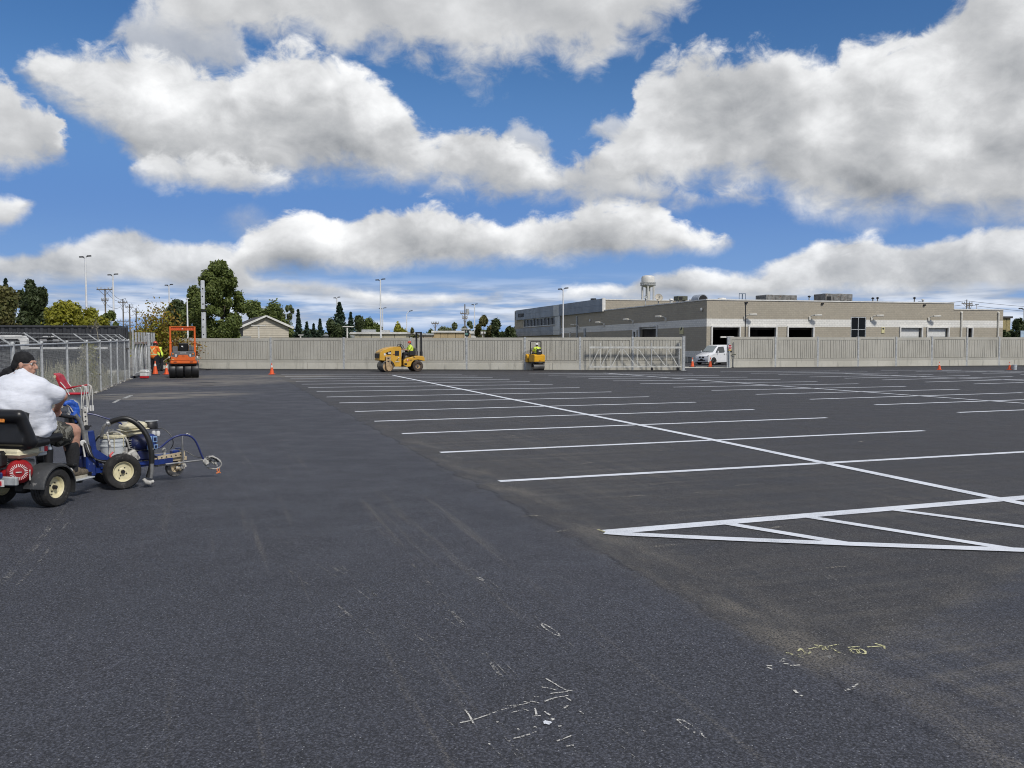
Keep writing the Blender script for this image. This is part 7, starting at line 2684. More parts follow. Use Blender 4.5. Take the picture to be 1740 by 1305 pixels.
def head_prims(c, face, s=1.0):
    """c: head centre; face: unit facing direction"""
    c = Vector(c); f = Vector(face).normalized()
    up = Vector((0, 0, 1))
    up = (up - f * up.dot(f)).normalized()
    r = f.cross(up)
    M = Matrix((r, f, up)).transposed()
    P = lambda x, y, z: c + (r * x + f * y + up * z) * s
    pr = [('e', P(0, -.012, .03), (.074 * s, .094 * s, .092 * s), M),          # skull
          ('e', P(0, .028, -.032), (.060 * s, .064 * s, .075 * s), M),         # face
          ('e', P(0, .055, -.088), (.032 * s, .030 * s, .026 * s), M),         # chin
          ('c', P(-.045, .01, -.075), P(0, .06, -.090), .026 * s, .022 * s), ('c', P(.045, .01, -.075), P(0, .06, -.090), .026 * s, .022 * s),
          ('c', P(0, .088, .022), P(0, .112, -.022), .011 * s, .016 * s),       # nose
          ('e', P(0, .103, -.026), (.019 * s, .014 * s, .011 * s), M),
          ('c', P(-.030, .080, .034), P(.030, .080, .034), .014 * s, .014 * s),  # brow
          ('e', P(-.036, .070, -.020), (.022 * s, .018 * s, .020 * s), M), ('e', P(.036, .070, -.020), (.022 * s, .018 * s, .020 * s), M),
          ('c', P(-.018, .088, -.056), P(.018, .088, -.056), .0085 * s, .0085 * s), ('c', P(-.016, .086, -.067), P(.016, .086, -.067), .009 * s, .009 * s),
          ('e', P(-.078, -.008, -.004), (.010 * s, .020 * s, .032 * s), M), ('e', P(.078, -.008, -.004), (.010 * s, .020 * s, .032 * s), M)]
    return pr, P, M


def rider():
    """heavy person on the cart, seen from behind, head turned to the right"""
    k = 1.16
    t = thing('person', 'seated rider in white tee shirt, black headscarf and camouflage shorts driving the cart', 'person', CART_O, -CART_H)
    V = Vector
    hip, chest, neck = V((-.02, -.06, .93)), V((.0, -.06, 1.30)), V((.03, -.02, 1.53))
    hc = V((.055, .015, 1.665))
    face = V((math.cos(R(12)), math.sin(R(12)), -.06))       # looks to the cart's right
    hp, HP, HM = head_prims(hc, face, k * 1.02)
    sh_r, sh_l = V((.26, .0, 1.415)), V((-.25, .0, 1.42))
    el_r, wr_r = V((.375, .215, 1.285)), V((.09, .47, 1.125))
    el_l, wr_l = V((-.42, .22, 1.24)), V((-.14, .50, 1.12))
    kn_r, an_r = V((.20, .575, .82)), V((.22, .555, .345))
    kn_l, an_l = V((-.24, .58, .82)), V((-.24, .57, .345))
    hr, hl = V((.15, .02, .90)), V((-.17, .02, .90))
    body = hp + [('c', neck - V((0, 0, .06)), hc - V((0, 0, .07)), .085, .075), ('c', chest, neck, .24, .10), ('c', hip, chest, .27, .25),
                 ('c', chest + V((.06, 0, .05)), sh_r, .11, .08), ('c', chest + V((-.06, 0, .05)), sh_l, .11, .08),
                 ('c', sh_r, el_r, .080, .062), ('c', el_r, wr_r, .058, .036), ('c', sh_l, el_l, .080, .062), ('c', el_l, wr_l, .058, .036),
                 ('c', hr, kn_r, .125, .106), ('c', kn_r, an_r, .104, .05), ('c', kn_r + V((0, -.03, -.08)), kn_r + V((.0, -.03, -.2)), .095, .082),
                 ('c', hl, kn_l, .125, .098), ('c', kn_l, an_l, .09, .05)]
    body += hand_prims(wr_r, wr_r - el_r, 1, 1.1, .95, (0, .4, -1)) + hand_prims(wr_l, wr_l - el_l, -1, 1.1, .95, (0, .4, -1))
    o = organic('body', body, .0085, M_SKIN, t, 4)
    # shirt
    tee = [('e', (-.01, .0, 1.02), (.37, .36, .24)), ('e', (.0, -.05, 1.20), (.37, .33, .30)), ('e', (.0, -.06, 1.36), (.34, .25, .19)), ('c', (-.14, -.05, 1.44), (.16, -.05, 1.44), .12, .12),
           ('c', (.03, -.03, 1.46), (.04, -.02, 1.56), .13, .092), ('c', (.08, -.02, 1.47), sh_r, .12, .11), ('c', (-.06, -.02, 1.47), sh_l, .12, .11),
           ('c', sh_r - V((.03, .02, .03)), sh_r.lerp(el_r, .78), .130, .100), ('c', sh_r - V((.06, 0, .10)), sh_r.lerp(el_r, .72) - V((.02, 0, .05)), .11, .080), ('c', sh_r - V((.10, .02, .16)), sh_r.lerp(el_r, .55) - V((.05, 0, .08)), .10, .07),
           ('c', sh_l + V((.04, -.02, -.02)), sh_l.lerp(el_l, .9), .135, .112), ('c', (-.22, .0, .90), (.22, .0, .90), .15, .15), ('e', (0, .05, .93), (.36, .31, .13))]
    sh = organic('tee_shirt', tee, .012, M_TEE, t, 26, (.014, .16))
    # folds: soft ridges pulled from arm to belly
    bm = sh.data
    co = np.empty(len(bm.vertices) * 3, np.float32)
    bm.vertices.foreach_get('co', co)
    co = co.reshape(-1, 3)
    nr = np.empty(len(bm.vertices) * 3, np.float32)
    bm.vertices.foreach_get('normal', nr)
    nr = nr.reshape(-1, 3)
    ph = 26 * (co[:, 2] - 1.2) + 9 * co[:, 0] - 7 * co[:, 1] + 2.2 * np.sin(7 * co[:, 0] + 5 * co[:, 1]) + 1.4 * np.sin(13 * co[:, 1] + 6 * co[:, 2])
    amp = .0115 * np.clip((1.50 - co[:, 2]) / .25, 0, 1) * np.clip(.55 + .8 * np.sin(5 * co[:, 0] + 3.1 * co[:, 2] * 2 + 1.0), 0, 1)
    co += nr * (np.maximum(np.sin(ph), -.2) ** 3 * amp)[:, None]
    bm.vertices.foreach_set('co', co.reshape(-1))
    bm.update()
    # shorts
    sh2 = [('c', hr + V((0, -.02, 0)), kn_r + V((-.005, -.17, .01)), .165, .132), ('c', hl + V((0, -.02, 0)), kn_l + V((0, -.17, .01)), .165, .132), ('e', (0, -.06, .88), (.30, .26, .13)),
           ('c', kn_r + V((0, -.22, -.02)), kn_r + V((0, -.15, -.03)), .135, .128)]
    organic('shorts', sh2, .011, camo(), t, 3, (.045, .09))
    for kn, an, in ((kn_r, an_r), (kn_l, an_l)):
        d = (an - kn)
        organic('sock', [('c', kn + d * .33 + V((0, -.02, 0)), kn + d * .62, .092, .082), ('c', kn + d * .6, an + V((0, -.005, .0)), .082, .060), ('c', an, an + V((0, .03, -.03)), .056, .05)], .009, M_SOCK, t, 3)
        toe = an + V((.012, .20, -.055))
        heel = an + V((0, -.045, -.045))
        s_ = organic('shoe', [('c', heel, an + V((0, .06, -.02)), .050, .054), ('c', an + V((0, .02, -.035)), toe, .055, .040), ('c', an + V((.01, .12, -.05)), toe + V((0, -.01, 0)), .050, .043), ('e', an + V((0, -.02, -.01)), (.052, .062, .05))], .008, M_SHOE, t, 2)
        b = MB()
        n = 18
        pts = []
        for i in range(n):
            a = 2 * math.pi * i / n
            y = math.sin(a)
            pts.append((.052 * math.cos(a) * (1.0 if y > 0 else .85), .165 * y))
        b.prism(pts, (an.x + .006, an.y + .075, .232), (1, 0, 0), (0, 1, 0), (0, 0, .032))
        b.build('sole', M_SOLE, s_)
        b = MB()
        for i in range(4):
            y = an.y + .04 + .030 * i
            b.bar((an.x - .035, y, an.z + .022 - .016 * i), (an.x + .040, y + .012, an.z + .018 - .016 * i), .008, .008)
        b.build('laces', M_SOLE, s_)
    # scarf: cap over the skull, knot and tail at the back
    f = face.normalized()
    bk = -f
    sk = [('e', HP(0, -.020, .048), (.098, .122, .098), HM), ('e', HP(0, -.065, .005), (.090, .085, .085), HM), ('e', HP(0, -.03, .075), (.088, .105, .075), HM)]
    scarf = organic('headscarf', sk, .009, M_CLOTHK, t, 3, (.012, .05))
    # cut the scarf where the face starts
    bm = bmesh.new(); bm.from_mesh(scarf.data)
    up = V((0, 0, 1)); up = (up - f * up.dot(f)).normalized()
    p0 = HP(0, .072, .040)
    p1 = HP(0, -.055, -.075)
    line = (p1 - p0).normalized()
    rr = f.cross(up)
    nn = rr.cross(line).normalized()
    if nn.dot(f) < 0: nn = -nn
    geom = bm.verts[:] + bm.edges[:] + bm.faces[:]
    bmesh.ops.bisect_plane(bm, geom=geom, plane_co=p0, plane_no=nn, clear_outer=True)
    bm.to_mesh(scarf.data); bm.free()
    kn = HP(0, -.125, -.03)
    organic('scarf_tail', [('e', kn, (.035, .035, .03)), ('c', kn, kn + bk * .09 + V((0, 0, -.06)), .030, .042), ('c', kn + bk * .07 + V((0, 0, -.05)), kn + bk * .16 + V((0, 0, -.12)), .042, .030), ('c', kn, kn + bk * .03 + V((0, -.03, -.12)), .026, .034)], .008, M_CLOTHK, t, 2, (.02, .04))
    organic('hair', [('c', HP(.055, -.05, -.045), HP(.045, -.06, -.095), .022, .02), ('c', HP(.072, -.03, -.02), HP(.068, -.035, -.06), .014, .014)], .007, mat('brown_hair', (.10, .055, .03), .8, var=.3, vscale=60), t, 1)
    # glasses and eyes
    b = MB()
    for s_ in (-1, 1):
        b.tube([HP(s_ * (.033 + .026 * math.cos(a)), .097, .018 + .019 * math.sin(a)) for a in np.linspace(0, 6.283, 17)[:-1]], .0022, 6, closed=True)
        b.tube([HP(s_ * .060, .094, .022), HP(s_ * .082, .02, .018)], .0022, 6)
    b.tube([HP(-.008, .100, .022), HP(.008, .100, .022)], .0022, 6)
    b.build('glasses', M_STEEL, t)
    for s_ in (-1, 1):
        b = MB(); b.ell(HP(s_ * .032, .076, .016), (.013, .013, .012), 12, 8); e = b.build('eye', M_WHITEP, t)
        b = MB(); b.ell(HP(s_ * .032, .086, .016), (.006, .005, .006), 10, 6); b.build('iris', M_HAIR, e)


rider()


def worker_small(label, loc, rz, pose, top, tape, hat, trousers=M_NAVY, skin=M_SKIN, h=1.75, voxel=.022, back=True, sit=False):
    """simple full figure, facing local +y; pose gives joint offsets"""
    t = thing('person', label, 'person', loc, rz, None, h / 1.75)
    V = Vector
    J = dict(hip=V((0, 0, .93)), chest=V((0, 0, 1.28)), neck=V((0, 0, 1.46)), head=V((0, .02, 1.60)), shr=V((.19, 0, 1.40)), shl=V((-.19, 0, 1.40)),
             elr=V((.26, .02, 1.13)), wrr=V((.25, .12, .90)), ell=V((-.26, .02, 1.13)), wrl=V((-.25, .12, .90)),
             knr=V((.11, .02, .50)), anr=V((.12, -.02, .09)), knl=V((-.11, .02, .50)), anl=V((-.12, -.02, .09)))
    for k, v in pose.items():
        J[k] = V(v)
    face = pose.get('face', (0, 1, -.1))
    face = V(face)
    hp, HP, HM = head_prims(J['head'], face, 1.0)
    body = hp + [('c', J['neck'], J['head'] - V((0, 0, .06)), .06, .055), ('c', J['chest'], J['neck'], .13, .07), ('c', J['hip'], J['chest'], .14, .13),
                 ('c', J['shr'], J['elr'], .048, .04), ('c', J['elr'], J['wrr'], .038, .028), ('c', J['shl'], J['ell'], .048, .04), ('c', J['ell'], J['wrl'], .038, .028),
                 ('c', J['hip'] + V((.09, 0, 0)), J['knr'], .085, .06), ('c', J['knr'], J['anr'], .055, .04), ('c', J['hip'] - V((.09, 0, 0)), J['knl'], .085, .06), ('c', J['knl'], J['anl'], .055, .04)]
    body += hand_prims(J['wrr'], J['wrr'] - J['elr'], 1, 1.0, .7) + hand_prims(J['wrl'], J['wrl'] - J['ell'], -1, 1.0, .7)
    organic('body', body, voxel * .6, skin, t, 2)
    shirt = [('c', J['hip'] + V((0, 0, .02)), J['chest'], .175, .175), ('c', J['chest'], J['chest'].lerp(J['neck'], .75), .165, .09), ('c', J['shr'], J['shl'], .085, .085),
             ('c', J['shr'], J['shr'].lerp(J['elr'], .72), .078, .068), ('c', J['shl'], J['shl'].lerp(J['ell'], .72), .078, .068)]
    sh = organic('hivis_shirt', shirt, voxel, top, t, 3, (.02, .1))
    tr = [('c', J['hip'] + V((.08, 0, -.02)), J['knr'], .115, .088), ('c', J['knr'], J['anr'] + V((0, 0, .03)), .086, .075), ('c', J['hip'] + V((-.08, 0, -.02)), J['knl'], .115, .088), ('c', J['knl'], J['anl'] + V((0, 0, .03)), .086, .075), ('e', J['hip'], (.18, .14, .12))]
    organic('trousers', tr, voxel, trousers, t, 3)
    for a in ('anr', 'anl'):
        p = J[a]
        organic('boot', [('c', p + V((0, -.03, -.02)), p + V((0, .02, .04)), .058, .055), ('c', p + V((0, -.02, -.04)), p + V((0, .14, -.045)), .05, .045)], voxel * .8, M_BOOT, t, 2)
    f = face.normalized()
    b = MB()
    c = HP(0, -.01, .045)
    up = HP(0, 0, 1) - HP(0, 0, 0)
    b.lathe([(.001, .098), (.05, .092), (.088, .062), (.108, .02), (.112, .0), (.120, -.006), (.112, -.012)], c, up, 22)
    hb = b.build('hard_hat', hat, t)
    b = MB(); b.bar(c + f * .09, c + f * .175 - up * .012, .15, .012); b.bar(c + up * .095 - f * .07, c + up * .095 + f * .07, .03, .012); b.build('hat_brim', hat, hb)
    b = MB(); b.ell(HP(0, -.055, -.03), (.072, .055, .055), 14, 8); b.build('hair', M_HAIR, t)
    # reflective X on the back and belt, laid on the shirt
    s = -1 if back else 1
    if tape is not None:
        ch, hi = J['chest'], J['hip']
        y = lambda z: (ch.lerp(hi, (ch.z - z) / (ch.z - hi.z))).y + s * .181
        b = MB()
        n = 6
        for sx in (-1, 1):
            P = []
            for i in range(n + 1):
                fz = i / n
                z = ch.z + .12 - fz * .34
                x = ch.lerp(hi, max(0, (ch.z - z) / (ch.z - hi.z))).x + sx * (.13 - .26 * fz)
                dx = abs(.13 - .26 * fz)
                P.append((x, y(min(z, ch.z)) - s * (dx ** 2 * 1.6) - s * max(0, z - ch.z) * .35, z))
            for i in range(n):
                b.bar(P[i], P[i + 1], .05, .012, up=(0, 1, 0))
        b.build('tape_cross', tape, t)
        b = MB()
        zb_ = hi.z + .11
        ct = hi.lerp(ch, .3)
        b.lathe([(.186, -.028), (.190, .0), (.186, .028)], (ct.x, ct.y, zb_), (0, 0, 1), 24)
        b.build('tape_belt', tape, t)
    return t


gw = G(261.5, 636)
worker_small('worker in orange hi-vis shirt with yellow cross and red hard hat, by the gate post', gw, R(-14), dict(chest=(0, .06, 1.27), neck=(.01, .10, 1.45), head=(.02, .14, 1.58), face=(.25, 1, -.3), shr=(.20, .08, 1.38), shl=(-.20, .06, 1.38), elr=(.28, .16, 1.13), wrr=(.16, .38, 1.0), ell=(-.30, .14, 1.14), wrl=(-.30, .24, .90)), M_HIORANGE, M_TAPE, M_HATR, skin=M_SKIND, h=1.78)
gw = G(272, 630.5)
worker_small('worker in yellow vest and orange hard hat, bending behind the orange-shirted one', gw, R(55), dict(hip=(0, -.05, .90), chest=(0, .14, 1.20), neck=(0, .26, 1.36), head=(0, .36, 1.44), face=(.0, 1, -.75), shr=(.19, .20, 1.30), shl=(-.19, .20, 1.30), elr=(.25, .36, 1.06), wrr=(.16, .55, .95), ell=(-.25, .36, 1.06), wrl=(-.14, .58, .95)), M_HIVIS, None, mat('orange_hard_hat', (.62, .12, .03), .35, var=.08), skin=M_SKIN, h=1.78)

# ------------------------------------------------------------------ road rollers
M_ORANGE = mat('roller_orange', (.66, .125, .018), .4, var=.12, vscale=3, spots=(7, .70, (.30, .10, .04)))
M_GREYP = mat('roller_grey', (.12, .122, .125), .5, var=.15, vscale=4)
M_YEL = mat('roller_yellow', (.60, .335, .035), .42, var=.12, vscale=2.5, spots=(6, .70, (.30, .19, .06)))
M_YEL2 = mat('small_roller_yellow', (.68, .36, .015), .4, var=.1, vscale=3)
M_DRUMT = mat('tan_drum', (.42, .30, .17), .55, var=.3, vscale=4, spots=(7, .62, (.20, .14, .09)))
M_DRUMS = mat('steel_drum', (.17, .165, .155), .35, metal=.5, var=.3, vscale=3)
M_TYRED = mat('dirty_tyre', (.065, .048, .036), .85, var=.35, vscale=6, bump=.3)
M_LENS = mat('clear_lens', (.62, .62, .60), .15, var=.05)
M_AMBER = mat('amber_lens', (.60, .19, .04), .2, var=.05)
M_TYREB = mat('smooth_black_tyre', (.010, .010, .011), .45, var=.35, vscale=5)


def orange_roller():
    g = G(312.5, 642.5)
    t = thing('road_roller', 'orange tyred road roller with tall orange frame facing the camera', 'road roller', g, R(19.5))
    k = .0284 / 12.43
    X = lambda px: (px - 395) * k
    Z = lambda py: (1208 - py) * k
    Rr = .37
    for x0, x1 in ((105, 236), (243, 388), (408, 550), (557, 695)):
        b = MB()
        a, c = X(x0), X(x1)
        w_ = (c - a)
        b.lathe([(.20, 0), (Rr - .035, 0.0), (Rr - .006, .012), (Rr, .03), (Rr, w_ - .03), (Rr - .006, w_ - .012), (Rr - .035, w_), (.20, w_)], (a, .36, Rr), (1, 0, 0), 36)
        w = b.build('tyre', M_TYREB, t)
        b = MB(); b.lathe([(.001, .02), (.14, .03), (.20, .01), (.20, w_ - .01), (.14, w_ - .03), (.001, w_ - .02)], (a, .36, Rr), (1, 0, 0), 20); b.build('rim', M_ORANGE, w)
    b = MB(); b.cyl((X(100), .36, Rr), (X(700), .36, Rr), .06, n=12); b.build('axle', M_GREYP, t)
    b = MB(); b.cyl((X(120), 2.05, .38), (X(680), 2.05, .38), .38, n=40); b.build('drum', M_DRUMS, t)
    for s in (-1, 1):
        b = MB(); b.box((s * .68, .42, .50), (.035, .50, .34), None, .02); b.build('side_arm', M_GREYP, t)
        b = MB(); b.box((s * .66, 2.0, .56), (.04, .5, .5), None, .02); b.build('drum_fork', M_ORANGE, t)
    b = MB(); b.box((0, .42, Z(930)), (1.30, .64, .10), None, .02); b.build('scraper_beam', M_BLACK, t)
    b = MB(); b.box((0, .22, Z(872)), (X(655) - X(132), .62, .155), None, .03); lb = b.build('lower_bumper', M_ORANGE, t)
    for px in (228, 552):
        b = MB(); b.box((X(px), -.093, Z(866)), (.14, .012, .045), None, .004); b.build('slot', M_BLACK, lb)
    b = MB(); b.box((0, .30, Z(838)), (X(645) - X(128), .60, .03)); b.build('joint_strip', M_BLACK, t)
    b = MB()
    b.prism([(X(148), Z(832)), (X(630), Z(832)), (X(630), Z(748)), (X(560), Z(766)), (X(520), Z(776)), (X(490), Z(742)), (X(478), Z(716)), (X(300), Z(716)), (X(288), Z(742)), (X(262), Z(776)), (X(215), Z(766)), (X(148), Z(748))], (0, -.045, 0), (1, 0, 0), (0, 0, 1), (0, .75, 0))
    hood = b.build('engine_hood', M_ORANGE, t, bevel=.012)
    b = MB(); b.box((X(390), -.05, Z(738)), (.12, .012, .02)); b.build('hood_vent', M_BLACK, hood)
    b = MB(); b.box((X(185), -.05, Z(812)), (.085, .010, .05)); b.build('yellow_sticker', mat('sticker_yellow', (.60, .42, .18), .5), hood)
    b = MB()
    b.prism([(X(150), Z(752)), (X(262), Z(780)), (X(290), Z(722)), (X(480), Z(722)), (X(520), Z(780)), (X(628), Z(752)), (X(628), Z(672)), (X(590), Z(640)), (X(188), Z(640)), (X(150), Z(672))], (0, -.030, 0), (1, 0, 0), (0, 0, 1), (0, .70, 0))
    sh = b.build('grey_cowl', M_GREYP, t, bevel=.012)
    for sx, px in ((-1, 247), (1, 527)):
        b = MB(); b.box((X(px), -.045, Z(733)), (.075, .05, .125), None, .018); b.build('headlight', M_LENS, sh)
    for px in (186, 585):
        b = MB(); b.lathe([(.001, .035), (.03, .033), (.045, .015), (.047, -.02)], (X(px), -.03, Z(697)), (0, -1, 0), 16); b.build('indicator', M_AMBER, sh)
    b = MB(); b.box((X(390), -.038, Z(679)), (.27, .012, .075), None, .004); pl_ = b.build('name_plate', mat('plate_grey', (.36, .36, .35), .4), sh)
    text_part('lettering', 'HAMM', .062, (X(390), -.046, Z(679)), (R(90), 0, 0), M_BLACK, pl_, .001, .001, 1.25)
    for x0, x1, y0, y1 in ((175, 285, 540, 645), (500, 545, 510, 640), (545, 605, 545, 640)):
        b = MB(); b.box((X((x0 + x1) / 2), .40, Z((y0 + y1) / 2)), (X(x1) - X(x0), .35, Z(y0) - Z(y1)), None, .03); b.build('console', M_GREYP, t)
    b = MB(); b.box((X(393), .62, Z(556)), (X(490) - X(297), .13, Z(468) - Z(645)), Matrix.Rotation(R(8), 3, 'X'), .04); st = b.build('seat_back', M_SEATB, t)
    b = MB(); b.prism([(-.05, .02), (.0, .05), (.045, .02), (.05, -.04), (.01, -.02), (-.03, -.005)], (X(367), .54, Z(545)), (1, 0, 0), (0, 0, 1), (0, .012, 0)); b.build('seat_tear', M_LENS, st)
    b = MB(); b.box((X(393), .92, Z(640)), (.42, .45, .12), None, .04); b.build('seat_cushion', M_SEATB, t)
    b = MB(); b.tube([(.19 * math.cos(a) + X(393), 1.5 + .05 * math.sin(a), 1.35 + .18 * math.sin(a)) for a in np.linspace(0, 6.283, 22)[:-1]], .016, 8, closed=True); b.cyl((X(393), 1.5, 1.35), (X(393), 1.7, 1.05), .03, n=8); b.build('steering_wheel', M_BLACK, t)
    b = MB(); b.box((0, 1.15, .92), (1.05, 1.1, .10), None, .02); b.build('platform', M_GREYP, t)
    b = MB(); b.box((0, 1.75, .95), (.95, .75, .40), None, .06); b.build('rear_hood', M_ORANGE, t)
    # roll-over frame
    for px0, px1 in ((122, 156), (610, 640)):
        xc = X((px0 + px1) / 2)
        b = MB(); b.box((xc, .30, (Z(118) + Z(470)) / 2), (.082, .09, Z(118) - Z(470)), None, .012); b.build('frame_post', M_ORANGE, t)
        b = MB(); b.box((xc, .30, (Z(470) + Z(745)) / 2), (.098, .11, Z(470) - Z(745)), None, .012); b.build('frame_post_foot', M_ORANGE, t)
        b = MB(); b.box((xc, .30, Z(462)), (.14, .14, .035), None, .006); b.build('hinge_plate', M_ORANGE, t)
    b = MB(); b.box((X(381), .30, Z(128)), (X(640) - X(122) + .02, .09, .045), None, .01); b.box((X(381), .30, Z(196)), (X(610) - X(156), .07, .035), None, .008); tb = b.build('frame_crossbar', M_ORANGE, t)
    b = MB(); b.box((X(381), .315, Z(162)), (X(610) - X(156), .03, Z(140) - Z(188))); b.build('warning_panel', mat('warning_red', (.50, .045, .02), .45), tb)
    for i in range(11):
        x = X(172 + 39 * i)
        b = MB(); b.prism([(x - .022, Z(184)), (x + .018, Z(184)), (x + .05, Z(144)), (x + .01, Z(144))], (0, .288, 0), (1, 0, 0), (0, 0, 1), (0, .012, 0)); b.build('warning_stripe', M_ORANGE, tb)
    b = MB(); b.box((X(381), .285, Z(166)), (.05, .012, .05), Matrix.Rotation(.78, 3, 'Y')); b.build('white_diamond', M_LENS, tb)
    for s, px in ((-1, 110), (1, 668)):
        b = MB(); b.box((X(px), .2, Z(770)), (.07, .12, .10), None, .02); b.build('side_lamp', M_LENS, t)
        b = MB(); b.cyl((X(px) - s * .02, .28, Z(545)), (X(px) - s * .06, .28, Z(545)), .028, n=10); b.build('grab_knob', M_LENS, t)
    return t


orange_roller()


def seated_operator(label, loc, rz, seat_z, fwd, top, hat, s=1.0, tape=None, dust_mask=False, scale=1.0):
    t = thing('person', label, 'person', loc, rz, None, scale)
    V = Vector
    z = seat_z
    hip, chest, neck, head = V((0, fwd, z + .10)), V((0, fwd + .0, z + .44)), V((0, fwd + .03, z + .60)), V((0, fwd + .06, z + .745))
    shr, shl = V((.19, fwd + .02, z + .54)), V((-.19, fwd + .02, z + .54))
    elr, ell = V((.25, fwd + .20, z + .30)), V((-.25, fwd + .20, z + .30))
    wrr, wrl = V((.15, fwd + .46, z + .36)), V((-.15, fwd + .46, z + .36))
    knr, knl = V((.14, fwd + .42, z + .10)), V((-.14, fwd + .42, z + .10))
    anr, anl = V((.14, fwd + .50, z - .34)), V((-.14, fwd + .50, z - .34))
    hp, HP, HM = head_prims(head, (0, 1, -.15), 1.0)
    body = hp + [('c', neck - V((0, 0, .03)), head - V((0, 0, .06)), .06, .055), ('c', hip, chest, .13, .13), ('c', chest, neck, .12, .07), ('c', shr, elr, .048, .04), ('c', elr, wrr, .038, .028), ('c', shl, ell, .048, .04), ('c', ell, wrl, .038, .028),
                 ('c', hip + V((.08, 0, 0)), knr, .085, .062), ('c', knr, anr, .055, .042), ('c', hip - V((.08, 0, 0)), knl, .085, .062), ('c', knl, anl, .055, .042)]
    body += hand_prims(wrr, wrr - elr, 1, 1.0, .8) + hand_prims(wrl, wrl - ell, -1, 1.0, .8)
    organic('body', body, .014, M_SKIN, t, 2)
    organic('hivis_shirt', [('c', hip + V((0, 0, .03)), chest, .175, .18), ('c', chest, neck, .16, .085), ('c', shr, shl, .085, .085), ('c', shr, shr.lerp(elr, .75), .078, .07), ('c', shl, shl.lerp(ell, .75), .078, .07)], .022, top, t, 3, (.02, .1))
    organic('trousers', [('e', hip - V((0, 0, .02)), (.19, .17, .11)), ('c', hip + V((.09, 0, -.01)), knr, .115, .09), ('c', knr, anr, .085, .07), ('c', hip + V((-.09, 0, -.01)), knl, .115, .09), ('c', knl, anl, .085, .07)], .022, M_NAVY, t, 3)
    for p in (anr, anl):
        organic('boot', [('c', p + V((0, -.03, -.02)), p + V((0, .02, .03)), .055, .055), ('c', p + V((0, -.02, -.04)), p + V((0, .13, -.045)), .05, .045)], .018, M_BOOT, t, 2)
    b = MB()
    c = HP(0, -.01, .045); up = HP(0, 0, 1) - HP(0, 0, 0)
    b.lathe([(.001, .098), (.05, .092), (.088, .062), (.108, .02), (.112, .0), (.120, -.006), (.112, -.012)], c, up, 22)
    hb = b.build('hard_hat', hat, t)
    f = (HP(0, 1, 0) - HP(0, 0, 0))
    b = MB(); b.bar(c + f * .09, c + f * .175 - up * .012, .15, .012); b.build('hat_brim', hat, hb)
    b = MB(); b.ell(HP(0, -.055, -.03), (.072, .055, .055), 14, 8); b.build('hair', M_HAIR, t)
    if dust_mask:
        b = MB(); b.ell(HP(0, .10, -.045), (.055, .04, .055), 12, 8, HM); b.build('white_mask', M_WHITEP, t)
    if tape is not None:
        b = MB()
        for sx in (-1, 1):
            b.tube(spline([(sx * .13, fwd - .09, z + .58), (sx * .02, fwd - .185, z + .44), (-sx * .10, fwd - .17, z + .28)], 4), .018, 6)
        b.build('tape_cross', tape, t)
    return t


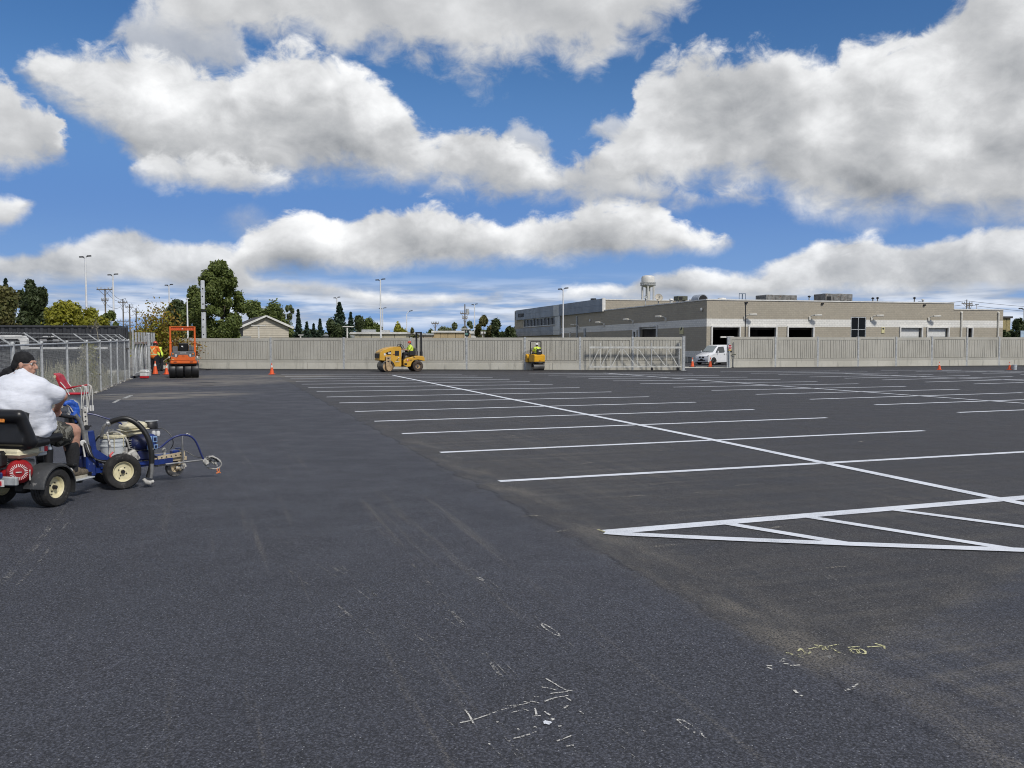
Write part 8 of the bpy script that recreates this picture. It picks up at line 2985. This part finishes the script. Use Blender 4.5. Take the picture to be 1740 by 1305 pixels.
def yellow_combi():
    """drum in front, tyres at the rear; local +y is forward"""
    Y = 50.0
    g = G(679, 631.8)
    th = R(24)
    rz = R(90) + th           # forward points left and towards the camera
    t = thing('road_roller', 'larger yellow combination roller with steel front drum and black frame, seen from its left side', 'road roller', (g.x + .02, g.y + .45, 0), rz)
    fr = .92                  # front axle
    rr = -.86
    DW = 1.15
    Rd = .335
    b = MB(); b.lathe([(Rd - .03, -DW / 2), (Rd, -DW / 2 + .015), (Rd, DW / 2 - .015), (Rd - .03, DW / 2)], (0, fr, Rd), (1, 0, 0), 44); dr = b.build('drum', M_DRUMS, t)
    for s in (-1, 1):
        b = MB(); b.lathe([(Rd - .028, DW / 2 - .02), (Rd - .06, DW / 2 - .09), (.14, DW / 2 - .09), (.12, DW / 2 - .03), (.001, DW / 2 - .03)], (0, fr, Rd), (s, 0, 0), 36); b.build('drum_disc', M_DRUMT, dr)
        b = MB()
        b.prism([(fr - .13, .16), (fr - .02, .05), (fr + .10, .16), (fr + .14, .45), (fr + .14, .88), (fr - .14, .88), (fr - .14, .45)], (s * (DW / 2 + .01), 0, 0), (0, 1, 0), (0, 0, 1), (s * .06, 0, 0)); fk = b.build('drum_fork', M_DRUMT, t)
        for z in (.78, .60):
            b = MB(); b.box((s * (DW / 2 + .072), fr, z), (.012, .11, .05), None, .004); b.build('fork_slot', M_BLACK, fk)
    b = MB(); b.box((0, fr, .84), (DW + .1, .30, .10), None, .02); b.build('front_yoke', M_YEL, t)
    for k in range(4):
        x = -.42 + .28 * k
        wheel(t, (x, rr, .315), (1 if k > 1 else -1, 0, 0), .315, .24, .15, tyre_m=M_TYRED, rim_m=M_DRUMT, grooves=2)
    b = MB(); b.cyl((-.5, rr, .315), (.5, rr, .315), .06, n=12); b.build('axle', M_GREYP, t)
    # hood
    hood = [(fr + .46, .98), (fr + .47, .70), (fr + .32, .66), (fr + .16, .66), (fr + .16, .64), (fr - .22, .64), (fr - .36, .50), (fr - .42, .30), (fr - .78, .30), (fr - .80, .42), (fr - .80, 1.36), (fr - .72, 1.43), (fr - .45, 1.43), (fr - .10, 1.37), (fr + .22, 1.26), (fr + .42, 1.12)]
    b = MB(); b.prism(hood, (-.50, 0, 0), (0, 1, 0), (0, 0, 1), (1.0, 0, 0)); hd = b.build('engine_hood', M_YEL, t, bevel=.05)
    for s in (-1, 1):
        x = s * .508
        b = MB(); b.box((x, fr - .54, 1.06), (.02, .24, .28), None, .006); b.build('side_window', M_BLACK, hd)
        b = MB(); b.prism([(fr + .14, 1.08), (fr - .20, 1.20), (fr - .20, 1.00), (fr + .02, .98)], (x - s * .008, 0, 0), (0, 1, 0), (0, 0, 1), (s * .016, 0, 0)); em = b.build('side_vent', M_BLACK, hd)
        b = MB(); b.box((x + s * .004, fr - .11, 1.07), (.018, .16, .07)); b.build('white_decal', M_WHITEP, em)
        b = MB(); b.box((x, fr + .17, 1.0), (.014, .10, .12), None, .004); b.build('white_badge', M_WHITEP, hd)
        b = MB(); b.box((x, fr - .36, 1.0), (.014, .12, .05)); b.build('red_badge', mat('badge_brown', (.25, .07, .03), .5), hd)
        b = MB(); b.box((x, fr - .56, .58), (.014, .24, .05)); b.build('company_decal', mat('decal_grey', (.45, .43, .38), .5), hd)
        b = MB(); b.prism([(fr - .56, .74), (fr - .50, .66), (fr - .62, .66)], (x - s * .006, 0, 0), (0, 1, 0), (0, 0, 1), (s * .014, 0, 0)); b.build('triangle_decal', M_OLIVE, hd)
        b = MB(); b.cyl((x, fr - .64, .80), (x + s * .02, fr - .64, .80), .03, n=10); b.build('latch', M_WHITEP, hd)
    b = MB(); b.box((0, fr + .475, .92), (.86, .05, .26), None, .015)
    for k in range(5):
        b.box((0, fr + .505, .82 + .05 * k), (.84, .02, .018))
    b.build('front_grille', M_BLACK, t)
    b = MB(); b.box((0, fr + .42, .70), (.92, .16, .12), None, .03); b.build('front_tank', M_YEL, t)
    # articulated middle
    b = MB(); b.box((0, fr - .90, .45), (.40, .24, .34), None, .02); b.build('pivot_joint', M_BLACK, t)
    # rear body
    body = [(.00, .36), (.0, .66), (-.30, .80), (-.75, .90), (-1.12, .90), (-1.25, .82), (-1.27, .60), (-1.20, .60), (-1.08, .64), (-.86, .69), (-.62, .64), (-.48, .50), (-.42, .30), (-.20, .27)]
    b = MB(); b.prism(body, (-.53, 0, 0), (0, 1, 0), (0, 0, 1), (1.06, 0, 0)); rb = b.build('rear_body', M_YEL, t, bevel=.03)
    for s in (-1, 1):
        x = s * .545
        b = MB(); b.box((x, -.24, .66), (.012, .11, .11)); fl = b.build('flag_sticker', M_WHITEP, rb)
        for dy in (-.042, .042):
            b = MB(); b.box((x + s * .004, -.24 + dy, .66), (.010, .028, .11)); b.build('red_bar', M_REFL, fl)
        b = MB(); b.prism([(-.018, -.02), (.018, -.02), (.026, .008), (.008, .005), (0, .034), (-.008, .005), (-.026, .008)], (x + s * .002, -.24, .66), (0, 1, 0), (0, 0, 1), (s * .008, 0, 0)); b.build('red_leaf', M_REFL, fl)
        b = MB(); b.box((x, -.12, .44), (.014, .15, .10), None, .004); b.build('step_hole', M_BLACK, rb)
        b = MB(); b.box((x, -.42, .67), (.012, .14, .03)); b.build('dark_decal', M_OLIVE, rb)
        b = MB(); b.box((x, -.62, .84), (.012, .12, .035), Matrix.Rotation(.3, 3, 'X')); b.build('dark_decal', M_OLIVE, rb)
        b = MB(); b.lathe([(.001, .02), (.03, .018), (.035, 0)], (s * .3, -1.275, .70), (0, -1, 0), 12); b.build('tail_light', M_LENS, rb)
    b = MB(); b.box((0, -.02, .68), (.9, .5, .04)); b.build('platform', M_BLACK, t)
    b = MB(); b.bar((0, .06, .70), (0, .14, 1.22), .16, .10, ch=.02); b.box((0, .12, 1.34), (.46, .24, .22), Matrix.Rotation(R(20), 3, 'X'), .05); b.build('steering_console', M_BLACK, t)
    b = MB(); b.tube([(.19 * math.cos(a), -.10 + .10 * math.sin(a), 1.40 + .16 * math.sin(a)) for a in np.linspace(0, 6.283, 22)[:-1]], .018, 8, closed=True); b.cyl((0, -.1, 1.40), (0, .1, 1.3), .02, n=8); b.build('steering_wheel', M_BLACK, t)
    b = MB(); b.tube(spline([(.2, .12, 1.44), (.2, .12, 1.55), (-.2, .12, 1.55), (-.2, .12, 1.44)], 4), .015, 6); b.build('console_rail', M_BLACK, t)
    b = MB(); b.box((0, -.60, .95), (.50, .46, .12), None, .04); b.box((0, -.84, 1.14), (.48, .11, .46), Matrix.Rotation(R(-6), 3, 'X'), .04); b.build('seat', M_GREYP, t)
    for s in (-1, 1):
        b = MB(); b.box((s * .40, -.55, 1.05), (.10, .36, .28), None, .03); b.build('armrest_console', M_BLACK, t)
    b = MB()
    for s in (-1, 1):
        b.box((s * .44, -1.08, 1.50), (.085, .10, 1.50), None, .01)
    b.box((0, -1.08, 2.23), (.965, .10, .085), None, .01)
    b.build('roll_frame', M_BLACK, t)
    for s in (-1, 1):
        b = MB(); b.box((s * .44, -1.08, .95), (.12, .14, .42), None, .015); b.build('frame_foot', M_BLACK, t)
    d = Vector((-math.sin(rz), math.cos(rz), 0))
    p = Vector((g.x + .02, g.y + .45, 0))
    seated_operator('operator in hi-vis yellow vest, red hard hat and white mask driving the combination roller', p, rz, 1.0, -.62, M_HIVIS, M_HATR, dust_mask=True, scale=.93)
    return t


yellow_combi()


def small_roller():
    g = G(899.5, 629.2)
    rz = R(25)                # drives away and a little left
    t = thing('road_roller', 'small yellow tandem roller by the wall, seen from behind', 'road roller', (g.x + .25, g.y + .55, 0), rz)
    DW, Rd = .72, .215
    for y in (-.60, .82):
        b = MB(); b.lathe([(.001, -DW / 2 + .03), (Rd - .05, -DW / 2 + .03), (Rd - .02, -DW / 2), (Rd, -DW / 2 + .012), (Rd, DW / 2 - .012), (Rd - .02, DW / 2), (Rd - .05, DW / 2 - .03), (.001, DW / 2 - .03)], (0, y, Rd), (1, 0, 0), 40); d = b.build('drum', M_DRUMS, t)
        for s in (-1, 1):
            b = MB(); b.bar((s * (DW / 2 + .02), y, Rd - .03), (s * (DW / 2 + .02), y, .50), .03, .12, up=(1, 0, 0)); b.build('drum_fork', M_BLACK, t)
        b = MB(); b.box((0, y - .02, Rd * 2 + .05), (DW, .08, .05), None, .01); b.build('scraper', M_GREYP, t)
    b = MB(); b.prism([(-.84, .50), (-.86, .90), (-.70, .95), (-.10, .95), (-.05, .50)], (-.35, 0, 0), (0, 1, 0), (0, 0, 1), (.70, 0, 0)); rb = b.build('rear_body', M_YEL2, t, bevel=.03)
    b = MB(); b.lathe([(.001, .02), (.035, .016), (.038, 0)], (.02, -.86, .60), (0, -1, 0), 12); b.build('tail_lamp', M_AMBER, rb)
    b = MB(); b.box((0, -.84, .49), (.66, .10, .07), None, .01); b.build('rear_bumper', M_BLACK, t)
    b = MB(); b.prism([(.10, .45), (.10, .86), (.30, .95), (.85, .90), (1.16, .74), (1.20, .48)], (-.36, 0, 0), (0, 1, 0), (0, 0, 1), (.72, 0, 0)); fb = b.build('engine_hood', M_YEL2, t, bevel=.04)
    b = MB(); b.box((-.362, .70, .70), (.014, .22, .30), None, .004); b.build('side_vent', M_BLACK, fb)
    b = MB(); b.box((0, .03, .46), (.26, .22, .26), None, .02); b.build('pivot_joint', M_BLACK, t)
    b = MB(); b.box((0, -.05, .62), (.60, .30, .04)); b.build('foot_plate', M_BLACK, t)
    b = MB(); b.box((.0, -.72, 1.08), (.30, .09, .36), Matrix.Rotation(R(-6), 3, 'X'), .03); sb = b.build('seat_back', M_SEATB, t)
    b = MB(); b.box((.03, -.786, 1.14), (.14, .012, .045)); b.build('white_label', M_WHITEP, sb)
    b = MB(); b.box((0, -.52, .98), (.34, .36, .07), None, .025); b.build('seat_cushion', M_SEATB, t)
    b = MB(); b.box((.22, -.60, 1.0), (.07, .14, .24), None, .02); b.build('lever_box', M_BLACK, t)
    b = MB(); b.bar((0, .12, .9), (0, .0, 1.16), .06, .06); b.tube([(.15 * math.cos(a), -.02 + .04 * math.sin(a), 1.20 + .13 * math.sin(a)) for a in np.linspace(0, 6.283, 20)[:-1]], .014, 8, closed=True); b.build('steering_wheel', M_BLACK, t)
    b = MB(); b.tube(spline([(-.345, -.30, .92), (-.345, -.30, 1.3), (-.345, -.30, 1.62), (-.33, -.30, 1.69), (-.26, -.30, 1.715), (.26, -.30, 1.715), (.33, -.30, 1.69), (.345, -.30, 1.62), (.345, -.30, 1.3), (.345, -.30, .92)], 4), .027, 8); b.build('roll_bar', M_BLACK, t)
    seated_operator('operator in hi-vis yellow shirt and white hard hat on the small roller, seen from behind', (g.x + .25, g.y + .55, 0), rz, .98, -.60, M_HIVIS, M_HATW, tape=M_GREYP, scale=.86)


small_roller()


# ------------------------------------------------------------------ white van beyond the gate
def van():
    Y = 62.5
    k = .00263
    g = G(1201, 619.8)
    th = R(36)
    rz = R(90) + th - R(14)
    rz = math.atan2(-math.cos(R(218)), math.sin(R(218)))   # forward: left and towards the camera
    rz = R(128)
    s = .76
    t = thing('van', 'small white cargo van half hidden by the gate post, facing left', 'van', (g.x + .76, g.y + .62, 0), rz, None, s)
    W = .86
    m = mat('white_car_paint', (.72, .73, .74), .25, var=.03, vscale=1, coat=.5)
    # stations along y (front +): bottom, belt, roof, half widths at bottom, belt, roof
    st = [(2.02, .34, .70, .74, .60, .66, .60), (1.98, .27, .78, .84, .74, .78, .70), (1.75, .24, .88, .95, .83, .85, .74), (1.40, .24, 1.00, 1.08, .85, .86, .72), (1.15, .24, 1.06, 1.18, .85, .86, .68),
          (.80, .24, 1.10, 1.52, .85, .86, .66), (.45, .24, 1.12, 1.76, .85, .86, .66), (.10, .24, 1.12, 1.84, .85, .86, .68), (-.8, .24, 1.12, 1.86, .85, .86, .70), (-2.0, .24, 1.12, 1.85, .85, .86, .70), (-2.28, .28, 1.10, 1.80, .82, .83, .68), (-2.36, .34, 1.0, 1.6, .80, .80, .70)]
    rings = []
    for (y, zb, zm, zt, wb, wm, wt) in st:
        rings.append([(-wb, y, zb), (-wm, y, (zb + zm) / 2), (-wm, y, zm), (-(wt + .03), y, zt - .07), (-wt + .06, y, zt), (wt - .06, y, zt), (wt + .03, y, zt - .07), (wm, y, zm), (wm, y, (zb + zm) / 2), (wb, y, zb)])
    b = MB(); b.loft(rings, True, True)
    b.build('body', m, t)
    gl = glass('car_glass', (.03, .035, .04), .05)
    glw = glass('windscreen_glass', (.16, .19, .20), .05)
    # windscreen: proud of the raked front
    b = MB()
    ws = [(-.60, 1.17, 1.16), (.60, 1.17, 1.16), (.57, .50, 1.74), (-.57, .50, 1.74)]
    b.add([(x, y + .03, z + .035) for x, y, z in ws] + [(x, y - .02, z - .03) for x, y, z in ws], [(0, 1, 2, 3), (7, 6, 5, 4), (0, 4, 5, 1), (1, 5, 6, 2), (2, 6, 7, 3), (3, 7, 4, 0)])
    b.build('windscreen', glw, t)
    b = MB(); b.bar((-.4, 1.22, 1.19), (.15, 1.18, 1.24), .02, .02); b.bar((.0, 1.22, 1.19), (.5, 1.18, 1.24), .02, .02); b.build('wiper', M_BLACK, t)
    for s_ in (-1, 1):
        def side(poly, off, mm, nm, th_=.02):
            b = MB()
            vs = [(s_ * (W - (max(0, z - 1.12) * .22) + off), y, z) for y, z in poly]
            vs += [(x - s_ * th_ * 2, y, z) for x, y, z in vs]
            n = len(poly)
            b.add(vs, [tuple(range(n)), tuple(range(2 * n - 1, n - 1, -1))] + [(i, (i + 1) % n, n + (i + 1) % n, n + i) for i in range(n)])
            return b.build(nm, mm, t)
        side([(1.02, 1.16), (.62, 1.56), (.48, 1.68), (-.22, 1.70), (-.28, 1.24), (-.18, 1.14), (.3, 1.12)], .012, gl, 'side_window')
        d = side([(1.08, 1.08), (-.34, 1.08), (-.36, .36), (.86, .36), (1.0, .55)], .010, m, 'front_door')
        b = MB(); b.box((s_ * (W + .03), -.20, 1.0), (.05, .16, .05), None, .015); b.build('handle', M_BLACK, d)
        d2 = side([(-.42, 1.68), (-1.50, 1.68), (-1.52, .36), (-.42, .36)], .008, m, 'sliding_door')
        b = MB(); b.box((s_ * (W + .03), -.55, 1.0), (.05, .05, .14), None, .015); b.build('handle', M_BLACK, d2)
        b = MB(); b.box((s_ * (W + .14), .86, 1.20), (.16, .10, .22), None, .04); b.build('wing_mirror', m, t)
        b = MB(); b.prism([(.42, .80), (.80, .92), (.76, .72), (.55, .68)], (0, 1.86, 0), (s_, 0, 0), (0, 0, 1), (0, .13, 0)); b.build('headlight', M_LENS, t)
        for y in (1.30, -1.60):
            b = MB(); b.lathe([(.001, 0), (.37, 0), (.37, .03), (.001, .03)], (s_ * (W - .02), y, .36), (s_, 0, 0), 24); b.build('wheel_arch', M_BLACK, t)
            wheel(t, (s_ * (W - .03), y, .31), (s_, 0, 0), .31, .17, .19, rim_m=M_STEEL, grooves=3)
    b = MB(); b.box((0, 2.02, .70), (.62, .05, .16), None, .02); gr = b.build('grille', M_BLACK, t)
    b = MB(); b.cyl((0, 2.04, .71), (0, 2.065, .71), .075, n=18); b.build('round_badge', M_LENS, gr)
    b = MB(); b.box((0, 2.0, .40), (.9, .07, .12), None, .02); b.build('lower_intake', M_BLACK, t)
    b = MB(); b.box((0, 2.05, .50), (.32, .02, .12), None, .005); b.build('number_plate', M_BLACK, t)
    for y in (-.5,):
        b = MB(); b.box((0, -.1, .24), (1.5, 4.2, .08)); b.build('underbody', M_BLACK, t)


van()

# ------------------------------------------------------------------ cones, pails, sign, chair and small things
M_CONE = mat('cone_orange', (.74, .105, .025), .5, var=.10, vscale=8, spots=(10, .74, (.35, .08, .04)))
M_CONEW = mat('cone_collar', (.70, .66, .60), .45, var=.12, vscale=8)


def cone(label, px, py, hpx, group=None):
    g = G(px, py)
    h = hpx / F * g.y
    t = thing('traffic_cone', label, 'traffic cone', g, rng.uniform(0, 1.5))
    r = h * .20
    b = MB(); b.lathe([(r, .03), (r * .97, .05), (h * .088, h * .62)], n=24); b.lathe([(h * .055, h * .80), (h * .028, h * .985), (h * .016, h), (.001, h)], n=20); b.build('cone_body', M_CONE, t)
    b = MB(); b.lathe([(h * .0885, h * .618), (h * .0560, h * .805)], n=24); b.build('white_collar', M_CONEW, t)
    b = MB(); b.box((0, 0, .017), (h * .52, h * .52, .034), None, .012); b.build('base', M_BLACK if px in (264, 1176.5, 1207) else M_CONE, t)
    return t


cone('orange traffic cone in front of the orange-shirted worker by the gate post', 264, 636.3, 23)
cone('orange traffic cone partly behind the left edge of the orange roller', 283, 636.2, 18.5)
cone('lone orange traffic cone at the far corner of the first stall row', 462, 636.2, 19.5)
cone('orange traffic cone in front of the van bumper', 1176.5, 623.6, 16)
cone('orange traffic cone in front of the van wheel', 1207, 623.8, 16.5)
cone('orange traffic cone standing alone before the right concrete wall', 1596, 628.2, 13.5)
cone('orange traffic cone beside a white pail near the right edge', 1715.3, 628.2, 13.5)


def pail(label, px, py, hpx, m=M_PAIL, red=False, square=False):
    g = G(px, py)
    h = hpx / F * g.y
    t = thing('pail', label, 'pail', g)
    r = h * .42
    b = MB()
    b.lathe([(.001, 0), (r * .88, 0), (r * .97, h * .86), (r * 1.05, h * .86), (r * 1.05, h * .93), (r, h * .94), (r, h)], n=24)
    b.build('pail_body', m, t)
    b = MB(); b.lathe([(.001, h * 1.02), (r, h * 1.02), (r * 1.07, h), (r * 1.07, h * .95)], n=24); b.build('lid', m, t)
    if red:
        b = MB(); b.lathe([(r * .885, -.0), (r * .91, h * .16)], (0, 0, .004), n=24); b.build('red_band', M_REFL, t)
    b = MB(); b.tube(spline([(-r * 1.04, 0, h * .8), (-r * .7, -r * .9, h * .55), (0, -r * 1.15, h * .45), (r * .7, -r * .9, h * .55), (r * 1.04, 0, h * .8)], 4), h * .014, 6); b.build('wire_handle', M_STEEL, t)
    return t


pail('white pail beside the cone near the right edge', 1724, 628.4, 8.5)
# picnic cooler: white with a red foot
g = G(245.5, 643)
t = thing('cool_box', 'white cool box with red foot beside the rolling gate', 'cool box', g, R(-10))
b = MB(); b.box((0, 0, .06), (.34, .26, .10), None, .015); b.build('red_foot', M_REFL, t)
b = MB(); b.box((0, 0, .20), (.36, .28, .20), None, .03); b.build('box_body', M_WHITEP, t)
b = MB(); b.prism([(-.20, .30), (.20, .30), (.13, .40), (-.13, .40)], (0, -.15, 0), (1, 0, 0), (0, 0, 1), (0, .30, 0)); b.build('lid', M_WHITEP, t, bevel=.015)
b = MB(); b.tube(spline([(-.19, 0, .26), (-.19, 0, .38), (-.12, 0, .43), (.12, 0, .43), (.19, 0, .38), (.19, 0, .26)], 4), .012, 8); b.build('carry_handle', M_PAIL, t)
pail('narrow white pail behind the cool box at the tall gate post', 253, 638.5, 10)


def stop_sign():
    P = Vector((*WR_A, 0)) + wr_n * .42
    p = on_plane(1240.2, 600, P, wr_d)
    t = thing('stop_sign', 'red octagonal stop sign fixed to the gate post beside the van', 'sign', (p.x, p.y, 0), math.atan2(wr_d.y, wr_d.x))
    s = p.y / F
    zc = at(0, 589.4, p.y).z
    r = 3.9 * s
    oc = [(r * math.cos(a), r * math.sin(a)) for a in [math.pi / 8 + i * math.pi / 4 for i in range(8)]]
    b = MB(); b.prism(oc, (0, 0, zc), (1, 0, 0), (0, 0, 1), (0, .015, 0)); fc = b.build('sign_plate', mat('sign_white', (.72, .70, .68), .4), t)
    oc2 = [(x * .88, y * .88) for x, y in oc]
    b = MB(); b.prism(oc2, (0, -.005, zc), (1, 0, 0), (0, 0, 1), (0, .004, 0)); b.build('red_field', mat('sign_red', (.46, .008, .02), .4), fc)
    text_part('lettering', 'STOP', .115, (0, -.008, zc), (R(90), 0, 0), M_WHITEP, fc, .002, .003, .95)
    z2 = at(0, 594.8, p.y).z
    b = MB(); b.box((0, 0, z2), (.20, .02, .075), None, .006); b.build('yellow_tab', mat('tab_yellow', (.62, .42, .10), .4), t)
    b = MB(); b.box((.075, 0, at(0, 597.3, p.y).z), (.10, .03, .12), None, .008); b.build('dark_box', M_BLACK, t)
    b = MB(); b.box((-.02, .03, zc / 2 + .1), (.045, .03, zc + .3), None, .006); b.build('post', M_GALV, t)


stop_sign()
# gate latch pipe on the right wall
P = Vector((*WR_A, 0)) + wr_n * .12
p = on_plane(1246, 600, P, wr_d)
t = thing('latch_pipe', 'slim dark standpipe with valve on the wall right of the stop sign', 'pipe', (p.x, p.y, 0))
b = MB(); b.cyl((0, 0, 0), (0, 0, at(0, 581, p.y).z), .022, n=8); b.build('pipe', M_GREYP, t)
z = at(0, 602.3, p.y).z
b = MB(); b.cyl((-.10, 0, z), (.16, -.02, z), .025, n=8); b.ell((.12, -.02, z), (.04, .04, .04), 10, 6); b.build('valve', M_OLIVE, t)
b = MB(); b.box((0, 0, .03), (.09, .09, .06), None, .008); b.build('foot_flange', M_GREYP, t)
# bits by the side wall of the building seen through the gate
for i, (px, py, w_, h_, lab, mm) in enumerate(((1162.3, 615, .18, 1.05, 'blue bin edge showing behind the gate post', mat('bin_blue', (.02, .07, .17), .5)), (1166.5, 615.6, .22, .42, 'pale concrete block at the foot of the building wall', M_BASE), (1171.5, 616, .26, .40, 'pair of grey bins standing by the building wall left of the van', mat('bin_grey', (.30, .29, .26), .7)))):
    g = G(px, py)
    t = thing(('blue_bin', 'concrete_block', 'grey_bin')[i], lab, ('bin', 'block', 'bin')[i], g)
    b = MB(); b.box((0, 0, h_ / 2), (w_, .25, h_), None, .02); b.build('bin_body' if i != 1 else 'block_body', mm, t)
    b = MB(); b.box((0, 0, h_ + .02), (w_ * 1.08, .28, .04), None, .01); b.build('lid' if i != 1 else 'cap', mm, t)


def folding_chair():
    # red folding chair by the fence, seen from its side, facing right
    Y = G(150, 700).y
    g = G(144, 703.5)
    sc = g.y / F
    P = lambda px, py, q=0.0: Vector(((px - 144) * sc, q, (703.5 - py) * sc))
    t = thing('folding_chair', 'red folding chair with bent white metal frame standing by the fence', 'chair', g, R(8))
    mr = mat('red_vinyl', (.42, .015, .03), .5, var=.2, vscale=8)
    mf = mat('white_tube', (.58, .58, .54), .4, var=.15)
    D = .44
    b = MB()
    for q in (-D / 2, D / 2):
        b.tube(spline([P(111, 648, q), P(118, 657, q), P(125, 670, q)], 4), .013, 8)
    a = [P(103, 634, -D / 2), P(103, 634, D / 2)]
    b.build('back_tube', mf, t)
    b = MB()
    v = [P(100, 633, -D / 2), P(107, 637, -D / 2), P(118.5, 660, -D / 2), P(112, 662, -D / 2)]
    b.add(v + [q + Vector((0, D, 0)) for q in v], [(0, 1, 2, 3), (7, 6, 5, 4), (0, 4, 5, 1), (1, 5, 6, 2), (2, 6, 7, 3), (3, 7, 4, 0)])
    b.build('backrest', mr, t, bevel=.02)
    b = MB(); b.prism([(-.03, -.02), (.02, .02), (.05, -.04), (.0, -.07)], P(102, 637, -D / 2 - .012), (1, 0, 0), (0, 0, 1), (0, .02, 0)); b.build('worn_patch', M_DRIED, t)
    b = MB(); b.box(P(130, 668.5, 0), (34 * sc, D, .05), None, .02); b.build('seat', mr, t)
    for q in (-D / 2, D / 2):
        b = MB(); b.tube([P(114, 661, q), P(128, 657, q), P(145, 654.5, q)], .017, 8); b.build('armrest', mr, t)
        b = MB(); b.tube(spline([P(137, 657, q), P(142, 657, q), P(144, 662, q), P(144, 680, q), P(143.5, 703, q)], 5), .012, 8); b.build('front_leg', mf, t)
        b = MB(); b.tube(spline([P(143, 654.5, q), P(149, 656, q), P(150, 662, q), P(147.5, 676, q), P(146, 692, q), P(149, 700, q)], 5), .012, 8); b.build('bent_leg', mf, t)
        b = MB(); b.tube(spline([P(146, 654, q), P(151, 657, q), P(152.5, 670, q), P(152.5, 698, q)], 5), .012, 8); b.build('rear_leg', mf, t)
        b = MB(); b.cyl(P(149, 699.5, q), P(149, 690, q), .026, n=10); b.cyl(P(153, 699, q), P(153, 690, q), .024, n=10); b.build('rubber_foot', M_WHITEP, t)
    b = MB(); b.cyl(P(144, 690, -D / 2), P(144, 690, D / 2), .010, n=8); b.build('cross_tube', mf, t)
    return t


folding_chair()
g = G(123, 704)
t = thing('pail', 'pale grey pail standing under the red folding chair', 'pail', (g.x, g.y + .12, 0))
b = MB(); b.lathe([(.001, 0), (.15, 0), (.163, .38), (.172, .38), (.172, .43), (.165, .44), (.166, .50)], n=26); b.build('pail_body', M_PAIL, t)
b = MB(); b.lathe([(.001, .515), (.165, .515), (.178, .50), (.178, .47)], n=26); b.build('lid', M_PAIL, t)
# small white cup and rubble by the fence foot
g = G(153.5, 664)
t = thing('white_bag', 'crumpled white bag lying at the fence foot', 'bag', g)
organic('bag_body', [('e', (0, 0, .07), (.08, .07, .08)), ('e', (.05, 0, .04), (.08, .06, .05)), ('c', (-.02, 0, .1), (-.05, 0, .17), .04, .03)], .014, M_WHITEP, t, 1, (.04, .05))
b = MB(); b.tube([(-.05, 0, .18), (-.06, .01, .22), (-.03, .02, .22)], .008, 6); b.build('bag_tie', M_PAIL, t)

# timber and cut branches between the gate and the orange roller
def lumber(label, p0, p1, w_, h_, m):
    c = (p0 + p1) / 2
    t = thing('timber_piece', label, 'timber', (c.x, c.y, max(c.z - h_ / 2, 0)))
    b = MB(); b.bar(p0, p1, w_, h_); b.build('board', m, t, world=True)
    b = MB(); b.bar(p0.lerp(p1, .12), p0.lerp(p1, .16), w_ * 1.15, h_ * 1.25); b.build('cleat', m, t, world=True)
    return t


M_TIMB = mat('raw_timber', (.36, .31, .23), .8, var=.3, vscale=6)
Yd = 51.5
lumber('long dark plank leaning low behind the two cones', at(268, 615, Yd), at(300, 619, Yd), .12, .06, mat('dark_timber', (.07, .06, .05), .8, var=.3))
lumber('pale board propped beside the gate post at knee height', at(247, 612, Yd), at(258, 614.5, Yd), .10, .06, M_TIMB)
lumber('short pale board lying low by the gate post', at(249, 627, Yd), at(256, 622.5, Yd), .10, .06, M_TIMB)
lumber('pale split board between the orange-shirted worker and the roller', at(266, 617, Yd + .4), at(277, 621, Yd + .4), .10, .07, M_TIMB)
lumber('tan board slanting up towards the orange roller side', at(276, 615, Yd + .3), at(291, 604.5, Yd + .3), .09, .05, M_TIMB)
for i, (px, py) in enumerate(((278, 626), (282, 628.5))):
    g = G(px, py)
    t = thing('concrete_block', ('upper', 'lower')[i] + ' pale rubble block lying behind the second cone', 'block', g, .3 * i)
    b = MB(); b.box((0, 0, .14), (.34, .26, .26), Matrix.Rotation(.1, 3, 'Y'), .04); b.build('block_body', M_BASE, t)
    b = MB(); b.box((.08, 0, .28), (.14, .18, .06), None, .02); b.build('broken_corner', M_BASE, t)
g = G(341, 629.5)
t = thing('tool_bar', 'dark hand tool lying on the ground at the right of the orange roller', 'tool', g)
b = MB(); b.bar((-.45, 0, .12), (.35, .1, .08), .06, .05); b.build('handle', M_BLACK, t)
b = MB(); b.box((.42, .1, .06), (.25, .18, .05), None, .01); b.build('blade', M_BLACK, t)

GROUPS = dict(traffic_cone='traffic cones', light_pole='light poles beyond the lot', utility_pole='utility poles', spruce_tree='spruces beyond the wall', dark_tree='dark trees', green_tree='green trees', pale_tree='pale trees', olive_tree='olive trees', yellow_bush='yellow green bushes', roof_vent='roof vents', rooftop_unit='rooftop units', tee_post='white tee posts', satellite_dish='satellite dishes', gate_post='gate posts', concrete_wall='concrete walls', road_roller='road rollers', low_building='low buildings', overhead_wire='overhead wires', concrete_block='concrete blocks', timber_piece='scrap timber', steel_rack='steel racks', pail='pails', tall_weed='tall weeds')
for o in bpy.data.objects:
    k = o.name.split('.')[0]
    if o.parent is None and k in GROUPS and 'label' in o.keys():
        o['group'] = GROUPS[k]
